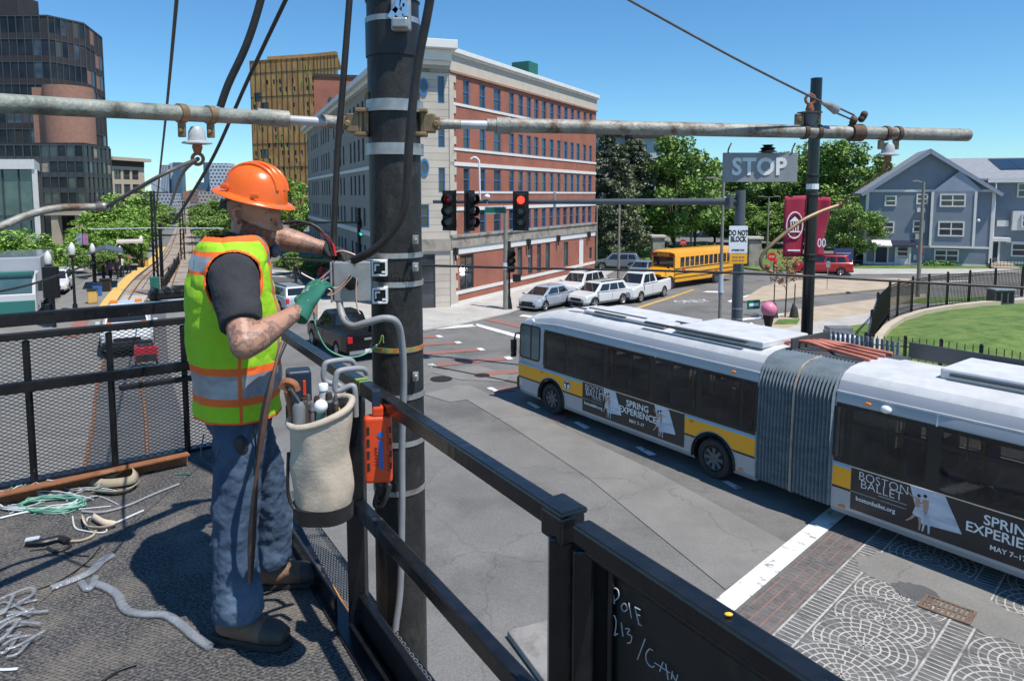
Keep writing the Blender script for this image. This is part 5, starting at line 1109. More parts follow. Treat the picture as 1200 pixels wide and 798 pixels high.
# ------------------------------------------------------------------ articulated bus
P0 = gp(647, 485); P1 = gp(836, 560); hd = (P0-P1).normalized(); lf = Vector((-hd.y, hd.x, 0)); BW = 1.41
t = thing('articulated_bus', 'long silver articulated city bus with yellow band, dark windows and ballet adverts', 'bus', P0-lf*1.36, atan2(hd.y, hd.x))
BWB = (P0-P1).length                                  # front to middle axle
BX = lambda s: -s                                    # s: metres behind the front axle
def sp(xpix, z=1.6):
    """metres behind the front axle where the picture column meets the near side"""
    lo = None
    for i in range(2600):
        s = -3+i*.01; q = P0-hd*s+lf*.05; d = q.y*cos(CP)-(z-CH)*sin(CP); e = abs(600+q.x/d*CF-xpix)
        if lo is None or e < lo[0]: lo = (e, s)
    return lo[1]
PROF = [(-.06, .33), (0, .45), (0, 1.42), (-.04, 2.66), (-.07, 2.86), (-.13, 2.98), (-.2, 3.12), (-.36, 3.26), (-.62, 3.34), (-1.0, 3.37)]
def bring(x, w, zr, z0=None):
    pts = []
    for dy, z in PROF:
        zz = z if z <= 2 else 2+(z-2)*(zr-2)/1.37
        if z0 is not None and z == .33: zz = z0
        pts.append((w+dy*(w/BW), zz))
    return [Vector((x, y, z)) for y, z in pts]+[Vector((x, -y, z)) for y, z in pts[::-1]]
def buspart(st, name, parent, rot=None):
    mb = MB(); loft([bring(*a) for a in st], mb); return mb.build(name, ['bus_silver', 'black_pl', 'bus_white', 'cabin_grey'], parent, smooth=30)
def whites(o):
    for p in o.data.polygons:
        if p.material_index == 0 and p.normal.z > .72 and p.center.z > 2.2: p.material_index = 2
S0 = sp(885)+.03; S1 = sp(973)
body = buspart([(2.05, 1.05, 2.55), (1.98, 1.22, 2.75), (1.78, 1.33, 2.9), (1.45, 1.39, 3.02), (.9, 1.41, 3.16), (.1, 1.41, 3.32), (-1., 1.41, 3.37), (BX(S0), 1.41, 3.37)], 'front_body', t)
axles = [0, -BWB]
c = MB()
for x in axles:
    for s in (-1, 1): c.cyl((x, s*(BW-.42), .5), (x, s*(BW+.2), .5), .61, 28)
cut(body, c)
for p in body.data.polygons:
    if any(hypot(p.center.x-x, p.center.z-.5) < .62 for x in axles) and abs(p.center.y) < BW-.012: p.material_index = 1
def hollow(o, xa_, xb_):
    '''open the window zone and the saloon behind it'''
    c = MB(); c.b6(xa_, xb_, -1.33, 1.33, .85, 2.72); cut(o, c)
    c = MB(); c.b6(xa_+.01, xb_-.01, -2, 2, 1.5, 2.62); cut(o, c)
    for p in o.data.polygons:
        q = p.center
        if abs(q.y) < 1.34 and .84 < q.z < 2.73 and xa_-.05 < q.x < xb_+.05 or (abs(p.normal.z) > .99 and 1.49 < q.z < 2.63): p.material_index = 3
def saloon(xa_, xb_, rear=False):
    pr_ = place_rear if rear else (lambda o: o); x = xb_-.5; k = 0
    while x > xa_+.4:
        for s in (-1, 1):
            mb = MB(); mb.box((x, s*.86, 1.45), (.09, .82, .78)); mb.box((x+.22, s*.86, 1.12), (.45, .82, .1)); pr_(mb.build('seat', 'seat_blue', t, bevel=.03))
        if k % 2 == 0: mb = MB(); mb.cyl((x, .42, .86), (x, .42, 2.71), .02, 8); mb.cyl((x, -.42, .86), (x, -.42, 2.71), .02, 8); pr_(mb.build('grab_poles', 'tool_yellow', t))
        x -= .78; k += 1
whites(body); hollow(body, BX(S0)+.1, BX(sp(637, 1.8))-.06); saloon(BX(S0)+.1, BX(sp(637, 1.8))-.06)
ry = radians(1.6)
piv = Vector((BX((S0+S1)/2), 0, 0))
rt = bpy.data.objects.new('rear_section', None); COL.objects.link(rt); rt.parent = t; rt.location = piv; rt.rotation_euler = (0, 0, ry)
xr0 = BX(S1)-piv.x
# the rear section is modelled in its own frame, then every mesh of it is a part of the bus
REARM = Matrix.Translation(piv) @ Matrix.Rotation(ry, 4, 'Z')
bpy.data.objects.remove(rt)
def place_rear(o): o.matrix_local = REARM; return o
rb = buspart([(xr0, 1.41, 3.37), (xr0-2, 1.41, 3.37), (xr0-8.6, 1.41, 3.37), (xr0-8.9, 1.36, 3.2)], 'rear_body', None); whites(rb); hollow(rb, xr0-7.9, xr0-.1); rb.parent = t; place_rear(rb); saloon(xr0-7.9, xr0-.1, True)
# bellows: pleated tube between the two sections
xa, xb = BX(S0)-.002, BX(S1)+.002; NPL = 21; rings = []
for i in range(NPL*2+1):
    u = i/(NPL*2); x = xa+(xb-xa)*u; w = BW+.0+(.06 if i % 2 else -.06); zr = 3.30+(.06 if i % 2 else -.05); ro = ry*u*u
    if abs(u-.5) < .02: w -= .05
    rg_ = bring(0, w, zr, .42); rings.append([Matrix.Rotation(ro, 3, 'Z') @ p+Vector((x, 0, 0)) for p in rg_])
mb = MB(); loft(rings, mb, cap=False); mb.build('bellows', 'bellows', t, smooth=15)
mb = MB()
for q in bring(0, BW+.05, 3.34, .42)[:10]: pass
rgm = [Matrix.Rotation(ry*.25, 3, 'Z') @ p+Vector(((xa+xb)/2, 0, 0)) for p in bring(0, BW+.035, 3.33, .42)]
mb.tube(rgm, .03, 6); mb.build('bellows_hoop', 'limestone_dark', t, smooth=50)
# windows
def side_y(z):
    for (a, za), (b, zb) in zip(PROF, PROF[1:]):
        if za <= z <= zb: return BW+a+(b-a)*(z-za)/(zb-za)
    return BW
def side_panel(name, x0, x1, z0, z1, mat, off=.008, th=.006, parent=t, rear=False, rnd=0., side=1, bev=0):
    mb = MB(); ya, yb = side_y(z0)+off, side_y(z1)+off; X0, X1 = max(x0, x1), min(x0, x1)
    if rnd:
        pts = []
        for cx, cz, a0 in ((X1+rnd, z0+rnd, 180), (X0-rnd, z0+rnd, 270), (X0-rnd, z1-rnd, 0), (X1+rnd, z1-rnd, 90)):
            for k in range(5):
                a = radians(a0+k*22.5); z = cz+rnd*sin(a); pts.append((cx+rnd*cos(a), (ya+(yb-ya)*(z-z0)/(z1-z0))*side, z))
    else: pts = [(X0, ya*side, z0), (X1, ya*side, z0), (X1, yb*side, z1), (X0, yb*side, z1)]
    mb.extr(pts, (0, th*side, 0)); o = mb.build(name, mat, parent)
    if rear and parent is t: place_rear(o)
    return o
def rx(xpix, z=1.6):           # column to rear-section local x
    """march along the swung rear section"""
    best = None; Rm = Matrix.Translation(t.location) @ Matrix.Rotation(t.rotation_euler.z, 4, 'Z') @ REARM
    for i in range(1400):
        x = xr0+.2-i*.01; q = Rm @ Vector((x, BW, z)); d = q.y*cos(CP)-(z-CH)*sin(CP)
        if d < .5: continue
        e = abs(600+q.x/d*CF-xpix)
        if best is None or e < best[0]: best = (e, x)
    return best[1]
f = lambda x, z=1.8: BX(sp(x, z))
wz0, wz1 = 1.48, 2.64
o = side_panel('driver_window', f(610), f(631.5), 1.62, 2.66, 'pane_green', rnd=.12); m2 = MB(); xm = f(622); m2.bar((xm, side_y(1.62)+.016, 1.62), (xm, side_y(2.66)+.016, 2.66), .06, .012, up=(0, 1, 0)); m2.build('window_bar', 'bus_frame', o)
side_panel('window_surround', f(608.5), f(632.6), 1.56, 2.71, 'bus_frame', off=.003, th=.004, rnd=.14)
def glazing(panes, x0, x1, rear=False):
    for sd in (1, -1):
        for za, zb_ in ((1.43, 1.53), (2.59, 2.68)): side_panel('window_band', x0, x1, za, zb_, 'bus_frame', off=.003, th=.004, rear=rear, side=sd)
        ed = [x0]+[q for p in panes for q in p]+[x1]
        for a, b in zip(ed[::2], ed[1::2]): side_panel('window_post', a+.03, b-.03, 1.53, 2.59, 'bus_frame', off=.003, th=.004, rear=rear, side=sd)
        for a, b in panes: side_panel('side_window', a, b, wz0, wz1, 'dark_glass', off=.009, rnd=.09, rear=rear, side=sd)
glazing([(f(a), f(b)) for a, b in ((638.5, 662), (664.5, 706.5), (711, 760), (766, 815), (821, 866), (869.5, 883))], f(637), BX(S0)+.02)
xe_ = rx(1205)
glazing([(rx(977), rx(989)), (rx(995.5), rx(1083)), (rx(1100), xe_)]+[(xe_-.12-k*1.5, xe_-1.5-k*1.5) for k in range(2)], xr0-.02, xr0-7.95, True)
for a, b in ((995.5, 1083), (1100, 1205)):
    if a > 990:
        for nm, z in (('window_rail', 2.28),): side_panel(nm, rx(a), rx(b), z, z+.07, 'bus_frame', off=.017, rear=True)
# bands and adverts on the near side
def arch_band(x0, x1, xc, rear=False):
    y = BW+.004
    for nm, mt, za, zb_ in (('yellow_band', 'bus_yellow', .92, 1.34), ('black_line', 'bus_frame', .87, .92)):
        n = 40; bot = []
        for i in range(n+1):
            x = x0+(x1-x0)*i/n; d = abs(x-xc); z = za
            if d < .69: z = max(za, .5+(.69**2-d*d)**.5)
            bot.append((x, min(z, zb_-.004)))
        mb = MB(); V = [(x, y, z) for x, z in bot]+[(x, y, zb_) for x, z in bot]
        mb.add(V, [(i, i+1, n+2+i, n+1+i) for i in range(n)]); mb.build(nm, mt, t)
    side_panel('blue_band', x0, x1, 1.34, 1.40, 'bus_blue', off=.004)
def band(x0, x1, rear=False):
    a = side_panel('yellow_band', x0, x1, .92, 1.34, 'bus_yellow', off=.004, rear=rear); side_panel('blue_band', x0, x1, 1.34, 1.40, 'bus_blue', off=.004, rear=rear); side_panel('black_line', x0, x1, .87, .92, 'bus_frame', off=.004, rear=rear); return a
ax0, ax1 = f(683, 1.2), f(802, 1.2)
arch_band(1.75, ax0+.01, 0); arch_band(ax1-.01, BX(S0)+.02, -BWB); rb0 = rx(998, 1.2); band(xr0-.02, rb0+.01, True)
lg = MB(); lg.lathe([(.17, 0), (.17, .008)], (f(664.5, 1.2), BW+.012, 1.13), 24, axis=(0, 1, 0)); lg = lg.build('logo', 'white_pl', t)
m2 = MB(); lx = f(664.5, 1.2); m2.b6(lx-.1, lx+.1, BW+.021, BW+.024, 1.16, 1.22); m2.b6(lx-.03, lx+.03, BW+.021, BW+.024, 1.02, 1.158); m2.build('letter', 'black_txt', lg)
m2 = MB()
for r_ in (.145,): m2.tube([(lx+r_*cos(2*pi*k/24), BW+.022, 1.13+r_*sin(2*pi*k/24)) for k in range(24)], .012, 4, closed=True)
m2.build('ring', 'black_txt', lg)
def advert(x0, x1, rear=False, zb=.52):
    """x0 is the front edge; reading direction runs towards the back"""
    a = side_panel('advert', x0, x1, zb, 1.41, 'ad_black', off=.006, rear=rear); L = x0-x1; y = BW+.015
    X = lambda u: x0-u*L/4.35
    def flat(nm, pts, mat, dy=0.): mb = MB(); mb.extr([(X(u), y+dy, z) for u, z in pts], (0, .002, 0)); return mb.build(nm, mat, a)
    for u in (1.02, 3.22):
        if u > 3 and rear and L < 4: continue
        flat('stage_light', [(u, 1.40), (u+.55, 1.40), (u+.83, .78), (u+.18, .72)], 'ad_pale')
        # a pair of dancers, printed: limbs as flat tapering strokes
        k = u+.16
        def limb2(nm, pts, w0, w1, mat, dy):
            n = len(pts); L_, R_ = [], []
            for q in range(n):
                a0, a1 = pts[max(q-1, 0)], pts[min(q+1, n-1)]; dx, dz = a1[0]-a0[0], a1[1]-a0[1]; m_ = hypot(dx, dz) or 1; w = w0+(w1-w0)*q/(n-1); L_.append((pts[q][0]-dz/m_*w, pts[q][1]+dx/m_*w)); R_.append((pts[q][0]+dz/m_*w, pts[q][1]-dx/m_*w))
            flat(nm, L_+R_[::-1], mat, dy)
        limb2('dancer', [(k-.02, 1.2), (k-.03, 1.1), (k-.02, .98)], .042, .03, 'skin_flat', .002)
        limb2('dancer_arm', [(k-.02, 1.18), (k-.11, 1.2), (k-.2, 1.27)], .018, .01, 'skin_flat', .004)
        flat('dancer_skirt', [(k-.06, 1.02), (k+.01, 1.02), (k+.05, .86), (k-.02, .83), (k-.1, .87)], 'ad_pale', .004)
        limb2('dancer_leg', [(k, .88), (k+.03, .73), (k+.02, .58)], .026, .011, 'skin_flat', .002)
        limb2('dancer_leg', [(k-.05, .87), (k-.12, .76), (k-.2, .68)], .026, .01, 'skin_flat', .002)
        limb2('dancer', [(k+.1, 1.21), (k+.11, 1.1), (k+.1, .96)], .052, .034, 'skin_flat', .002)
        limb2('dancer_arm', [(k+.1, 1.19), (k+.03, 1.12), (k-.04, 1.1)], .02, .012, 'skin_flat', .006)
        limb2('dancer_leg', [(k+.09, .97), (k+.1, .78), (k+.07, .58)], .032, .013, 'pale_tower', .002)
        limb2('dancer_leg', [(k+.12, .97), (k+.17, .78), (k+.17, .57)], .032, .013, 'pale_tower', .002)
        for dx, z in ((-.01, 1.25), (.09, 1.28)): mb = MB(); mb.lathe([(.034, 0), (.034, .002)], (X(k+dx), y+.004, z), 12, axis=(0, 1, 0)); mb.build('dancer_head', 'hair', a)
    xd, yd = (-1, 0, 0), (0, 0, 1)
    text('BOSTON', .25, 'white_txt', a, (X(.13), y+.003, 1.27), xd, yd, align='LEFT', sx=.98, ext=.0015, wt=-.004)
    text('BALLET', .25, 'white_txt', a, (X(.17), y+.006, 1.11), xd, yd, align='LEFT', sx=1.02, ext=.0015, wt=-.004)
    mb = MB(); mb.b6(X(.5), X(.98), y, y+.003, .985, .992); mb.build('underline', 'white_txt', a)
    mb = MB(); mb.b6(X(.0), X(.98), y, y+.003, .90, .906); mb.build('underline', 'paint', a)
    text('bostonballet.org', .125, 'white_txt', a, (X(.1), y+.003, .78), xd, yd, align='LEFT', ext=.0015, sx=.95, wt=.002)
    text('SPRING', .255, 'white_txt', a, (X(2.52), y+.003, 1.19), xd, yd, ext=.0015, wt=.004); text('EXPERIENCE', .255, 'white_txt', a, (X(2.52), y+.003, .97), xd, yd, ext=.0015, wt=.004)
    text('MAY 7\u201317', .13, 'white_txt', a, (X(2.5), y+.003, .72), xd, yd, ext=.0015, wt=.002)
    mb = MB(); mb.b6(x0, x1, y-.002, y+.006, 1.405, 1.425); mb.build('edge_strip', 'chrome', a)
    return a
advert(ax0, ax1); advert(rb0, rb0-4.9, True)
# rails, skirt seams, lamps
m2 = MB(); m2.bar((1.0, side_y(2.86)+.0, 2.80), (-.2, side_y(2.9)+.01, 2.9), .03, .045); m2.bar((-.2, side_y(2.9)+.01, 2.9), (BX(S0), side_y(2.9)+.01, 2.9), .03, .045); m2.build('drip_rail', 'bus_white', t, bevel=.008)  # white of the drip rails paints in the highlight along the roof ledge
m2 = MB(); m2.bar((xr0, side_y(2.9)+.01, 2.9), (xr0-8.5, side_y(2.9)+.01, 2.9), .03, .045); place_rear(m2.build('drip_rail', 'bus_white', t, bevel=.008))
m2 = MB()
for x, a, b in ((f(767, 2.9), 2.66, 2.9), (f(771, .4), .35, .5)): m2.bar((x, side_y(a)+.004, a), (x, side_y(b)+.004, b), .018, .01, up=(0, 1, 0))
m2.build('panel_seam', 'bus_white', t)
m2 = MB(); x = rx(1097, 2.8); m2.bar((x, side_y(2.66)+.006, 2.66), (x, side_y(2.88)+.006, 2.88), .03, .012, up=(0, 1, 0)); place_rear(m2.build('panel_seam', 'bus_white', t))
for xx, z, rear in ((f(858, 2.85), 2.79, False), (f(635, 1.0), 1.28, False), (f(810, 1.2), 1.27, False), (f(868, .5), .5, False), (rx(1016, 2.8), 2.78, True), (rx(986, .5), .5, True)):
    m2 = MB(); m2.sphere((xx, side_y(z)+.005, z), (.08, .03, .035), 10, k=6); o = m2.build('marker_lamp', 'amber', t, smooth=60)
    if rear: place_rear(o)
m2 = MB(); m2.sphere((rx(1038, 2.8), side_y(2.76)+.03, 2.76), (.11, .08, .08)); place_rear(m2.build('camera_pod', 'white_pl', t, smooth=60))
m2 = MB(); m2.sphere((f(622.5, 2.8), side_y(2.8)-.02, 2.86), (.07, .05, .07)); m2.build('front_lamp', 'white_pl', t, smooth=60)
for x in axles:
    for s in (-1, 1): 
        m2 = MB(); m2.tube([(x+.64*cos(a), s*(BW+.004), .5+.64*sin(a)) for a in [radians(-8+k*196/16) for k in range(17)]], (.05, .03), 6); m2.build('wheel_arch', 'bus_frame', t, smooth=50)
        wheel(t, x, s*(BW-.17), .5, .3, s, 'hub_dark', .58)
for s in (-1, 1): o = wheel(t, 0, s*(BW-.17), .5, .3, s, 'hub_dark', .58); o.matrix_local = REARM @ Matrix.Translation((xr0-5.6, 0, 0))
m2 = MB(); m2.add([(2.06, -.95, 1.35), (2.06, .95, 1.35), (1.97, 1.0, 2.55), (1.97, -1.0, 2.55)], [(0, 1, 2, 3)]); m2.build('windscreen', 'car_glass', t)
m2 = MB(); m2.b6(1.9, 2.12, -1.25, 1.25, .36, .8); m2.build('front_bumper', 'bus_frame', t, bevel=.08)
m2 = MB(); m2.tube([(1.7, 1.3, 2.35), (1.9, 1.42, 2.32), (1.95, 1.47, 2.0)], .035, 6); m2.box((1.95, 1.47, 1.9), (.1, .2, .42)); m2.box((1.95, 1.47, 1.6), (.1, .18, .16)); m2.build('mirror', 'bus_frame', t, bevel=.03)
# roof equipment
m2 = MB(); m2.b6(-.9, -4.2, -.75, .85, 3.36, 3.45); m2.b6(-4.6, BX(S0)+.25, -1.0, .9, 3.36, 3.52); m2.build('roof_hatch', 'bus_white', t, bevel=.03)
m2 = MB()
for a, b, y in ((-.8, -3.2, .45), (-1.4, -2.7, .78), (-3.6, -6.9, .92), (-4.0, -5.0, .1), (-.2, -.9, .7)): m2.b6(a, b, y, y+.1, 3.44, 3.475 if abs(a+3.6) > .1 else 3.5)
m2.build('roof_vents', 'mullion', t, bevel=.01)
xm = (xa+xb)/2
m2 = MB(); m2.b6(xa+.3, xb-.4, -1.05, .35, 3.30, 3.36); m2.b6(xa-.2, xa-.15, -1.2, .4, 3.3, 3.62); m2.build('roof_tray', 'mullion', t)
for k in range(4):
    y = -.85+k*.28; m2 = MB(); m2.tube(spline([(xa+.25, y, 3.40), (xm+.5, y+.12, 3.46+.03*k), (xm+.1, y-.14, 3.41), (xm-.3, y+.14, 3.46), (xb-.1, y+.05*k, 3.41)], 5), .045, 8); m2.build('roof_hose', 'orange_hose', t, smooth=60)
m2 = MB()
for k in range(16):
    u = k/15; m2.bar((xa-(xa-xb)*u, -1.3, 3.0), (xa-(xa-xb)*u, -1.3, 3.62), .05, .06, up=(1, 0, 0))
m2.build('far_bellows_top', 'bellows', t)
m2 = MB(); m2.b6(xr0-1.6, xr0-4.2, -1.05, .45, 3.36, 3.58); place_rear(m2.build('roof_unit', 'bus_white', t, bevel=.05))
m2 = MB(); m2.b6(xr0-1.8, xr0-3.9, .46, .5, 3.45, 3.5); m2.b6(xr0-.3, xr0-9, -1.24, -1.2, 3.3, 3.66); m2.b6(xr0-4.5, xr0-8.6, -.9, .5, 3.37, 3.42); place_rear(m2.build('roof_trim', 'mullion', t))
m2 = MB()
for y in (.1, -.6): m2.tube([(xr0-3.7, y, 3.58), (xr0-3.7, y, 3.64), (xr0-4.0, y, 3.64), (xr0-4.0, y, 3.58)], .015, 6)
place_rear(m2.build('roof_handle', 'galv', t))
m2 = MB(); m2.b6(xr0-4.2, xr0-8.8, .9, 1.0, 3.3, 3.5); place_rear(m2.build('roof_edge', 'bus_white', t))
# ================================================================== street furniture
def post(mb, p, h, r, n=10, m=0, top=None): mb.cyl((p[0], p[1], 0), (p[0], p[1], h), r, n, m, top)
# banner lamp pole
p = at(957, 92, 24); t = thing('banner_pole', 'tall black fluted pole carrying two maroon banners behind the bus roof', 'pole', (p.x, 24, 0))
mb = MB(); mb.tube([(0, 0, 0), (0, 0, p.z)], [.2, .185], 14); mb.lathe([(.3, 0), (.3, .6), (.22, .8)], n=14); mb.build('shaft', 'steel_black', t, smooth=20)
for z in (at(957, 205, 24).z, at(957, 228, 24).z, at(957, 298, 24).z, at(957, 303, 24).z): mb = MB(); mb.lathe([(.2, 0), (.225, .02), (.225, .1), (.2, .12)], (0, 0, z-.1), 14); mb.build('collar', 'steel_black_matte', t)
mb = MB(); mb.lathe([(.205, 0), (.205, .18)], (0, 0, at(957, 222, 24).z), 14); mb.build('sticker', 'sign_white', t)
zt, zb = at(957, 230, 24).z, at(957, 301, 24).z; k_ = 24/CF
for x0, x1, lab in (((925-957)*k_, (949-957)*k_, 'maroon banner with round white emblem on the left of the pole'), ((962-957)*k_, (977.5-957)*k_, 'narrower curling maroon banner on the right of the pole')):
    b = thing('banner', lab, 'banner', (p.x, 24, 0), 0, 'maroon pole banners'); n = 14; mb = MB(); V = []
    left = x1 < 0
    for i in range(n+1):
        z = zt+(zb-zt)*i/n
        for j in range(7): 
            u = j/6; V.append((x0+(x1-x0)*u+(.04*sin(i*.5) if not left else 0)*u, .05*sin(u*5+i*.25)-.02+(.02*i*u if not left else 0), z-(.05*u if not left else -.02*u)))
    mb.add(V, [(i*7+j, i*7+j+1, (i+1)*7+j+1, (i+1)*7+j) for i in range(n) for j in range(6)])
    o = mb.build('cloth', 'maroon', b, smooth=60, fix=False); so_ = o.modifiers.new('s', 'SOLIDIFY'); so_.thickness = .012
    mb = MB()
    for z in (zt-.01, zb+.02): mb.bar((0, .02, z), (x0 if left else x1, .02, z), .03, .03)
    mb.build('bracket', 'steel_black', b)
    if left:
        cx, cz = (936.5-957)*k_, at(957, 264, 24).z; mb = MB()
        mb.tube([(cx+.27*cos(a), -.1, cz+.44*sin(a)) for a in [2*pi*q/28 for q in range(28)]], (.022), 5, closed=True)
        for dx in (-.12, -.04, .04, .12): mb.b6(cx+dx-.015, cx+dx+.015, -.1, -.085, cz-.2, cz+.12)
        mb.b6(cx-.2, cx+.2, -.1, -.085, cz-.24, cz-.2); mb.add([(cx-.18, -.1, cz+.13), (cx+.18, -.1, cz+.13), (cx, -.1, cz+.3)], [(0, 1, 2)])
        mb.b6(cx-.2, cx+.22, -.1, -.085, zb+.2, zb+.25); mb.build('emblem', 'white_txt', b)
    else:
        text('00', .42, 'white_txt', b, (x0+.2, -.1, at(957, 285, 24).z), (1, 0, 0), (0, 0, 1), sx=.7)
# traffic signal mast
def signal(label, pos, rz, h=1.35, lit=None, group='traffic signal heads', w=.42, back=True):
    s = thing('traffic_signal', label, 'traffic light', pos, rz, group); q = h/3.2       # local -y faces the drivers
    mb = MB(); mb.b6(-w*.36, w*.36, -.12, .16, -h/2, h/2); mb.build('housing', 'steel_black_matte', s, bevel=.03)
    if back: mb = MB(); mb.b6(-w*.62, w*.62, .0, .02, -h*.56, h*.56); mb.build('backplate', 'steel_black_matte', s)
    for i, z in enumerate((q, 0, -q)):
        mb = MB(); mb.lathe([(q*.36, .0), (q*.27, .03), (.001, .045)], (0, -.12, z), 16, axis=(0, -1, 0), caps=False); mt = 'black_pl'
        if lit == i: mt = ('tail_red' if 'dull' in label else 'sig_red') if i == 0 else 'sig_green'
        mb.build('lens', mt if lit == i else 'tool_grey' if i else 'hair', s, smooth=60)
        mb = MB(); mb.tube([(0, -.12, z), (0, -.36, z-.02)], [q*.46, q*.46], 14, caps=False); o = mb.build('visor', 'steel_black_matte', s, smooth=60)
        for f_ in [f for f in range(0)]: pass
    return s
p = at(868, 223, 24.5); t = thing('signal_mast', 'dark grey traffic signal mast with a long horizontal arm above the road', 'signal mast', (p.x, 24.5, 0))
mb = MB(); mb.tube([(0, 0, 0), (0, 0, p.z)], [.2, .17], 14); mb.lathe([(.4, 0), (.4, .05), (.26, .1)], n=14); mb.build('shaft', 'pole_grey', t, smooth=40)
a1 = at(866, 236.5, 24.5); a2 = at(508, 236.5, 29.3)
mb = MB(); mb.tube([a1, a2], [.125, .07], 12); mb.build('arm', 'pole_grey', t, world=True, smooth=40)
mb = MB(); mb.box((a1.x-.32, 24.5, a1.z), (.14, .44, .5)); mb.build('arm_flange', 'pole_grey', t, world=True, bevel=.02)
for z in (.0, .28): mb = MB(); mb.lathe([(.195, 0), (.195, .05)], (0, 0, at(868, 362, 24.5).z-z*1.3), 14); mb.build('strap', 'galv', t)
def onarm(x): 
    best = min((abs((600+(a1.lerp(a2, u/300)).x/((a1.lerp(a2, u/300)).y*cos(CP)-(a1.z-CH)*sin(CP))*CF)-x), u) for u in range(301)); return a1.lerp(a2, best[1]/300)
g_ = onarm(562); mb = MB(); mb.tube(spline([g_, g_+Vector((-.02, 0, 1.4)), g_+Vector((-.06, 0, 1.66)), g_+Vector((-.22, 0, 1.76)), g_+Vector((-.36, 0, 1.68))], 4), .035, 8); mb.build('gooseneck', 'white_pl', t, world=True, smooth=60)
g_ = onarm(571); mb = MB(); mb.sphere(g_+Vector((0, -.05, .2)), (.12, .12, .1)); mb.cyl(g_, g_+Vector((0, 0, .2)), .03, 6); mb.build('camera_pod', 'white_pl', t, world=True, smooth=60)
g_ = onarm(650); mb = MB(); mb.tube([g_+Vector((0, 0, -.35)), g_+Vector((0, -.02, .35))], .05, 8); mb.build('detector', 'galv', t, world=True)
for x, lab, lit, rz_ in ((527.5, 'leftmost signal head on the mast arm, dull red on top', 0, -.35), (550.5, 'second signal head on the mast arm, turned sideways', None, .9), (610.5, 'signal head with a bright red light on the mast arm', 0, 0)):
    g_ = onarm(x); h_ = 1.45 if x < 600 else 1.36
    s_ = signal(lab, g_+Vector((0, -.25, -.36)), rz_, h_, lit, w=.5)
# bright lens on the turned heads
p2 = onarm(581); t2 = thing('street_sign', 'green street name sign hanging under the signal mast arm', 'street sign', p2+Vector((0, 0, -.34)))
mb = MB(); mb.b6(-.42, .42, -.02, .02, -.14, .14); mb.build('plate', 'green_sign', t2); [MB().b6(x, x+.03, -.01, .01, .14, .34).build('hanger', 'galv', t2) for x in (-.34, .31)]
mb = MB(); mb.b6(-.4, .4, -.026, -.02, .115, .13); mb.b6(-.4, .4, -.026, -.02, -.13, -.115); mb.build('border', 'white_txt', t2)
k_ = 24.2/CF
c = at(865, 281, 24.2); t2 = thing('road_sign', 'white DO NOT BLOCK sign strapped to the signal mast', 'road sign', c)
mb = MB(); mb.b6(-11*k_, 11*k_, -.02, 0, -16*k_, 16*k_); mb.build('plate', 'sign_white', t2, bevel=.01)
text('DO NOT\nBLOCK', 8.6*k_, 'black_txt', t2, (0, -.023, 4.0*k_), (1, 0, 0), (0, 0, 1), sx=.66, wt=.011)
text('INTERSECTION', 3.2*k_, 'black_txt', t2, (0, -.023, -12.4*k_), (1, 0, 0), (0, 0, 1), sx=.68, wt=.003)
c = at(865, 303.5, 24.2); t2 = thing('road_sign', 'small orange yellow sign below the white DO NOT BLOCK sign', 'road sign', c)
mb = MB(); mb.b6(-10.5*k_, 10.5*k_, -.02, 0, -5.8*k_, 5.8*k_); mb.build('plate', 'sign_yellow', t2, bevel=.01)
mb = MB()
for z in (2.2, -1.8): 
    for x in (-7, -3.6, .4, 4): mb.b6(x*k_, (x+2.7)*k_, -.025, -.02, (z-.9)*k_, (z+.9)*k_)
mb.build('marking', 'brown_brick', t2)
c = at(882, 357, 24.6); t2 = thing('street_sign', 'green street name blade low on the signal mast', 'street sign', c, .35)
mb = MB(); mb.b6(-.22, .3, -.015, .015, -.16, .16); mb.build('plate', 'green_sign', t2); mb = MB(); mb.b6(-.16, .24, -.021, -.015, -.05, .05); mb.build('marking', 'white_txt', t2)
# pole and pedestrian signal on the brick corner
p = gp(592.5, 362.5, .12); t = thing('utility_pole', 'weathered grey steel pole on the brick building corner pavement', 'pole', p)
mb = MB(); mb.tube([(0, 0, 0), (0, 0, at(592, 253, p.y).z)], [.16, .12], 10); mb.build('shaft', 'pole_tan', t, smooth=40); mb = MB(); mb.lathe([(.165, 0), (.165, .4)], (0, 0, at(592, 318, p.y).z), 10); mb.build('sticker', 'sign_white', t)
p = gp(596.8, 362, .12); t = thing('signal_post', 'slim black signal post beside the grey pole on the brick corner', 'signal post', p)
mb = MB(); mb.tube([(0, 0, 0), (0, 0, 3.6)], [.075, .06], 10); mb.tube([(0, 0, 0), (0, 0, .75)], [.2, .1], 10); mb.build('shaft', 'steel_black', t, smooth=40)
signal('black signal head on the slim post by the brick corner', p+Vector((.05, -.1, 2.95)), .5, 1.3, None, w=.5); 
mb = MB(); mb.box((.45, -.1, 1.9), (.5, .3, .45)); mb.build('pedestrian_signal', 'steel_black_matte', t, bevel=.04)
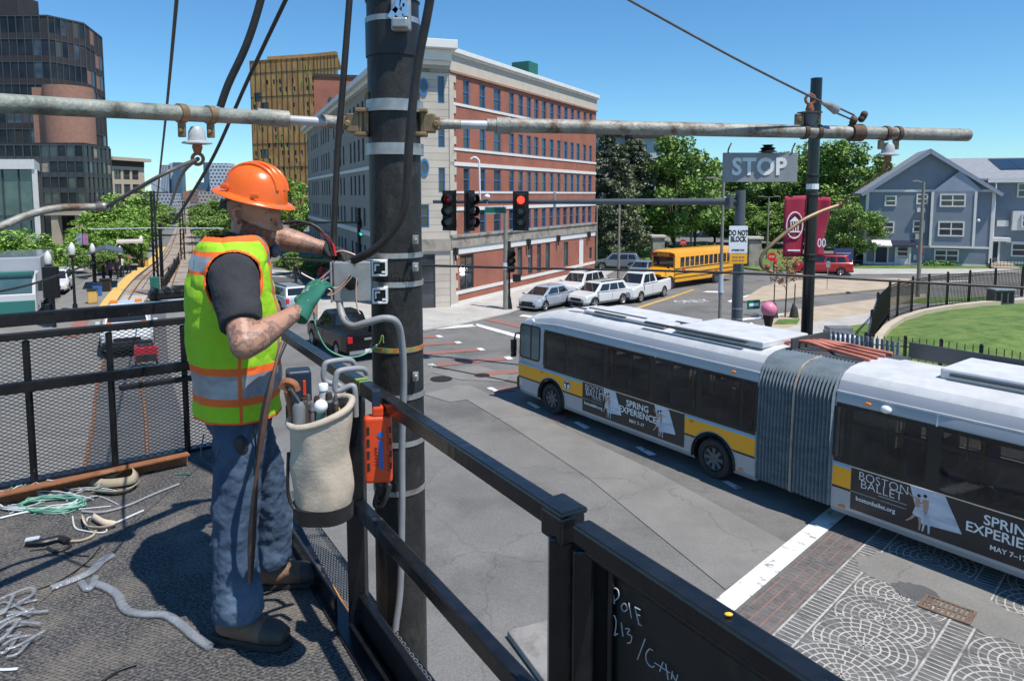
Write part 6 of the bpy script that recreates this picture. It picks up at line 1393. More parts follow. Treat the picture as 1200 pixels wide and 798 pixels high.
def lamp_post(label, x, ybase, ytop, arm=None, r=.09, mat='pole_tan', Y=None, dbl=False, grp='tan street lamps beyond the bus', xtop=None):
    b = gp(x, ybase); Y = Y or b.y
    top = at(xtop or x, ytop, Y); base = at(x, 300, Y); t = thing('street_lamp', label, 'street lamp', (top.x, Y, 0), 0, grp)
    mb = MB(); mb.tube([(0, 0, 0), (0, 0, top.z)], [r*1.2, r*.75], 10); mb.build('pole', mat, t, smooth=40)
    for s in ((arm,) if not dbl else (arm, -arm)):
        L = s*Y/CF; mb = MB(); mb.tube([(0, 0, top.z-.05), (L*.6, 0, top.z+.05)], .035, 6); mb.build('arm', mat, t)
        mb = MB(); mb.b6(min(L*.45, L), max(L*.45, L), -.15, .15, top.z+.01, top.z+.1); mb.build('lamp_head', 'pole_tan', t, bevel=.02)
    return t
t = lamp_post('tan street lamp rising behind the bus roof left of the signal mast', 845, 375, 210, -21, .085, Y=37, xtop=848); mb = MB(); mb.lathe([(.13, 0), (.13, .95)], (0, 0, at(844, 343, 37).z), 12); mb.build('notice', 'pale_tower', t)
lamp_post('tan street lamp pole standing between the white cars and the conifers', 726, 330, 236, 3, .1)
lamp_post('slender street lamp at the right end of the brick building', 699.5, 312, 243, -6, .09)
lamp_post('street lamp with a short right arm behind the school bus roof', 810.5, 300, 253, 8, .1)
lamp_post('street lamp with two arms behind the STOP plate', 901, 305, 231, 13, .1, dbl=True)
lamp_post('pale street lamp left of the gabled house', 996, 306, 233, -4, .1)
lamp_post('grey street lamp in front of the gabled house', 1080, 350, 213.5, -14, .12, xtop=1082.5)
p = gp(1078.5, 349); mb = MB(); mb.b6(-.12, .12, -.16, -.1, 0, .5); c = at(1078, 297, p.y); mb.v = [v+Vector((c.x, c.y, c.z)) for v in mb.v]; single(mb, 'call_box', 'red_paint', 'small red call box fixed on the lamp pole before the gabled house', 'call box')
# pink ball on its post, hydrant, cabinets
Y = 31; c = at(901, 362.5, Y); t = thing('ball_post', 'dark fluted post topped with a pink ball beside the bus roof', 'post', (c.x, Y, 0))
mb = MB(); mb.sphere((0, 0, c.z), .34, 18, k=12); mb.build('ball', 'pink', t, smooth=60)
mb = MB(); mb.tube([(0, 0, 0), (0, 0, c.z-.9), (0, 0, c.z-.5), (0, 0, c.z-.28)], [.13, .12, .2, .25], 10); mb.build('pillar', 'hair', t, smooth=40)
c = at(880, 383, 33); t = thing('fire_hydrant', 'white and black fire hydrant behind the bus roof', 'fire hydrant', (c.x, 33, .12))
mb = MB(); mb.lathe([(.2, 0), (.2, .08), (.14, .1), (.14, .6), (.18, .62), (.18, .68), (.12, .8), (.04, .86)], n=12); mb.build('barrel', 'white_pl', t, smooth=40); mb = MB(); mb.cyl((-.28, 0, .5), (.28, 0, .5), .09, 10); mb.build('outlet', 'black_pl', t)
c = at(988, 398, 32); t = thing('utility_cabinet', 'grey metal cabinet with a white lid behind the bus roof hoses', 'cabinet', (c.x, 32, 0))
mb = MB(); mb.b6(-.55, .55, .2, .8, 0, at(988, 385, 32).z); mb.build('tall_case', 'tool_grey', t, bevel=.03); mb = MB(); mb.b6(-.52, .58, -.4, .2, 0, at(988, 393, 32).z); mb.build('low_case', 'white_pl', t, bevel=.03)
c = gp(1172, 356.5, .12); t = thing('litter_bin', 'square grey litter bin with dark panels behind the black fence', 'litter bin', c)
mb = MB(); mb.b6(-.62, .62, -.4, .4, 0, .9); mb.build('case', 'pole_grey', t, bevel=.03); mb = MB(); mb.b6(-.68, .68, -.46, .46, .9, 1.0); mb.build('lid', 'galv', t, bevel=.03)
mb = MB()
for x in (-.4, 0, .4): mb.b6(x-.14, x+.14, -.41, -.39, .15, .8)
mb.build('panel', 'steel_black_matte', t)
# fences
def fence(name, label, pts, h, pitch, spear=False):
    t = thing(name, label, 'fence', pts[0]); o = pts[0]
    for i, q in enumerate(pts):
        mb = MB(); mb.b6(q.x-.05, q.x+.05, q.y-.05, q.y+.05, 0, h+.12); mb.lathe([(.08, h+.12), (.03, h+.2)], (q.x, q.y, 0), 6); mb.build('post', 'steel_black', t, world=True)
    for a, b in zip(pts, pts[1:]):
        mb = MB(); n = max(2, int((b-a).length/pitch))
        for z in (.15, h-.18, h-.02) if not spear else (.15, h-.25): mb.bar((a.x, a.y, z), (b.x, b.y, z), .04, .04)
        for k in range(1, n): q = a.lerp(b, k/n); mb.b6(q.x-.012, q.x+.012, q.y-.012, q.y+.012, .1, h+(.12 if spear else 0))
        mb.build('picket_panel', 'steel_black', t, world=True)
zf = 2.0
P_ = [gp(x, y, zf) for x, y in ((1010, 410), (1015, 396), (1022, 368), (1029, 347), (1043, 334), (1053, 331.5), (1070, 327.5), (1089, 324.5), (1111, 322), (1137, 320), (1167, 317.6), (1199, 315.6), (1240, 313.5))]
fence('picket_fence', 'tall black metal picket fence curving round the raised lawn', [Vector((p.x, p.y, 0)) for p in P_], 2.0, .14)
P_ = [gp(x, y, 1.1) for x, y in ((1020, 396.5), (1061, 399), (1103, 402.5), (1150, 409), (1205, 417.5), (1260, 426))]
fence('spear_fence', 'low black spear topped fence along the bottom of the raised lawn', [Vector((p.x, p.y, 0)) for p in P_], 1.1, .24, True)
P_ = [gp(1160, 316.5), gp(1200, 316.8), gp(1260, 317)]; fence('garden_fence', 'small black fence before the front garden of the long house', P_, .9, .3, True)
# gate pillars, stop sign, board
for x, y, lab in ((770, 310, 'stone gate pillar left of the school bus front'), (882, 313, 'stone gate pillar right of the DO NOT BLOCK sign')):
    c = gp(x, y); t = thing('gate_pillar', lab, 'pillar', c, 0, 'stone gate pillars'); mb = MB(); mb.b6(-.6, .6, -.6, .6, 0, 2.7 if x < 800 else 2.6); mb.build('shaft', 'limestone_dark', t, bevel=.04); mb = MB(); mb.b6(-.75, .75, -.75, .75, 2.7, 2.95); mb.build('cap', 'limestone', t, bevel=.04)
for x, y, lab in ((903, 330, 'red octagonal stop sign on its post left of the maroon banner'), (800, 306, 'small red stop sign behind the school bus roof')):
    c = gp(x, y); zc = at(x, 301 if x > 850 else 284.5, c.y).z; t = thing('stop_sign', lab, 'road sign', c, 0, 'stop signs'); mb = MB(); mb.cyl((0, 0, 0), (0, 0, zc+.3), .04, 6); mb.build('post', 'galv', t); mb = MB(); mb.lathe([(.36, 0), (.36, .03)], (0, -.05, zc), 8, axis=(0, -1, 0)); pl = mb.build('plate', 'tail_red', t); text('STOP', .24, 'white_txt', pl, (0, -.085, zc), (1, 0, 0), (0, 0, 1), sx=.8)
c = gp(987, 316); t = thing('notice_board', 'dark navy notice board behind the red four wheel drive car', 'sign', c); mb = MB(); mb.b6(-.85, .95, -.05, .05, .9, 2.0); mb.build('panel', 'navy_sign', t); mb = MB(); mb.b6(-.7, .7, -.07, -.05, 1.5, 1.56); mb.b6(-.7, .5, -.07, -.05, 1.3, 1.35); mb.build('marking', 'pale_tower', t)
mb = MB()
for x in (-.8, .9): mb.cyl((x, 0, 0), (x, 0, 1.9), .05, 6)
mb.build('legs', 'white_trim', t)
c = gp(969, 341); mb = MB(); mb.cyl((c.x, c.y, 0), (c.x, c.y, 2.2), .025, 6); mb.box((c.x, c.y-.03, 1.95), (.3, .02, .45)); single(mb, 'sign_post', 'galv', 'thin sign post on the sandy island behind the banner pole', 'sign post')
# far left signals and lamps
Y = 55; t = thing('signal_mast', 'far dark signal mast crossing behind the worker forearm', 'signal mast', (at(421, 300, Y).x, Y, 0))
mb = MB(); mb.tube([(0, 0, 0), (0, 0, at(421, 244, Y).z)], [.14, .1], 10); mb.bar(at(300, 261, Y)-Vector(t.location), at(500, 261, Y)-Vector(t.location), .16, .16); mb.build('mast', 'steel_black', t)
s_ = signal('far signal head with a green light left of the black pole', at(424, 267.5, Y-.4), 0, 1.3, 2, w=.55)
def acorn(label, x, ybase, ytop, Y=None):
    b = gp(x, ybase); Y = b.y; top = at(x, ytop, Y).z; t = thing('acorn_lamp', label, 'street lamp', (b.x, Y, 0), 0, 'acorn globe lamps along the platform')
    mb = MB(); mb.tube([(0, 0, 0), (0, 0, .6), (0, 0, .7), (0, 0, top-.85)], [.16, .13, .08, .06], 10); mb.lathe([(.07, top-.95), (.2, top-.82), (.2, top-.76)], n=10); mb.build('post', 'steel_black', t, smooth=40)
    mb = MB(); mb.lathe([(.14, top-.7), (.19, top-.48), (.16, top-.25), (.08, top-.08), (.02, top)], n=12); mb.build('globe', 'lamp_globe', t, smooth=50)
acorn('acorn globe lamp above the dark signal box at the left', 60.5, 378, 294); acorn('tall acorn lamp by the brick median, left of the platform', 88.5, 369, 284); acorn('acorn lamp standing on the platform end', 111, 342, 285); acorn('farther acorn lamp on the tram platform', 142, 328, 288); acorn('farthest acorn lamp beside the tracks', 167, 316, 276)
Y = 37; c = at(60, 331, Y); t = thing('signal_cabinet', 'back of a dark signal box on a post at the left, before the white car', 'traffic light', (c.x, Y, 0)); mb = MB(); mb.box((0, 0, c.z), (.72, .35, 1.65)); mb.build('housing', 'steel_black_matte', t, bevel=.04); mb = MB(); mb.tube([(.05, 0, 0), (.05, 0, c.z)], .09, 8); mb.box((-.15, -.1, 1.0), (.3, .25, .5)); mb.build('post', 'steel_black', t)
# tram masts
def mast(label, x, ybase, ytop, w=.2, arm=0):
    b = gp(x, ybase); top = at(x, ytop, b.y).z; t = thing('tram_mast', label, 'mast', (b.x, b.y, 0), 0, 'masts between the tram tracks')
    mb = MB()
    for s in (-1, 1): mb.bar((s*w, 0, 0), (s*w*.7, 0, top), .09, .12)
    n = int(top/.5)
    for k in range(n): z = k*top/n; s = 1 if k % 2 else -1; mb.bar((s*w, 0, z), (-s*w*.95, 0, z+top/n), .04, .05)
    mb.build('lattice', 'steel_black', t)
    if arm: mb = MB(); mb.bar((-arm, 0, top-.1), (arm, 0, top-.1), .06, .08); mb.bar((-arm, 0, top-.1), (0, 0, top+.5), .03, .03); mb.bar((arm, 0, top-.1), (0, 0, top+.5), .03, .03); mb.build('cross_arm', 'steel_black', t)
    return t, b, top
t, b, top = mast('black lattice tram mast with a green base box, nearest of the masts', 184, 348, 224, .14, 1.1)
mb = MB(); mb.box((0, -.2, .75), (.5, .4, 1.3)); mb.build('base_box', 'bin_green', t, bevel=.04)
mast('slimmer dark post right behind the nearest tram mast', 190.5, 336, 262, .07); mast('tram mast standing between the tracks, middle distance', 214.5, 305, 250, .2, 1.2); mast('small far tram mast between the converging tracks', 216.5, 275, 236, .2, 1.)
b0, b1 = gp(190, 346), gp(210, 311); fence('track_fence', 'low dark fence between the two tram tracks', [b0, b0.lerp(b1, .33), b0.lerp(b1, .66), b1], 1.1, .35)
# span wires over the tracks
def wire(name, label, pts, r, mat='wire', cat='wire', group=None, n=8, seg=6):
    mb = MB(); mb.tube(spline(pts, seg) if len(pts) > 2 else pts, r, n); return single(mb, name, mat, label, cat, group, smooth=60)
wire('span_wire', 'pale span wire crossing level above the tram tracks', [at(105, 269, 48), at(180, 267.5, 50), at(262, 268, 52)], .035, 'pale_tower')
wire('span_wire', 'thin wire sagging from the tram mast towards the far tracks', [at(183, 240, 50), at(200, 258, 80), at(213, 258, 140)], .03)
# shelter, bins, people on the platform
c = gp(126, 335, .22); t = thing('tram_shelter', 'tram shelter with a curved grey roof on the platform', 'shelter', c, .5)
mb = MB(); mb.extr([(-1.1, -2.4, 2.5), (0, -2.4, 2.85), (1.1, -2.4, 2.55), (1.1, -2.4, 2.65), (0, -2.4, 2.95), (-1.1, -2.4, 2.6)], (0, 4.8, 0)); mb.build('roof', 'pole_grey', t)
mb = MB()
for y in (-2.2, 0, 2.2): mb.cyl((-.8, y, 0), (-.8, y, 2.6), .06, 6)
mb.build('posts', 'steel_black', t)
c = gp(153, 316, .22); t = thing('tram_shelter', 'second smaller shelter roof farther along the platform', 'shelter', c, .5); mb = MB(); mb.b6(-1, 1, -2, 2, 2.5, 2.65); mb.build('roof', 'limestone', t); mb = MB(); [mb.cyl((-.8, y, 0), (-.8, y, 2.6), .06, 6) for y in (-1.8, 1.8)]; mb.build('posts', 'steel_black', t)
for x, y, mt, w, h, lab in ((114.5, 346, 'tool_blue', .5, .75, 'blue recycling bin on the platform'), (109, 355, 'yellow_tactile', .5, .8, 'yellow salt box at the near end of the platform'), (124, 341, 'black_pl', .65, .8, 'black bin beside the tram shelter'), (168, 312, 'yellow_tactile', .8, .7, 'yellow salt box far along the platform')):
    c = gp(x, y, .22); t = thing('street_bin', lab, 'bin', c, .4, 'bins on the tram platform'); mb = MB(); mb.b6(-w/2, w/2, -w/2, w/2, 0, h); mb.build('case', mt, t, bevel=.04); mb = MB(); mb.b6(-w/2-.04, w/2+.04, -w/2-.04, w/2+.04, h, h+.08); mb.build('lid', 'black_pl', t, bevel=.02)
# coloured banners by the left buildings
M['mural_o'] = pm('mural_orange', (.55, .25, .06), (.6, .5, .4), scale=3, rough=.6); M['mural_b'] = pm('mural_blue', (.05, .1, .28), (.5, .5, .5), scale=3, rough=.6); M['mural_p'] = pm('mural_pink', (.55, .12, .2), (.4, .3, .5), scale=3, rough=.6)
for x, y, Y, mt, lab in ((31, 283, 68, 'mural_o', 'orange and white street banner left of its pole'), (42, 283, 68, 'mural_b', 'blue and orange street banner right of its pole'), (93, 280, 66, 'mural_b', 'blue violet banner by the concrete column'), (100, 280, 66, 'mural_p', 'pink banner by the concrete column')):
    c = at(x, y, Y); mb = MB(); w = 4.6*Y/CF if x < 60 else 3*Y/CF; mb.b6(c.x-w, c.x+w, Y-.02, Y+.02, c.z-7*Y/CF, c.z+6*Y/CF); single(mb, 'street_banner', mt, lab, 'banner', 'coloured street banners')
for x, Y, ytop, lab in ((36.5, 68.3, 258, 'thin black pole between the orange and blue banners'), (96.5, 66.3, 268, 'thin dark pole between the pink and violet banners')): c = at(x, ytop, Y); mb = MB(); mb.cyl((c.x, Y, 0), (c.x, Y, c.z), .08, 8); single(mb, 'banner_post', 'steel_black', lab, 'pole')
# ------------------------------------------------------------------ small people
def person(pos, rz, top, legs, label, h=1.72, stride=.12, grp='people walking in the street', arm=.12):
    k = h/1.75; mb = MB()
    def T(pts, r, n=10): mb.tube([(x*k, y*k, z*k) for x, y, z in pts], [(a*k, b*k) if isinstance(a, (int, float)) else a for a, b in r], n)
    for s in (-1, 1):
        d = stride*s; T([(0, s*.09, .92), (d*.5, s*.09, .5), (d-.02, s*.09, .09)], [(.095, .095), (.07, .07), (.055, .055)]); T([(d-.07, s*.09, .04), (d+.1, s*.1, .04), (d+.17, s*.1, .03)], [(.045, .05), (.045, .045), (.03, .03)])
        T([(0, s*.17, 1.42), (-d*.6, s*.25, 1.14), (-d*.6+arm, s*.23, .9)], [(.06, .06), (.048, .048), (.036, .036)]); T([(-d*.6+arm, s*.23, .9), (-d*.6+arm+.05, s*.23, .8)], [(.04, .03), (.03, .02)])
    T([(0, 0, .88), (0, 0, 1.05), (.01, 0, 1.3), (0, 0, 1.44), (0, 0, 1.5)], [(.16, .11), (.15, .11), (.19, .12), (.17, .1), (.06, .06)]); T([(0, 0, 1.46), (.01, 0, 1.58)], [(.055, .055)]*2)
    mb.sphere((.015*k, 0, 1.64*k), (.1*k, .08*k, .125*k)); mb.sphere((.11*k, 0, 1.62*k), (.025*k, .018*k, .03*k))
    o = mb.build('person', [top, legs, 'skin', 'hair', 'black_pl'], None); remesh(o, .024, 3)
    for p in o.data.polygons:
        c = p.center/k; m = 0
        if c.z < .1: m = 4
        elif c.z < .93 and abs(c.y) < .19: m = 1
        elif c.z > 1.66 or (c.z > 1.54 and c.x < -.02): m = 3
        elif c.z > 1.48 or (abs(c.y) > .19 and c.z < 1.1): m = 2
        p.material_index = m
    o.location = pos; o.rotation_euler = (0, 0, rz); tag(o, label, 'person', grp); return o
M['shirt_red'] = pm('red_shirt', (.5, .03, .04), rough=.9); M['shirt_white'] = pm('white_shirt', (.6, .6, .6), rough=.9); M['shirt_blue'] = pm('blue_shirt', (.08, .13, .25), rough=.9); M['dark_cloth'] = pm('dark_cloth', (.02, .022, .03), rough=.9); M['shirt_purple'] = pm('purple_shirt', (.2, .1, .22), rough=.9)
person(gp(68, 324, .03), 1.2, 'shirt_red', 'dark_cloth', 'person in a red top walking left of the white avenue car')
person(gp(908, 322), 2, 'shirt_red', 'dark_cloth', 'person in a pink red top near the red stop sign')
for i, (x, y, tp_, lab) in enumerate(((387, 343, 'shirt_blue', 'person in blue at the left of the group behind the junction box'), (395, 341, 'shirt_white', 'person in white below the junction box in shade'), (412, 346, 'shirt_blue', 'second person in blue, near the hanging loop of wire'), (421, 344, 'dark_cloth', 'person in dark clothes just right of the hanging loop'), (426, 347, 'shirt_purple', 'person in purple beside the black pole'), (433, 345, 'shirt_white', 'person in white touching the edge of the black pole'), (347, 333, 'dark_cloth', 'person in dark clothes alone on the shaded plaza'), (377, 336, 'shirt_red', 'person in red half hidden behind the green glove'))):
    person(gp(x, y, .02), 1+i, tp_, 'dark_cloth', lab, grp='people in the shaded plaza')
for i, (x, y, tp_, lab) in enumerate(((122, 333, 'dark_cloth', 'person in black waiting under the tram shelter'), (130, 330, 'shirt_purple', 'person in purple waiting on the platform'), (143, 324, 'shirt_white', 'person in white waiting on the platform'), (151, 320, 'shirt_red', 'person in red waiting far down the platform'), (138, 327, 'dark_cloth', 'person in dark clothes in the middle of the platform queue'))):
    person(gp(x, y, .22), .6+i, tp_, 'dark_cloth', lab, grp='people waiting on the platform')
# ================================================================== the work platform
PZ = 5.27
U = Vector((-.5245, .8514, 0)); Cn = Vector((-1.91, 4.82, 0)); V2 = Vector((.81, .587, 0)).normalized(); NR = Vector((.8514, .5245, 0))
def RP(a, z=0., off=0.): p = Cn-U*a+NR*off; return Vector((p.x, p.y, PZ+z))
def BP(a, z=0., off=0.): p = Cn-V2*a+Vector((-V2.y, V2.x, 0))*off; return Vector((p.x, p.y, PZ+z))
t = thing('work_platform', 'black steel work platform with railings, mesh panel and gritty deck', 'platform', (Cn.x, Cn.y, PZ))
mb = MB(); P_ = [RP(0, 0, -.1), RP(7, 0, -.1), RP(7, 0, -4.5), BP(4.6), BP(.1)]
mb.prism([(p.x, p.y) for p in P_], PZ-.012, PZ); mb.build('deck', 'deck', t, world=True)
mb = MB(); mb.bar(RP(-.05, -.06, -.06), RP(7, -.06, -.06), .08, .16); mb.bar(BP(-.02, -.06, .04), BP(4.6, -.06, .04), .08, .16); mb.build('deck_frame', 'steel_black', t, world=True, bevel=.005)
def bars(name, lst, mat='steel_black', bev=.006):
    mb = MB()
    for p, q, w, h in lst: mb.bar(p, q, w, h)
    return mb.build(name, mat, t, world=True, bevel=bev)
HR = 1.03
bars('top_rail', [(RP(.02, HR-.026), RP(3.84, HR-.026), .046, .05)]); bars('top_rail', [(BP(-.05, HR-.03), BP(4.4, HR-.03), .06, .075)]); bars('lower_rail', [(BP(-.05, HR-.13), BP(4.4, HR-.13), .035, .045)], 'steel_black_matte')
bars('mid_rail', [(RP(2.49, .5), RP(3.84, .5), .045, .055)]); bars('mid_rail', [(BP(-.05, .60, -.02), BP(4.4, .60, -.02), .04, .065)]); bars('mid_rail', [(BP(-.05, .51, -.01), BP(.72, .51, -.01), .03, .035)], 'steel_black_matte')
for a, w in ((.02, .06), (2.46, .07)): bars('post', [(RP(a, -.55), RP(a, HR-.062 if a > 1 else HR+.0), w, w)])
bars('post', [(RP(3.86, -1.2), RP(3.86, HR-.055), .065, .065)]); bars('post_cap', [(RP(3.81, HR+.003), RP(3.905, HR+.003), .075, .014), (RP(3.818, HR-.036), RP(3.9, HR-.036), .066, .064)])
for a in (.33, .76, 1.19, 1.62, 2.1): bars('post', [(BP(a, 0, .012), BP(a, HR-.16, .012), .035, .03)])
bars('kick_plate', [(RP(2.5, .0, .0), RP(3.82, .0, .0), .012, .27)], 'steel_black_matte'); bars('kick_plate_edge', [(RP(2.5, .14, .0), RP(3.82, .14, .0), .03, .012)]); bars('toe_angle', [(RP(.3, .05, -.075), RP(2.4, .05, -.075), .014, .11), (RP(1.0, -.02, .03), RP(2.42, -.25, .05), .05, .06)])
# gate panel beyond the second post
bars('gate_frame', [(RP(3.925, HR-.026), RP(7, HR-.026), .05, .042), (RP(3.935, -1.1), RP(3.935, HR-.06), .035, .045), (RP(3.955, HR-.056, .0), RP(7, HR-.056, .0), .03, .018), (RP(3.978, -1.1, .042), RP(3.978, HR-.068, .042), .02, .016)])
M['panel_black'] = pm('panel_black', (.012, .012, .013), (.02, .02, .02), scale=5, rough=.5, c3=(.03, .045, .03), s3=7, lo3=.6, hi3=.75)
sheetp = bars('gate_panel', [(RP(3.87, -.05, .055), RP(7, -.05, .055), .006, 1.96)], 'panel_black', 0)
def on_panel(x, y, off=.044):
    r = ray(x, y); o = Cn+NR*off; tt = (o.x*NR.x+o.y*NR.y)/(r.x*NR.x+r.y*NR.y); return Vector((r.x*tt, r.y*tt, CH+r.z*tt))
for s_, pix in (('scrawl', 0),):
    strokes = [[(720, 707), (719, 690), (724, 691), (725, 699), (721, 703)], [(730, 707), (728, 711), (731, 716), (735, 713), (733, 707), (730, 707)], [(737, 706), (740, 724)], [(744, 711), (749, 732)], [(744, 711), (750, 714)], [(746, 719), (750, 721)], [(748, 730), (752, 733)],
               [(718, 722), (720, 721), (722, 728), (721, 740), (720, 744), (724, 742)], [(728, 729), (730, 745)], [(733, 736), (738, 737), (735, 742), (740, 745), (739, 752), (735, 753)], [(756, 748), (747, 772)], [(765, 762), (761, 760), (757, 766), (758, 775), (763, 781), (767, 780)], [(767, 776), (785, 788)], [(777, 775), (773, 786)], [(780, 777), (783, 796)], [(788, 786), (787, 795)], [(788, 789), (792, 797), (794, 790)]]
    mb = MB()
    for st in strokes:
        p3 = [on_panel(x, y) for x, y in st]; mb.tube(spline(p3, 4) if len(p3) > 2 else p3, .0013, 4)
    mb.build('chalk_writing', 'chalk', sheetp if False else t, world=True)
mb = MB(); q = RP(4.335, HR-.001); mb.sphere(q, (.0075, .005, .003), 8); mb.build('paint_blob', 'tool_yellow', t, world=True)
bars('green_tape', [(RP(2.53, HR-.026), RP(2.56, HR-.026), .047, .051), (RP(2.575, HR-.026), RP(2.59, HR-.026), .047, .051)], 'fin', 0)
M['step_metal'] = pm('step_metal', (.13, .125, .12), (.22, .21, .2), scale=12, rough=.5, metal=.4)
# expanded metal mesh behind the back railing
def expanded(mb, P, nu, nv, wu, wv, st, dep):
    """P(u,v) places a point; diamonds as zigzag strands"""
    for j in range(nv):
        for i in range(nu):
            u0, v0 = i*wu, j*wv; a = P(u0+wu/2, v0); b = P(u0, v0+wv/2); c = P(u0+wu, v0+wv/2); d = P(u0+wu/2, v0+wv)
            for p, q in ((a, b), (a, c), (b, d), (c, d)): 
                if (p, q) == (b, d) and False: continue
                mb.bar(p, q, st, dep)
mb = MB(); n_ = Vector((-V2.y, V2.x, 0))
expanded(mb, lambda u, v: BP(u, v+.01, .035), 46, 38, .044, .0235, .0040, .0035)
mb.build('mesh_panel', 'mesh_black', t, world=True, fix=False)
mb = MB(); expanded(mb, lambda u, v: RP(.3+u, -.30, .05+v), 64, 15, .045, .0155, .0045, .003); mb.build('step_grating', 'step_metal', t, world=True, fix=False)
bars('step_frame', [(RP(.3, -.32, .05), RP(3.2, -.32, .05), .03, .05)]); bars('step_frame', [(RP(.3, -.32, .285), RP(3.2, -.32, .285), .02, .04)])
mb = MB(); mb.tube([RP(.9, -.24, .12), RP(2.44, -.27, .10)], .02, 10); mb.build('yellow_tube', 'orange_bar', t, world=True, smooth=60)
# device fixed on the back rail
q = BP(.42, HR+.04); d = thing('rail_clamp', 'black boxy clamp device sitting on the back rail beside the worker', 'clamp device', q, atan2(V2.y, V2.x))
mb = MB(); mb.box((0, 0, .012), (.21, .09, .06)); mb.build('body', 'steel_black_matte', d, bevel=.012)
mb = MB(); [mb.cyl((x, -.05, .045), (x, .05, .045), .02, 10) for x in (-.07, 0, .06)]; mb.box((.08, 0, .05), (.05, .05, .03)); mb.build('rollers', 'rubber', d, smooth=40)
# rusty channel on the deck
q0 = gp(-60, 600, PZ+.04); q1 = gp(221, 538, PZ+.04); dv = (q1-q0).normalized(); nv_ = Vector((-dv.y, dv.x, 0))
mb = MB(); mb.bar(q0+nv_*.03, q1+nv_*.03, .012, .08); mb.bar(q0+Vector((0, 0, .038))-nv_*.005, q1+Vector((0, 0, .038))-nv_*.005, .065, .01); mb.cyl(q1-dv*.05+nv_*.022, q1-dv*.05+nv_*.0235, .018, 14); 
single(mb, 'rusty_channel', 'rust', 'rusty orange steel channel lying along the foot of the mesh panel', 'steel channel', bevel=.003)
# ================================================================== loose things on the deck
def floor(x, y, h=.006): return gp(x, y, PZ+h)
def lay(name, label, pix, r, mat, cat, group=None, h=None, seg=6, n=7): return wire(name, label, [floor(x, y, h if h is not None else (r[1] if isinstance(r, tuple) else r)+.002) for x, y in pix], r, mat, cat, group, n, seg)
rg = random.Random(3)
def coil(name, label, cx, cy, rx, ry, turns, r, mat, cat, group, lift=.03):
    c = floor(cx, cy); pts = []
    for k in range(turns*14+1):
        a = 2*pi*k/14; j = 1+rg.uniform(-.06, .06); pts.append(c+Vector((rx*j*cos(a)+rg.uniform(-.01, .01), ry*j*sin(a), r+lift*(.5+.5*sin(k*.37))*rg.random())))
    mb = MB(); mb.tube(pts, r, 6); return single(mb, name, mat, label, cat, group, smooth=60)
GC = 'offcuts and coils of wire on the deck'
coil('wire_coil', 'tangled green wire coil lying before the rusty channel', 62, 593, .17, .085, 9, .005, 'green_wire', 'wire coil', GC)
coil('wire_coil', 'white wire coil tangled around the green coil', 45, 590, .22, .10, 6, .004, 'white_wire', 'wire coil', GC)
coil('wire_coil', 'small grey wire coil between the green coil and the tan sling', 95, 572, .11, .05, 5, .004, 'grey_plastic', 'wire coil', GC)
for pts, mt, r, lab in (([(0, 607), (30, 600), (60, 596), (90, 588)], 'white_wire', .006, 'bundle of white sleeving running left of the green coil'), ([(-10, 592), (20, 580), (40, 566), (62, 553)], 'copper', .003, 'thin copper strand leaning up from the coil to the rusty channel'), ([(10, 600), (25, 578), (33, 562)], 'cyan', .003, 'teal strand rising from the coil'), ([(85, 605), (88, 618), (100, 622), (118, 624), (125, 621), (118, 612), (104, 606), (100, 618)], 'white_wire', .0045, 'white loop of wire in front of the coils'), ([(96, 599), (120, 600), (150, 592), (180, 579), (210, 567)], 'grey_plastic', .007, 'straight grey blue tube running from the coils to the jeans'), ([(110, 622), (130, 615), (150, 606), (168, 598)], 'white_wire', .006, 'pale stick of sleeving below the grey tube'), ([(78, 634), (95, 633), (108, 628), (112, 622)], 'tan', .007, 'short tan cord end with a knotted bunch'),
                          ([(118, 640), (100, 660), (70, 680), (44, 690)], 'cable', .003, 'thin black strand across the middle of the deck'), ([(35, 645), (60, 643), (90, 650), (105, 651)], 'cable', .003, 'black strand with a kink near the black pouch'), ([(120, 798), (140, 785), (160, 778)], 'rubber', .005, 'short black rod lying near the front of the deck'), ([(100, 588), (130, 575), (160, 560), (190, 548)], 'cable', .0035, 'dark strand over the tan sling'), ([(205, 556), (215, 555), (224, 556)], 'cyan', .004, 'short teal strand at the worker jeans')): lay('wire_offcut', lab, pts, r, mt, 'wire', GC)
for k in range(26):
    x, y = rg.uniform(-10, 95), rg.uniform(565, 605); a = rg.uniform(-.6, .6); L = rg.uniform(25, 70); lay('wire_offcut', ('pale', 'green', 'grey', 'blue')[k % 4]+' loose strand in the heap by the green coil', [(x, y), (x+L*.5, y-4+8*a), (x+L, y-10*a-4)], .0032, ('white_wire', 'green_wire', 'grey_plastic', 'pale_tower')[k % 4], 'wire', GC)
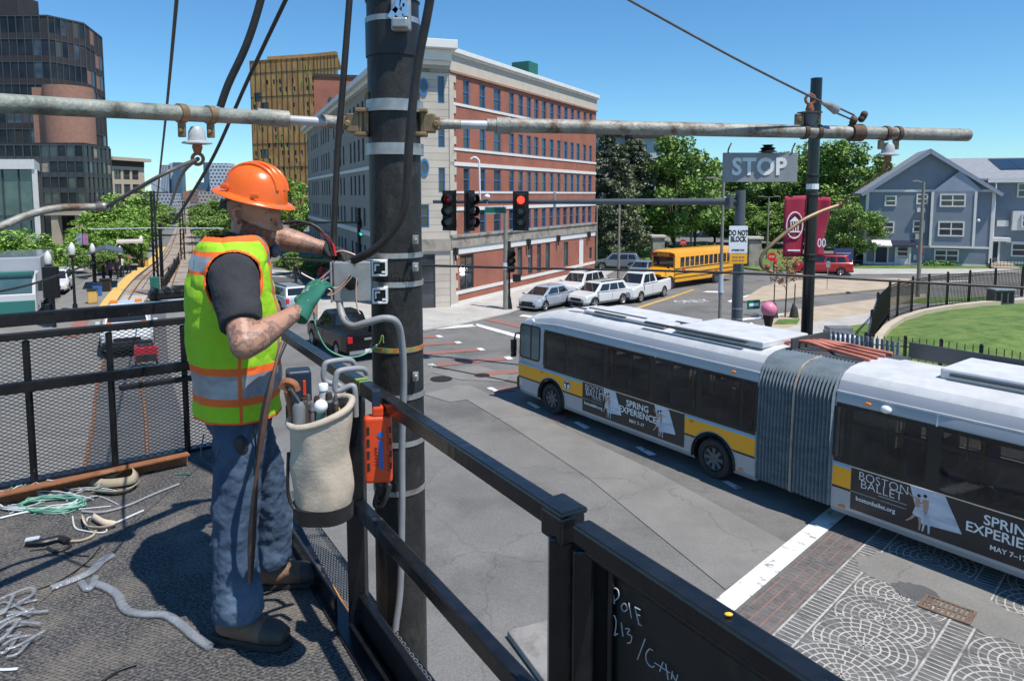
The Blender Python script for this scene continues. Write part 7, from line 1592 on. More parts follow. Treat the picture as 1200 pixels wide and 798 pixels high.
# tan webbing sling: a flat strap in loops
def strap(name, label, pts, w, mat, cat):
    P = spline(pts, 8); mb = MB(); vs = []
    for i, p in enumerate(P):
        tt = (P[min(i+1, len(P)-1)]-P[max(i-1, 0)]).normalized(); up = Vector((0, 0, 1)); s = up-tt*up.dot(tt); s.normalize(); s = (s*.8+tt.cross(s)*.6).normalized(); vs += [p-s*w/2, p+s*w/2]
    mb.add(vs, [(2*i, 2*i+1, 2*i+3, 2*i+2) for i in range(len(P)-1)])
    for f in mb.v: f.z = max(f.z, PZ+.003)
    o = single(mb, name, mat, label, cat, smooth=70, fix=False); m = o.modifiers.new('s', 'SOLIDIFY'); m.thickness = .004; return o
strap('webbing_sling', 'tan webbing sling folded in loops before the rusty channel', [floor(68, 566, .025), floor(100, 558, .035), floor(130, 559, .03), floor(150, 549, .05), floor(159, 552, .06), floor(154, 562, .04), floor(120, 566, .03), floor(95, 560, .03)], .05, 'tan', 'sling')
strap('webbing_sling', 'flat end of tan webbing lying nearer than the folded loops', [floor(110, 576, .012), floor(135, 577, .02), floor(152, 573, .02), floor(161, 566, .02)], .045, 'tan', 'sling')
strap('grey_strap', 'bunched grey tan ribbons in front of the coils', [floor(98, 604, .02), floor(103, 616, .03), floor(120, 618, .02), floor(134, 614, .02), floor(120, 611, .03), floor(108, 604, .03)], .03, 'canvas', 'strap')
# black pouch
q = floor(52, 634); mb = MB(); mb.tube(spline([floor(33, 635, .02), floor(50, 634, .025), floor(70, 630, .02), floor(80, 634, .015)], 5), [(.02, .012)]*16, 8); mb.tube(spline([floor(78, 632), floor(82, 640), floor(66, 646), floor(56, 642)], 6), .008, 7); single(mb, 'tape_loop', 'rubber', 'black rubber loop with a handle lying mid deck', 'rubber loop', smooth=60)
mb = MB(); mb.box(floor(38, 631, .035), (.06, .035, .006), .4); single(mb, 'clip', 'pale_tower', 'pale blue clip on the black rubber loop', 'clip')
# plastic tubing
def flat_tube(label, pix, w):
    lay('plastic_tube', label, pix, (w*.75, .011), 'tube_clear', 'plastic tube', 'clear plastic tubing', h=.0125, seg=5, n=10)
flat_tube('long clear plastic tube curling towards the worker boot', [(112, 683), (125, 688), (138, 697), (143, 708), (152, 716), (172, 719), (194, 720), (212, 731), (228, 745), (246, 757)], .026)
flat_tube('crumpled clear plastic tube with a bent end, upper left of the long tube', [(60, 688), (80, 681), (105, 670), (118, 658), (131, 650)], .03)
flat_tube('short triangular piece of clear plastic at the bend of the tubes', [(95, 682), (104, 690), (112, 676)], .022)
for k, pts in enumerate(([(-10, 720), (20, 708), (44, 702)], [(-10, 716), (28, 717), (57, 715)], [(-10, 740), (10, 728), (48, 730)], [(-10, 706), (12, 696), (36, 688), (38, 696), (20, 706)], [(-10, 757), (8, 742), (22, 725)], [(-10, 733), (15, 722), (40, 712)])):
    lay('plastic_strip', ('topmost', 'longest straight', 'lowest', 'looped', 'steep', 'middle')[k]+' clear plastic strip in the bundle at the left edge', pts, (.008, .004), 'tube_clear', 'plastic strip', 'clear plastic strips at the left edge', h=.012+.006*k)
for k in range(10):
    x0_, y0_ = rg.uniform(-12, 8), rg.uniform(702, 770); lay('plastic_strip', 'clear plastic strip fanned out under the bundle at the left edge', [(x0_, y0_), (x0_+14, y0_-rg.uniform(2, 12)), (x0_+rg.uniform(24, 46), y0_-rg.uniform(-4, 26))], (.007, .004), 'tube_clear', 'plastic strip', 'clear plastic strips at the left edge', h=.01+.003*k)
lay('plastic_strip', 'single white strip at the left edge below the bundle', [(-10, 784), (8, 784), (21, 783)], (.007, .004), 'white_wire', 'plastic strip', 'clear plastic strips at the left edge')
# ================================================================== the pole and what hangs on it
YP = 3.3; pt_, pb_ = at(460, 0, YP), at(472, 798, YP); ax = (pt_-pb_).normalized()
def pa(y, r=0): return pb_.lerp(pt_, (798-y)/798)
t = thing('steel_pole', 'thick black tapered steel pole banded with metal straps, centre of the scene', 'pole', (pb_.x-ax.x*3.2, pb_.y-ax.y*3.2, 0))
lo = pb_-ax*(pb_.z/ax.z); hi = pt_+ax*2.2
mb = MB(); mb.tube([lo, hi], [.128, .115], 28); mb.build('shaft', 'pole', t, world=True, smooth=40)
RPOLE = .121
def ringband(y, h, mat='galv', dr=.004, tilt=0, nm='strap'):
    c = pa(y); mb = MB(); k = h*YP/CF; mb.lathe([(RPOLE, -k), (RPOLE+dr, -k), (RPOLE+dr, k), (RPOLE, k)], c, 28, axis=ax, caps=False); return mb.build(nm, mat, t, world=True, smooth=35)
for y, h in ((1, 2.5), (25, 3), (281, 3), (313, 3), (387, 3), (441, 3.2), (495, 3), (552, 3), (792, 3)): ringband(y, h)
for y in (117, 164): ringband(y, 6.5, 'galv', .012, nm='arm_collar')
ringband(45, 19, 'rubber', .003, nm='wrap'); 
M['tape_col'] = pm('coloured_tape', (.45, .06, .03), (.4, .35, .04), scale=30, rough=.6, stretch=(1, 1, .2), c3=(.1, .3, .1), s3=22, lo3=.5, hi3=.6)
ringband(386.5, 2.4, 'tape_col', .006, nm='coloured_tape')
c = pa(20); mb = MB(); mb.box(at(470, 15, YP-.13), (.085, .04, .16)); mb.box(at(469, 28, YP-.15), (.07, .05, .045)); mb.build('strap_clamp', 'galv', t, world=True, bevel=.008)
mb = MB()
for k in range(5): x, y = 468+rg.uniform(-7, 7), 8+rg.uniform(-8, 10); mb.box(at(x, y, YP-.16), (.03, .02, .06), 0, tilt=Matrix.Rotation(rg.uniform(-1, 1), 3, 'Y'))
mb.build('strap_buckle', 'chrome', t, world=True, bevel=.004)
for y in (281, 313, 441): 
    mb = MB(); mb.box(at(487, y, YP-.11), (.025, .03, .04)); mb.cyl(at(487, y, YP-.12), at(487, y, YP-.16), .008, 8); mb.build('strap_buckle', 'galv', t, world=True, bevel=.003)
mb = MB(); p3 = [at(x, y, YP-.1255) for x, y in ((444, 403), (446, 399), (447, 394), (449, 394), (449, 399), (449.5, 402))]; mb.tube(spline(p3, 4), .003, 5); mb.build('paint_mark', 'sig_mark' if 'sig_mark' in M else 'fin', t, world=True)
# raised lettering on the pole
mb = MB()
for k in range(7): mb.box(at(451+k*4.6, 325+.3*k, YP-.118), (.012, .006, .022))
mb.build('cast_marks', 'pole', t, world=True, bevel=.003)
# junction box with bracket
zb = lambda x, y, Y=3.2: at(x, y, Y)
bc = zb(414.5, 328.5, 3.13); t = thing('junction_box', 'grey aluminium junction box strapped left of the thick black pole', 'junction box', bc, .12)
k_ = 3.2/CF; w, h = 42*k_, 46*k_
mb = MB(); mb.b6(-w/2, w/2, -.06, .05, -h/2, h/2); mb.build('case', 'box', t, bevel=.006)
mb = MB(); mb.b6(-w/2-.012, -w/2-.004, -.075, .045, -h/2, h/2); mb.build('lid', 'box', t, bevel=.003)
for z in (14.5*k_, -17*k_):
    mb = MB(); x0 = w/2+.002; x1 = x0+.066
    for za, zb_ in ((.027, .034), (-.034, -.027)): mb.b6(x0, x1, -.05, .03, z+za, z+zb_)
    for xa_ in (x0, x1-.007): mb.b6(xa_, xa_+.007, -.05, .03, z-.027, z+.027)
    mb.b6(x0+.012, x0+.018, -.05, -.02, z-.012, z+.02); mb.b6(x0+.018, x0+.034, -.05, -.044, z+.012, z+.02); mb.b6(x1-.022, x1-.007, -.05, -.044, z-.02, z-.012); mb.build('bracket', 'white_pl', t)
    mb = MB(); mb.b6(x0+.007, x1-.007, -.012, -.006, z-.027, z+.027); mb.build('bracket_inside', 'black_pl', t)
mb = MB(); mb.lathe([(.03, 0), (.03, .02), (.02, .025)], (-.005, -.06, -.005), 12, axis=(0, -1, 0)); mb.build('gland', 'rubber', t, smooth=40)
# cables
GW = 'black overhead cables rising out of the picture'
wire('cable', 'thick black cable looping in front of the pole into the junction box', [at(512, -60, 2.86), at(503, 5, 2.9), at(489, 80, 2.93), at(480, 160, 2.94), at(476, 230, 2.95), at(468, 258, 2.96), at(450, 283, 2.97), at(432, 297, 2.99), at(414, 305, 3.03)], .0185, 'cable', 'cable', GW, 14, 10)
wire('cable', 'thick black cable dropping just left of the pole to the junction box', [at(414, -60, 3.1), at(408, 20, 3.12), at(401, 110, 3.15), at(396, 170, 3.17), at(393, 230, 3.18), at(391, 278, 3.18), at(392, 308, 3.16)], .0145, 'cable', 'cable', GW, 12, 8)
wire('cable', 'black cable running up right from behind the pipe above the helmet', [at(258, 126, 5.2), at(268, 98, 5.2), at(288, 55, 5.2), at(303, 10, 5.2), at(318, -50, 5.2)], .027, 'cable', 'cable', GW, 10, 6)
wire('cable', 'slim black cable crossing behind the pipe left of the helmet', [at(203, 262, 9), at(222, 232, 8.4), at(252, 180, 7.6), at(290, 95, 6.6), at(335, 0, 5.8), at(362, -55, 5.4)], .018, 'cable', 'cable', GW, 8, 6)
wire('cable', 'straight black trolley cable at the left rising above the tracks', [at(181, 268, 30), at(186, 215, 24), at(195, 130, 16), at(207, 0, 10), at(211, -50, 9)], .027, 'cable', 'cable', GW, 8, 6)
wire('cable', 'black cable sagging across the whole width of the street', [at(330, 303, 6.6), at(440, 309, 6.4), at(600, 314, 6.2), at(760, 317, 6.), at(900, 321.5, 5.8), at(1030, 328.5, 5.6), at(1220, 338.5, 5.4)], .0105, 'cable', 'cable', None, 8, 8)
wire('cable', 'dark cable slanting up past the left lamp posts', [at(-40, 349, 5.6), at(30, 335, 6.2), at(70, 322, 6.8), at(110, 308, 7.6)], .010, 'cable', 'cable', None, 8, 6)
wire('conduit', 'bent grey flexible conduit running down the front of the pole', [at(401, 336, 3.1), at(398, 355, 3.08), at(403, 374, 3.04), at(414, 382, 3.0), at(430, 378, 2.98), at(450, 373, 2.98), at(464, 377, 3.0), at(470, 395, 3.04), at(473, 440, 3.08), at(471, 520, 3.12), at(471, 600, 3.14), at(469, 690, 3.15), at(463, 745, 3.15), at(462, 830, 3.15)], .0155, 'grey_plastic', 'conduit', None, 12, 8)
wire('wire', 'pale green wire looping below the junction box to the pole', [at(367, 362, 2.86), at(371, 385, 2.86), at(383, 408, 2.88), at(404, 418, 2.9), at(425, 416, 2.95), at(442, 404, 3.05)], .0035, 'green_wire', 'wire', None, 7, 8)
GP = 'thin copper wires at the junction box'
for lab, pts in (('copper wire sticking out left from the green glove', [(385, 325), (375, 330), (362, 325), (353, 320)]), ('copper wire loop hanging under the junction box', [(389, 315), (378, 328), (390, 337), (400, 335), (410, 322)]), ('second copper loop, larger, under the junction box', [(386, 318), (372, 332), (388, 340), (384, 346), (396, 342), (412, 325)]), ('red copper wire hanging straight below the junction box', [(418, 326), (417, 345), (419, 362), (422, 368)]), ('copper strand crossing the box face', [(390, 297), (400, 294), (412, 297), (420, 301)])): wire('copper_wire', lab, [at(x, y, 2.98 if 'face' not in lab else 3.06) for x, y in pts], .0032, 'copper', 'wire', GP, 6, 8)
for lab, mt, pts in (('black wire arching from the hidden hand to the box', 'cable', [(332, 262), (350, 260), (367, 264), (378, 272), (385, 284), (390, 300)]), ('second black wire from the hand above the box', 'cable', [(340, 266), (362, 262), (374, 270), (386, 280), (391, 290)]), ('red wire entering the left side of the box', 'tail_red', [(376, 272), (384, 280), (390, 287), (393, 300)])): wire('cable_end', lab, [at(x, y, 3.06) for x, y in pts], .007, mt, 'wire', 'wires entering the box', 8, 8)
# ================================================================== the pipe arms
def arm(name, label, p, q, r, mat):
    t = thing(name, label, 'pipe arm', (p+q)/2); mb = MB(); L = (q-p).length; d = (q-p)/L; n = 12
    mb.tube([p.lerp(q, i/n) for i in range(n+1)], r, 18); mb.build('pipe', mat, t, world=True, smooth=40); return t, d
pl, pr = at(330, 139.5, 3.22), at(-170, 112, 1.95)
tl, dl = arm('bracket_arm', 'weathered pipe arm running left from the pole across the sky', pl, pr, .031, 'pipe_green')
mb = MB(); mb.tube([at(335, 140.5, 3.22), at(402, 145, 3.3)], .021, 14); mb.build('white_rod', 'insul', tl, world=True, smooth=40)
for a_, b_, r_ in ((at(301, 137, 3.15), at(338, 140, 3.22), .037), (at(376, 142, 3.28), at(404, 145, 3.3), .03)): mb = MB(); mb.tube([a_, b_], r_, 16); mb.build('sleeve', 'pipe', tl, world=True, smooth=40)
qr0, qr1 = at(588, 147, 3.38), at(1134, 158.6, 3.95)
tr, dr_ = arm('bracket_arm', 'long weathered pipe arm running right from the pole across the street', qr0, qr1, .034, 'pipe')
mb = MB(); mb.sphere(qr1, (.02, .033, .033)); mb.build('end_cap', 'pipe', tr, world=True, smooth=60)
mb = MB(); mb.tube([at(535, 146, 3.33), at(580, 147, 3.37)], .021, 14); mb.build('white_rod', 'insul', tr, world=True, smooth=40)
mb = MB(); mb.tube([at(508, 145.5, 3.31), at(540, 146, 3.33)], [.026, .022], 14); mb.build('sleeve', 'pipe', tr, world=True, smooth=40); mb = MB(); mb.tube([at(570, 146.8, 3.37), at(596, 147.5, 3.39)], .03, 16); mb.tube([at(582, 147.5, 3.385), at(598, 147.5, 3.39)], .04, 16); mb.build('sleeve', 'pipe', tr, world=True, smooth=40)
def clampset(tt, x, y, Y, s):
    mb = MB(); mb.box(at(x, y, Y), (.055, .07, .085)); mb.cyl(at(x-s*8, y-16, Y-.02), at(x-s*8, y+14, Y-.02), .014, 8)
    for dy in (-15, 13): mb.box(at(x-s*10, y+dy, Y-.02), (.06, .07, .02))
    mb.box(at(x+s*6, y, Y), (.05, .05, .06)); mb.cyl(at(x+s*8, y, Y-.04), at(x+s*8, y, Y+.03), .016, 8)
    mb.build('pole_clamp', 'brass', tt, world=True, bevel=.006)
clampset(tl, 415, 145, 3.28, -1); clampset(tr, 503, 145, 3.3, 1)
mb = MB(); mb.cyl(at(430, 108, 3.25), at(430, 158, 3.25), .012, 8); mb.build('clamp_bolt', 'brass', tl, world=True)
# pipe straps and hanging insulators
def pipeband(tt, p, d, r, mat='brass', w=.03): mb = MB(); mb.lathe([(r, -w/2), (r+.006, -w/2), (r+.006, w/2), (r, w/2)], p, 16, axis=d, caps=False); mb.build('pipe_strap', mat, tt, world=True, smooth=40)
def armpt(p, q, x, y=None):
    best = min((abs(600+(p.lerp(q, u/400)).x/((p.lerp(q, u/400)).y*cos(CP)-((p.lerp(q, u/400)).z-CH)*sin(CP))*CF-x), u) for u in range(401)); return p.lerp(q, best[1]/400)
def bell(label, ctr, r, up=1, mat='insul', hook=True):
    t = thing('insulator', label, 'insulator', ctr, 0, 'bell insulators on the pipe arms'); s = up
    mb = MB(); mb.lathe([(.001, r*1.15*s), (r*.42, r*1.1*s), (r*.62, r*.75*s), (r*.66, r*.3*s), (r*.7, 0), (r*1.12, -r*.12*s), (r*1.14, -r*.22*s), (r*.5, -r*.3*s), (.001, -r*.3*s)], n=20, caps=False); mb.build('bell', mat, t, smooth=40)
    if hook:
        mb = MB(); mb.lathe([(r*.34, -r*.28*s), (r*.4, -r*.5*s), (r*.25, -r*1.0*s)], n=12); mb.tube([(r*.44*cos(a), 0, -r*1.42*s+r*.44*sin(a)) for a in [2*pi*k/16 for k in range(16)]], r*.14, 7, closed=True); mb.build('eye', 'rust', t, smooth=50)
    return t
x0 = armpt(pl, pr, 212); pipeband(tl, x0, dl, .031); x1 = armpt(pl, pr, 246); pipeband(tl, x1, dl, .031)
for q in (x0, x1): mb = MB(); mb.box(q+Vector((0, 0, -.062)), (.03, .012, .06)); mb.cyl(q+Vector((0, -.02, -.068)), q+Vector((0, .02, -.068)), .009, 8); mb.build('hanger', 'brass', tl, world=True, bevel=.003)
ib = (x0+x1)/2+Vector((0, 0, -.105)); bell('grey bell insulator hanging from the left pipe, above the worker helmet', ib, .05)
eye = ib+Vector((0, 0, -.071))
wire('span_wire', 'steel wire from the left insulator eye down to the curved grey rod', [eye, at(190, 205, 2.6), at(124, 243, 2.75)], .0075, 'wire', 'wire', 'steel wires tied to insulators'); wire('span_wire', 'steel wire from the left insulator eye down towards the tracks', [eye, at(213, 205, 3.4), at(200, 240, 5)], .0085, 'wire', 'wire', 'steel wires tied to insulators')
t = thing('pull_off_rod', 'grey curved pull off rod entering from the left edge', 'rod', at(60, 248, 2.75))
mb = MB(); mb.tube(spline([at(-60, 292, 2.4), at(0, 266, 2.5), at(40, 250, 2.6), at(75, 243.5, 2.68), at(118, 243, 2.75)], 6), .0145, 12); mb.build('rod', 'pipe', t, world=True, smooth=60)
mb = MB(); mb.tube([at(106, 243, 2.74), at(122, 242.5, 2.75), at(127, 242.5, 2.75)], [.014, .021, .012], 10); mb.build('fork', 'galv', t, world=True, smooth=60)
y0 = armpt(qr0, qr1, 942); y1 = armpt(qr0, qr1, 958)
for x in (942, 958, 1038, 1051): pipeband(tr, armpt(qr0, qr1, x), dr_, .034, 'old_rust', .022)
for q in (armpt(qr0, qr1, 936), armpt(qr0, qr1, 955)): mb = MB(); mb.box(q+Vector((0, 0, .06)), (.04, .03, .06)); mb.cyl(q+Vector((0, -.02, .06)), q+Vector((0, .02, .06)), .014, 8); mb.build('hanger', 'brass', tr, world=True, bevel=.004)
bell('upright insulator on top of the right pipe beside the banner pole', (y0+y1)/2+Vector((-.01, 0, .088)), .055, -1, 'tool_grey')
for q in (armpt(qr0, qr1, 1033), armpt(qr0, qr1, 1050)): mb = MB(); mb.box(q+Vector((0, 0, -.06)), (.03, .02, .05)); mb.build('hanger', 'brass', tr, world=True, bevel=.004)
ir = armpt(qr0, qr1, 1041)+Vector((0, 0, -.105)); bell('grey bell insulator hanging near the free end of the right pipe', ir, .05)
y2 = armpt(qr0, qr1, 1003); mb = MB(); mb.lathe([(.034, -.035), (.046, -.035), (.046, .035), (.034, .035)], y2, 14, axis=dr_)
for k in range(6): mb.sphere(y2+Vector((rg.uniform(-.05, .05), rg.uniform(-.03, .03), rg.uniform(.03, .095))), .02, 8, k=5)
mb.build('wire_clamp', 'old_rust', tr, world=True, smooth=50)
wire('stay_wire', 'steel stay wire coming down from the top right to the pipe', [at(722, -8, 3.2), at(860, 68, 3.45), at(965, 121, 3.68)], .006, 'wire', 'wire')
t = thing('wire_socket', 'tapered steel wire socket tied to the right pipe by two wires', 'wire socket', at(972, 124, 3.7)); mb = MB(); mb.tube([at(962, 119.5, 3.67), at(972, 124, 3.7), at(980, 129, 3.72)], [.008, .02, .026], 10); mb.build('socket', 'galv', t, world=True, smooth=50); mb = MB()
for dy in (-3, 4): mb.tube([at(979, 128+dy, 3.72), at(1001, 138+dy*.9, 3.79)], .005, 6)
mb.build('ties', 'wire', t, world=True)
t = thing('pull_off_rod', 'brown bent pull off rod in front of the maroon banners', 'rod', at(940, 270, 4.1))
mb = MB(); mb.tube(spline([at(905, 319, 4.1), at(893, 312, 4.1), at(893, 300, 4.1), at(905, 286, 4.1), at(935, 262, 4.12), at(960, 249, 4.15), at(984, 240.5, 4.18)], 7), .0115, 12); mb.build('rod', 'brass', t, world=True, smooth=60)
[MB().sphere(at(x, y, Y), .019, 8).build('swivel', 'rust', t, world=True, smooth=60) for x, y, Y in ((985, 240, 4.18), (899, 313, 4.1))]
wire('span_wire', 'slim brass wire from the brown rod up to the right insulator', [at(985, 240, 4.18), at(1000, 226, 4.1), ir+Vector((0, 0, -.075))], .005, 'brass', 'wire', 'steel wires tied to insulators')
# STOP plate
Yk = 3.72; c = at(890.5, 196.5, Yk); t = thing('stop_plate', 'grey sheet metal plate lettered STOP hanging under the right pipe', 'sign', c); k_ = Yk/CF
mb = MB(); mb.b6(-43.5*k_, 43.5*k_, -.004, .004, -17*k_, 17*k_); mb.build('plate', 'sign_grey', t, bevel=.002)
text('STOP', 27*k_, 'cream_txt', t, (-1.5*k_, -.006, 0), (1, 0, 0), (0, 0, 1), sx=.93, wt=.004, space=1.08)
for x in (-37, 37): mb = MB(); mb.tube(spline([(x*k_, 0, 16*k_), ((x-1)*k_, -.01, 20*k_), ((x+3)*k_, 0, 28*k_)], 4), .004, 6); mb.build('tie_wire', 'wire', t)
mb = MB(); mb.lathe([(.02, 17*k_), (.05, 18*k_), (.03, 20*k_), (.04, 22*k_), (.02, 24*k_), (.03, 26*k_)], (8.5*k_, 0, 0), 12); mb.build('insulator_knob', 'rubber', t, smooth=40)
# ================================================================== bucket, tools and orange case
bw = at(377, 545, 2.34); t = thing('tool_bucket', 'worn cream canvas tool bucket with a dark base hung on the railing', 'tool bucket', (bw.x, bw.y, 0)); k_ = 2.34/CF
def zy(y): return CH+(228-y)*2.34/CF
def br(z, rx, ry, n=28): return [Vector((rx*cos(2*pi*j/n), ry*sin(2*pi*j/n), z)) for j in range(n)]
rim = lambda a: 0.0
rings = []; NB = 12
tiltm = Matrix.Rotation(radians(-17), 3, 'Y') @ Matrix.Rotation(radians(13), 3, 'X')
for i in range(NB+1):
    u = i/NB; z = zy(606)+(zy(488)-zy(606))*u; w = (34+3.5*u)*k_
    ring = br(0, w, w*.82); wr = .004*sin(u*9)
    rings.append([Vector((p.x*(1+.035*sin(7*atan2(p.y, p.x)+u*5)*(1-abs(2*u-1)*.5))+wr, p.y*(1+.045*sin(5*atan2(p.y, p.x)+u*5)*(1-u*.5)), z+(tiltm @ p).z*(u*1.0))) for p in ring])
mb = MB(); loft(rings, mb, cap=False); fs0 = mb.f[:]
o = mb.build('canvas_wall', 'canvas', t, smooth=60)
txb = bpy.data.textures.new('sag', 'CLOUDS'); txb.noise_scale = .13; txb.noise_depth = 1
sb = o.modifiers.new('sub', 'SUBSURF'); sb.levels = sb.render_levels = 1; db = o.modifiers.new('sag', 'DISPLACE'); db.texture = txb; db.strength = .017; db.mid_level = .5
so_ = o.modifiers.new('s', 'SOLIDIFY'); so_.thickness = .006
mb = MB(); mb.tube(rings[-1], .0125, 8, closed=True); mb.build('rim_rope', 'canvas', t, smooth=60)
mb = MB(); ring = rings[0]; loft([[p*1.0+Vector((0, 0, -.03)) for p in ring], [Vector((p.x*1.05, p.y*1.05, p.z-.035)) for p in ring], [Vector((p.x*1.07, p.y*1.07, p.z+.018)) for p in ring], [Vector((p.x*1.0, p.y*1.0, p.z+.02)) for p in ring]], mb); mb.build('base', 'rubber', t, smooth=50)
mb = MB(); mb.poly([Vector((p.x*.84, p.y*.84, p.z)) for p in rings[5]]); mb.build('inside', 'black_pl', t)
mb = MB(); mb.tube(spline([at(354, 596, 2.3), at(349, 600, 2.29), at(338, 580, 2.3), at(338, 530, 2.31)], 5), .006, 6); mb.build('strap', 'rubber', t, world=True)
for x, Y, lab in ((412, 2.62, 'far'), (426, 2.5, 'near')):
    pts = [at(x-9, 488, Y-.05), at(x-10, 460, Y-.05), at(x-14, 452, Y-.05), at(x-31 if lab == 'far' else x-32, 446 if lab == 'far' else 458, Y-.06), at(x-32, 430 if lab == 'far' else 441, Y-.06), at(x-26, 424 if lab == 'far' else 434, Y-.05), at(x-2, 422 if lab == 'far' else 432, Y), at(x+4, 430 if lab == 'far' else 438, Y+.02)]
    hk = thing('bucket_hook', 'grey bucket hook over the rail, the '+('farther' if lab == 'far' else 'nearer')+' of the pair', 'hook', pts[3], 0, 'grey hooks over the rail'); mb = MB(); mb.tube(spline(pts, 6), .0105, 10); mb.build('rod', 'grey_plastic', hk, world=True, smooth=60)
GT = 'tools standing in the canvas bucket'
def tool(name, label, cat, parts):
    c = None; bs = []
    for nm, mt, fn in parts:
        mb = MB(); fn(mb); bs.append((nm, mt, mb)); c = c or mb.v[0].copy()
    tt = thing(name, label, cat, c, 0, GT)
    for nm, mt, mb in bs: mb.build(nm, mt, tt, world=True, smooth=45)
YB = 2.36
def bottle(x, y, s, Y=YB): 
    c = at(x, y, Y); return lambda mb: mb.lathe([(.028*s, -.13*s), (.03*s, -.09*s), (.03*s, -.05*s), (.014*s, -.01*s), (.013*s, 0)], c, 14), lambda mb: mb.lathe([(.016*s, 0), (.016*s, .02*s), (.014*s, .022*s)], c, 14)
b1, b2 = bottle(379, 457, 1.05, 2.46); tool('water_bottle', 'clear water bottle with white cap at the back of the bucket', 'bottle', (('body', 'pet', b1), ('cap', 'white_pl', b2)))
b1, b2 = bottle(371, 506, 1.0, 2.33); tool('water_bottle', 'clear water bottle with white cap at the front of the bucket', 'bottle', (('body', 'pet', b1), ('cap', 'white_pl', b2)))
tool('ball_tool', 'round white knob on a pale green bottle in the bucket', 'bottle', (('knob', 'white_pl', lambda mb: mb.sphere(at(376, 476, 2.3), .023, 14)), ('body', 'green_wire', lambda mb: mb.tube([at(376, 481, 2.31), at(374, 530, 2.32)], [.013, .02], 10))))
tool('grey_cylinder', 'grey ribbed cylinder tool with a dark top at the left of the bucket', 'tool', (('barrel', 'tool_grey', lambda mb: mb.tube([at(350, 472, 2.3), at(350, 476, 2.3), at(351, 503, 2.3), at(352, 520, 2.3)], [.015, .021, .021, .016], 14)), ('tip', 'tool_yellow', lambda mb: mb.tube([at(352, 508, 2.29), at(353, 524, 2.29)], .009, 8)), ('head', 'hair', lambda mb: mb.tube([at(357, 466, 2.36), at(358, 480, 2.36)], .012, 10))))
tool('socket_wrench', 'dark socket handle behind the grey cylinder', 'tool', (('handle', 'tool_steel', lambda mb: mb.tube([at(357, 470, 2.34), at(360, 520, 2.34)], [.011, .014], 10)),))
tool('cable_cutter', 'rusty steel cable cutter head leaning at the left of the bucket', 'cutter', (('jaw', 'rust', lambda mb: mb.tube(spline([at(330, 455, 2.3), at(335, 447, 2.3), at(345, 450, 2.3), at(348, 458, 2.3)], 5), .013, 8)), ('blade', 'tool_steel', lambda mb: mb.tube([at(340, 455, 2.29), at(350, 470, 2.3)], [(.02, .008), (.012, .006)], 8)), ('arm', 'rust', lambda mb: mb.tube([at(336, 458, 2.3), at(341, 480, 2.31), at(347, 520, 2.33)], .011, 8))))
for i, (x, y, x2, y2_, mt, lab) in enumerate(((382, 490, 391, 515, 'tool_yellow', 'screwdriver with a tan and yellow handle'), (378, 495, 384, 520, 'tool_blue', 'screwdriver with a blue handle'), (390, 470, 396, 505, 'cable', 'pliers with black handles'), (396, 478, 401, 505, 'tool_yellow', 'knife with a yellow handle beside the bucket rim'), (386, 475, 391, 510, 'copper', 'wooden handled tool in the middle of the bucket'))):
    tool('hand_tool', lab, 'tool', (('handle', mt, lambda mb: mb.tube([at(x, y, 2.32+.02*i), at((x+x2)/2, (y+y2_)/2, 2.32+.02*i), at(x2, y2_, 2.33+.02*i)], [.007, .011, .009], 8)), ('shank', 'tool_steel', lambda mb: mb.tube([at(x, y, 2.32+.02*i), at(x-3, y-10, 2.32+.02*i)], .005, 6))))
tool('steel_ring_tool', 'pale metal ring tool at the right inside edge of the bucket', 'tool', (('ring', 'galv', lambda mb: mb.tube([at(399+8*cos(a), 467+4*sin(a), 2.42) for a in [2*pi*k/14 for k in range(14)]], .005, 6, closed=True)), ('grip', 'cable', lambda mb: mb.tube([at(402, 474, 2.4), at(398, 505, 2.4)], .009, 8))))
rgt = random.Random(21)
for i, (x, y, x2, y2_, mt, r_, lab) in enumerate(((361, 462, 364, 510, 'tool_steel', .008, 'steel punch between the dark socket handle and the white knob'), (366, 470, 367, 512, 'tool_grey', .011, 'short grey torch left of the white knob'), (385, 460, 389, 505, 'cable', .012, 'black grip standing behind the white knob'), (393, 462, 396, 500, 'tool_steel', .007, 'thin steel rod near the right rim'), (371, 464, 372, 505, 'hair', .010, 'dark wooden grip behind the front bottle'), (345, 478, 349, 515, 'tool_steel', .010, 'steel pipe piece left of the grey cylinder'), (404, 478, 401, 505, 'tool_grey', .009, 'grey handle right against the bucket rim'))):
    tool('hand_tool', lab, 'tool', (('handle', mt, lambda mb: mb.tube([at(x, y, 2.36), at(x+.3, y+3, 2.36), at((x+x2)/2, (y+y2_)/2, 2.36), at(x2, y2_, 2.36)], [r_*.7, r_, r_*1.1, r_], 9)), ('collar', 'galv', lambda mb: mb.tube([at(x+.4, y+8, 2.36), at(x+.6, y+11, 2.36)], r_*1.2, 9))))
# blue black charger box behind the bucket
c = at(350, 452, 2.62); t = thing('battery_case', 'dark blue plastic case with an orange stripe behind the tool bucket', 'case', c, .35); mb = MB(); mb.box((0, 0, 0), (.09, .08, .13)); mb.build('case', 'blue_pl', t, bevel=.012, bseg=3); mb = MB(); mb.box((.018, -.042, 0), (.012, .006, .06)); mb.build('stripe', 'orange_pl', t, bevel=.003); mb = MB(); mb.tube([(-.03, -.02, -.065), (-.03, -.02, -.12)], .02, 8); mb.build('foot', 'black_pl', t)
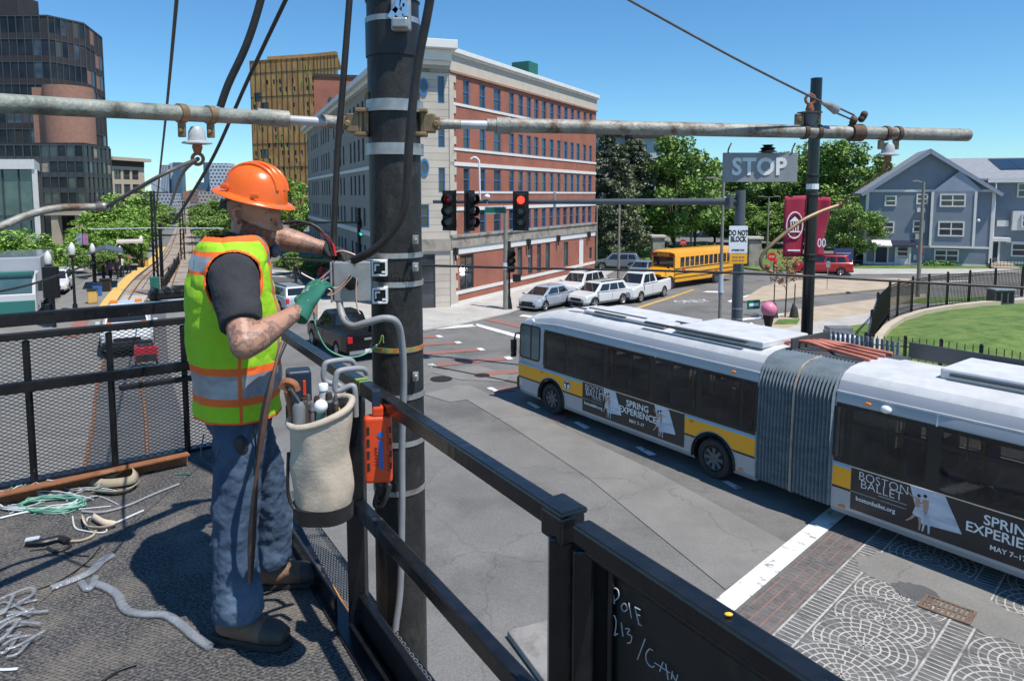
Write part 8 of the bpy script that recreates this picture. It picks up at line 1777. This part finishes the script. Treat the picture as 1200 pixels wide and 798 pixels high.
# orange case
c = at(443.5, 525, 2.4); t = thing('orange_case', 'bright orange tool battery case with handwriting hung outside the railing', 'case', c, .15); k_ = 2.4/CF
w, h = 33*k_, 82*k_
mb = MB(); mb.box((0, 0, 0), (w, .05, h)); mb.build('case', 'orange_pl', t, bevel=.012, bseg=3)
mb = MB(); mb.b6(-w*.2, w*.22, -.02, .02, h/2-.005, h/2+.035); mb.build('hook_tab', 'orange_pl', t, bevel=.008)
mb = MB(); mb.b6(-w*.2, w*.1, -.015, .015, h/2+.01, h/2+.09); mb.build('hanger', 'blue_pl', t, bevel=.004)
mb = MB(); mb.b6(w*.02, w*.17, -.027, -.0245, -h*.28, h*.16); mb.lathe([(w*.11, 0), (w*.11, .003)], (w*.09, -.025, h*.24), 12, axis=(0, -1, 0)); mb.build('label_strip', 'tool_blue', t)
mb = MB()
for z in (.3, .12, -.06, -.24): mb.b6(-w*.4, -w*.3, -.0265, -.0245, h*z-.014, h*z+.014); mb.b6(w*.42, w*.48, -.0265, -.0245, h*z-.01, h*z+.012)
mb.build('slots', 'black_pl', t)
text('MICHAEL PETER JR', .0145, 'black_txt', t, (w*.33, -.0265, -.0), (0, 0, -1), (1, 0, 0), ext=.0004, space=1.1) if False else None
mb = MB(); rgq = random.Random(9)
for k in range(13):
    z = h*.34-k*h*.052; x = w*.31
    if k in (7,): continue
    mb.tube([(x, -.0262, z), (x+.012*rgq.uniform(.4, 1), -.0262, z-.004*rgq.random()), (x+.004, -.0262, z-.008)], .0009, 4)
for k in range(6): z = h*.05-k*h*.05; x = -w*.13; mb.tube([(x, -.0262, z), (x+.01, -.0262, z-.003), (x+.002*k, -.0262, z-.008)], .0009, 4)
mb.build('handwriting', 'hair', t)
lay_ = wire('cable_coil', 'black coiled lead hanging under the orange case', [at(446, 568, 2.45), at(442, 580, 2.45), at(440, 591, 2.45), at(446, 592, 2.45), at(452, 582, 2.45), at(456, 568, 2.46), at(452, 575, 2.46), at(447, 586, 2.46)], .011, 'rubber', 'cable', None, 9, 8)
# ================================================================== the worker
WA = radians(30); FW = Vector((cos(WA), sin(WA), 0)); LW = Vector((-sin(WA), cos(WA), 0)); WP = Vector((-1.115, 2.82, PZ))
def wp(f, l, z): return WP+FW*f+LW*l+Vector((0, 0, z))
def ell(mb, sect, n=24):
    """stack of body sections (z, forward, half depth, half width)"""
    rings = []
    for z, f, a, b in sect: rings.append([wp(f+a*cos(2*pi*j/n)*(1 if cos(2*pi*j/n) > 0 else 1), b*sin(2*pi*j/n), z) for j in range(n)])
    return loft(rings, mb)
TS = [(.80, .0, .12, .165), (.9, -.005, .128, .172), (1.0, .0, .135, .17), (1.15, -.005, .14, .178), (1.28, -.01, .138, .192), (1.38, -.015, .125, .195), (1.46, -.01, .105, .175), (1.52, .01, .08, .12), (1.56, .03, .06, .075)]
shR, elR, wrR = wp(-.03, -.195, 1.425), at(287, 404, 2.44), at(350, 364, 2.66)
shL, elL, wrL = wp(.02, .19, 1.43), at(322, 277, 3.18), at(381, 291, 3.2)
hcen = wp(.082, -.005, 1.656); hyaw = radians(-10); 
Hm = Matrix.Translation(hcen) @ Matrix.Rotation(hyaw, 4, 'Z') @ Matrix.Rotation(radians(13), 4, 'Y') @ Matrix.Scale(1.1, 4)
H = lambda x, y, z: Hm @ Vector((x, y, z))
w = thing('person', 'worker in orange hard hat and lime vest wiring the grey junction box', 'person', WP)
mb = MB(); ell(mb, [(z, f, a*.93, b*.93) for z, f, a, b in TS])
mb.tube([wp(.03, 0, 1.47), wp(.06, 0, 1.55), H(-.02, 0, -.04)], [.072, .064, .06], 16)
def limb(pts, rr, n=14): mb.tube(spline(pts, 6), [rr[0]+(rr[-1]-rr[0])*0 if False else np.interp(i/(6*(len(pts)-1)), np.linspace(0, 1, len(rr)), rr) for i in range(6*(len(pts)-1)+1)], n)
limb([shR, shR.lerp(elR, .5)+Vector((0, 0, .0)), elR], [.068, .062, .056, .05]); limb([elR, elR.lerp(wrR, .5), wrR], [.052, .055, .046, .034, .03]); mb.sphere(elR, .052); mb.sphere(shR, .07)
limb([shL, shL.lerp(elL, .5), elL], [.068, .06, .052]); limb([elL, elL.lerp(wrL, .5), wrL], [.05, .054, .045, .034, .03]); mb.sphere(elL, .05); mb.sphere(shL, .07)
anR, anL = at(279, 716, 2.62), at(317, 657, 3.0); knR, knL = at(276, 606, 2.66), at(318, 592, 2.99); hpR, hpL = wp(0, -.09, .86), wp(.01, .09, .86)
for a, b, c in ((hpR, knR, anR), (hpL, knL, anL)): limb([a, b, c], [.09, .075, .055, .05, .04])
# head
def hs(c, r, n=16): 
    m0 = len(mb.v); mb.sphere((0, 0, 0), r, n, k=10)
    for i in range(m0, len(mb.v)): mb.v[i] = Hm @ (mb.v[i]+Vector(c))
hs((-.005, 0, .03), (.1, .079, .1)); hs((.03, 0, -.045), (.068, .062, .07)); hs((.06, 0, -.082), (.04, .042, .036)); hs((.03, .045, -.06), (.05, .02, .035)); hs((.03, -.045, -.06), (.05, .02, .035)); hs((.078, 0, .015), (.022, .05, .022))
mb.tube([H(.088, 0, .014), H(.105, 0, -.01), H(.116, 0, -.026), H(.094, 0, -.038)], [.009, .011, .0145, .011], 8)
hs((.088, 0, -.055), (.012, .024, .007)); hs((.088, 0, -.067), (.012, .02, .008)); hs((.07, .03, -.005), (.018, .018, .02)); hs((.07, -.03, -.005), (.018, .018, .02))
for s in (-1, 1): mb.tube([H(.0, s*.08, .012), H(-.012, s*.088, .02), H(-.024, s*.093, .008), H(-.02, s*.091, -.014), H(-.006, s*.084, -.034), H(.004, s*.078, -.036)], [.007, .009, .0095, .009, .009, .005], 8)
body = mb.build('body', ['skin', 'tattoo', 'stubble', 'beard'], w, world=True); remesh(body, .0046, 4)
Hi = Hm.inverted()
def dseg(p, a, b): t_ = max(0, min(1, (p-a).dot(b-a)/(b-a).length_squared)); return (p-a.lerp(b, t_)).length, t_
for p in body.data.polygons:
    q = p.center+WP; h = Hi @ q
    if abs(h.y) < .11 and h.length < .19:
        if (h.x > -.005 and h.z < -.03-.3*max(0, h.x-.05)+.25*max(0, .03-h.x) and h.z > -.13 and not (abs(h.y) < .018 and -.072 < h.z < -.05 and h.x > .085)) : p.material_index = 3
        elif h.x < -.0 and h.z > -.035 and not (abs(h.y) > .08): p.material_index = 2
    else:
        d1, t1 = dseg(q, elR, wrR); d2, t2 = dseg(q, elL, wrL); d3, t3 = dseg(q, shR, elR)
        if d1 < .075 or d2 < .075 or (d3 < .08 and t3 > .5): p.material_index = 1
# eyes
for s in (-1, 1):
    mb = MB(); mb.sphere(H(.079, s*.03, -.002), .0115, 10, k=6); mb.build('eye', 'white_pl', w, world=True, smooth=60)
    mb = MB(); mb.sphere(H(.0875, s*.0315, -.003), .005, 8, k=5); mb.build('iris', 'hair', w, world=True, smooth=60)
    mb = MB(); mb.tube([H(.083, s*.014, .017), H(.086, s*.03, .021), H(.074, s*.048, .017)], [.003, .005, .003], 6); mb.build('eyebrow', 'hair', w, world=True)
# hard hat
Ht = Hm @ Matrix.Translation((-.004, 0, .068)) @ Matrix.Rotation(radians(3), 4, 'Y') @ Matrix.Scale(1/1.1, 4)
mb = MB(); n = 40; rings = []
for r_, z in ((.0, .122), (.03, .12), (.06, .112), (.09, .093), (.112, .063), (.124, .03), (.129, .004), (.131, -.006), (.15, -.011), (.164, -.019), (.1665, -.024), (.162, -.026), (.148, -.018), (.126, -.013)):
    rings.append([Ht @ Vector((max(r_, .0005)*cos(2*pi*j/n)*(1.03 if cos(2*pi*j/n) < 0 else 1.0), max(r_, .0005)*.86*sin(2*pi*j/n), z+(.006*max(0, cos(2*pi*j/n)) if r_ > .14 else 0))) for j in range(n)])
loft(rings, mb, cap=False); hat = mb.build('hard_hat', 'hat', w, world=True, smooth=45)
mb = MB()
for y, ww in ((0, .014), (.042, .008), (-.042, .008)):
    mb.tube([Ht @ Vector((.118*cos(a)*(1-abs(y)*.9), y*(1-.0), .012+.115*sin(a)*(1-abs(y)*1.2))) for a in [radians(18+k*9) for k in range(17)]], [(ww, .008)]*17, 8)
mb.build('ridge', 'hat', hat, world=True, smooth=50)
mb = MB()
for x, y in ((.06, -.112), (-.075, -.105), (.06, .112)): 
    c_ = Ht @ Vector((x, y, .012)); mb.box(c_, (.035, .012, .018), hyaw)
mb.build('slot', 'hat', hat, world=True, bevel=.004)
mb = MB(); mb.box(H(-.1, 0, .01), (.03, .09, .035), hyaw, tilt=Matrix.Rotation(radians(15), 3, 'Y')); mb.tube([H(-.1, -.045, .02), H(-.06, -.078, .04), H(0, -.085, .05)], .006, 6); mb.build('suspension', 'black_pl', hat, world=True, bevel=.006)
# t-shirt
mb = MB(); ell(mb, [(z, f, a*1.0, b*1.0) for z, f, a, b in TS])
def sleeve(a, b, t1, r0, r1): mb.tube([a+(a-b)*.12, a, a.lerp(b, t1*.6), a.lerp(b, t1)], [r0*.8, r0, (r0+r1)/2, r1], 18)
sleeve(shR, elR, .74, .092, .074); sleeve(shL, elL, .66, .088, .07); mb.sphere(shR+Vector((0, 0, .0)), .09); mb.sphere(shL, .088)
mb.tube([wp(.03, 0, 1.5), wp(.05, 0, 1.565)], [.09, .077], 18)
tee = mb.build('t_shirt', 'tee', w, world=True); remesh(tee, .0075, 4)
# vest
mb = MB(); VS = [(z, f, a+.030, b+.026) for z, f, a, b in TS]; VS[0] = (.845, 0, .158, .2); VS[1] = (.92, -.005, .16, .201); VS[-1] = (1.575, .02, .105, .115); VS[-2] = (1.53, .0, .125, .165); VS[-3] = (1.475, -.01, .138, .215)
ell(mb, VS, 40)
vest = mb.build('vest', ['lime', 'vest_orange', 'vest_grey'], w, world=True); remesh(vest, .0042, 7)
def vestwork(o):
    b = bmesh.new(); b.from_mesh(o.data); kill = []
    for f in b.faces:
        q = f.calc_center_median()+WP; d = q-WP; fx, ly, z = d.dot(FW), d.dot(LW), d.z
        dr, tr_ = dseg(q, shR+Vector((0, 0, -.01)), elR); dl, tl_ = dseg(q, shL, elL)
        rr_ = .098
        if (dr < rr_ and ly < -.10) or (dl < rr_ and ly > .10) or z < .852 or z > 1.565 or (hypot(fx-.035, ly) < .088 and z > 1.5) or (fx > .06 and abs(ly) < .028+.14*max(0, z-1.28)): kill.append(f); continue
        m = 0
        if z < .862: m = 1
        zz = z+.12*fx*0
        if .925 < z < 1.075: m = 2 if .955 < z < 1.045 else 1
        if 1.425 < z and fx < .03: m = 2 if 1.44 < z < 1.495 else (1 if z < 1.44 or 1.495 <= z < 1.512 else m)
        if z > 1.545: m = 1
        if (dr < rr_+.011 and ly < -.09) or (dl < rr_+.011 and ly > .09): m = 1
        if abs(fx+.02) < .0065 and ly < 0 and z < 1.32: m = 1
        if fx > .05 and abs(ly) < .05+.14*max(0, z-1.28): m = 1
        if fx > .02 and .085 < abs(ly) < .125 and z > 1.06: m = 2 if .097 < abs(ly) < .113 else 1
        f.material_index = m
    bmesh.ops.delete(b, geom=kill, context='FACES')
    for _ in range(8): bmesh.ops.smooth_vert(b, verts=[v for v in b.verts if v.is_boundary], factor=.5, use_axis_x=True, use_axis_y=True, use_axis_z=True)
    b.to_mesh(o.data); b.free()
    s = o.modifiers.new('s', 'SOLIDIFY'); s.thickness = .004; s.offset = 1
vestwork(vest)
tx = bpy.data.textures.new('folds', 'CLOUDS'); tx.noise_scale = .11; tx.noise_depth = 1
def folds(o, st, sc=None, first=True):
    m = o.modifiers.new('folds', 'DISPLACE'); m.texture = tx; m.strength = st; m.mid_level = .5; m.texture_coords = 'LOCAL'
folds(vest, .028); folds(tee, .016)
# jeans
mb = MB(); ell(mb, [(.78, 0, .12, .165), (.86, 0, .135, .178), (.94, -.003, .138, .18), (.985, 0, .136, .178)])
limb([hpR+Vector((0, 0, .02)), knR+FW*.0, anR+Vector((0, 0, .0))], [.108, .1, .092, .086, .084, .088, .09]); limb([hpL+Vector((0, 0, .02)), knL, anL+Vector((0, 0, .0))], [.108, .098, .09, .084, .082, .084, .086])
mb.tube([anR+Vector((0, 0, .1)), anR+Vector((.0, 0, .03)), anR+Vector((0, 0, -.015))], [.085, .098, .094], 18); mb.tube([anL+Vector((0, 0, .1)), anL+Vector((0, 0, .03)), anL+Vector((0, 0, -.01))], [.082, .094, .09], 18)
jeans = mb.build('jeans', 'denim', w, world=True); remesh(jeans, .0075, 3)
tx2 = bpy.data.textures.new('creases', 'CLOUDS'); tx2.noise_scale = .07; tx2.noise_depth = 2
tx3 = bpy.data.textures.new('fine_creases', 'CLOUDS'); tx3.noise_scale = .035; tx3.noise_depth = 2
m = jeans.modifiers.new('fine', 'DISPLACE'); m.texture = tx3; m.strength = .007; m.mid_level = .5
m = jeans.modifiers.new('folds', 'DISPLACE'); m.texture = tx2; m.strength = .022; m.mid_level = .5
mb = MB(); mb.tube(spline([wp(-.14, -.07, .80), wp(-.155, -.08, .72), wp(-.12, -.14, .70), wp(-.09, -.165, .79)], 4), .003, 5); mb.build('pocket_seam', 'denim', w, world=True)
q = wp(-.03, -.19, .76); mb = MB(); mb.sphere(q, (.035, .02, .055)); mb.tube([q+Vector((0, 0, .04)), q+Vector((-.01, 0, .1))], .006, 6); mb.tube([q+Vector((.06, .0, .1)), q+Vector((.065, .0, -.06))], .004, 5); mb.build('belt_pouch', 'black_pl', w, world=True, smooth=60)
# boots
M['boot_toe'] = pm('boot_toe_cap', (.045, .036, .03), (.075, .058, .046), scale=9, rough=.6)
def boot(an, yaw, name='boot'):
    d = Vector((cos(yaw), sin(yaw), 0)); b0 = Vector((an.x, an.y, PZ)); mb = MB()
    mb.tube([b0-d*.03+Vector((0, 0, .17)), b0-d*.02+Vector((0, 0, .09)), b0-d*.02+Vector((0, 0, .04))], [.06, .06, .052], 16)
    mb.tube([b0-d*.075+Vector((0, 0, .05)), b0+Vector((0, 0, .06)), b0+d*.09+Vector((0, 0, .058)), b0+d*.165+Vector((0, 0, .05)), b0+d*.215+Vector((0, 0, .042))], [(.03, .03), (.05, .05), (.054, .05), (.056, .044), (.036, .03)], 16)
    o = mb.build(name, ['boot', 'boot_toe'], w, world=True); remesh(o, .006, 4)
    for p in o.data.polygons:
        q = p.center+WP-b0
        if q.dot(d) > .13: p.material_index = 1
    s_ = Vector((-d.y, d.x, 0)); out_ = []
    for f, ww in ((-.1, .026), (-.085, .04), (-.02, .046), (.03, .042), (.1, .05), (.16, .053), (.205, .044), (.232, .022)): out_.append((f, ww))
    P_ = [b0+d*f+s_*q for f, q in out_]+[b0+d*f-s_*q for f, q in out_[::-1]]
    mb = MB(); mb.prism([(p.x, p.y) for p in P_], PZ+.001, PZ+.026); mb.build('sole', 'boot_sole', o, world=True, bevel=.006)
boot(anR+Vector((-.01, -.0, 0)), radians(-12)); boot(anL, radians(8))
# hands: palm plus five bent fingers, grown into one surface, as work gloves
def hand(name, wr, fdir, pdir, mat, curl, cuff, thumb=1, label=None):
    """fdir along the hand, pdir out of the palm"""
    f = fdir.normalized(); p = (pdir-f*pdir.dot(f)).normalized(); s = f.cross(p)*thumb; mb = MB()
    mb.tube([wr-f*.045, wr, wr+f*.03, wr+f*.075, wr+f*.095], [(.037, .037), (.033, .036), (.022, .04), (.019, .044), (.015, .04)], 14) if False else None
    rings = []
    for u, th, wd in ((-.05, .036, .037), (0, .031, .034), (.035, .02, .042), (.075, .019, .046), (.098, .013, .042)):
        rings.append([wr+f*u*1.1+p*th*1.1*cos(2*pi*j/16)+s*wd*1.12*sin(2*pi*j/16) for j in range(16)])
    loft(rings, mb)
    for k, (o_, L, r_) in enumerate(((.033, .072, .0098), (.011, .08, .0102), (-.011, .075, .0098), (-.032, .058, .0088))):
        o_ *= 1.22; L *= 1.08; b = wr+f*.092+s*o_; c = curl[k]; pts = [b-f*.02, b]; a = 0; d = b
        for seg in (.42, .33, .25): a += c; d = d+(f*cos(a)+p*sin(a))*L*seg; pts.append(d)
        mb.tube(spline(pts, 3), [r_*1.05]*4+[r_]*5+[r_*.9]*3+[r_*.75], 9)
    b = wr+f*.02+s*.034; q = b+(f*.5+s*.75+p*.25).normalized()*.035; q2 = q+(f*.85+s*.15+p*.5).normalized()*.032; q3 = q2+(f*.8-s*.35+p*.6).normalized()*.024
    mb.tube(spline([b-s*.012, b, q, q2, q3], 3), [.016]*4+[.0135]*4+[.011]*4+[.0085], 9)
    o = mb.build(name, mat, w, world=True); remesh(o, .0034, 3)
    mb = MB(); mb.tube([wr-f*.055, wr-f*.035], [.036, .037], 16, caps=False); mb.build('cuff', cuff, o, world=True, smooth=50)
    return o
hand('glove', wrR+(wrR-elR).normalized()*.03, at(374, 324, 2.77)-wrR, Vector((.4, .9, -.1)), 'glove', (.3, .34, .4, .5), 'glove', 1)
M['glove_dark'] = pm('dark_glove', (.02, .022, .022), (.035, .036, .036), scale=12, rough=.85)
hand('glove', wrL+(wrL-elL).normalized()*.02, at(402, 297, 3.14)-wrL, Vector((.1, -.4, -.8)), 'glove_dark', (.35, .4, .45, .5), 'glove_dark', -1)
# respirator hanging at the chin side and the lead held against the vest
mb = MB(); mb.sphere(H(.085, .045, -.125), (.024, .03, .03)); mb.tube([H(.08, .05, -.1), H(.02, .08, -.09), H(-.03, .075, -.1)], .006, 6); mb.build('respirator', 'pole_grey', w, world=True, smooth=60)
for lab, dx, mt, r_ in (('brown cable hanging from the worker arm in front of the jeans', 0, 'cable_brown', .008), ('second brown cable twisted beside the first', 3.4, 'cable', .007), ('third thin brown cable of the twisted bundle', -2.6, 'cable_brown', .005)):
    wire('hanging_cable', lab, [at(x+dx*cos(i*1.1), y, Y_) for i, (x, y, Y_) in enumerate(((331, 402, 2.52), (326, 418, 2.48), (318, 450, 2.44), (310, 490, 2.43), (303, 540, 2.44), (297, 590, 2.46), (294, 640, 2.48), (293, 682, 2.5)))], r_, mt, 'cable', 'brown cables hanging in front of the jeans', 8, 7)
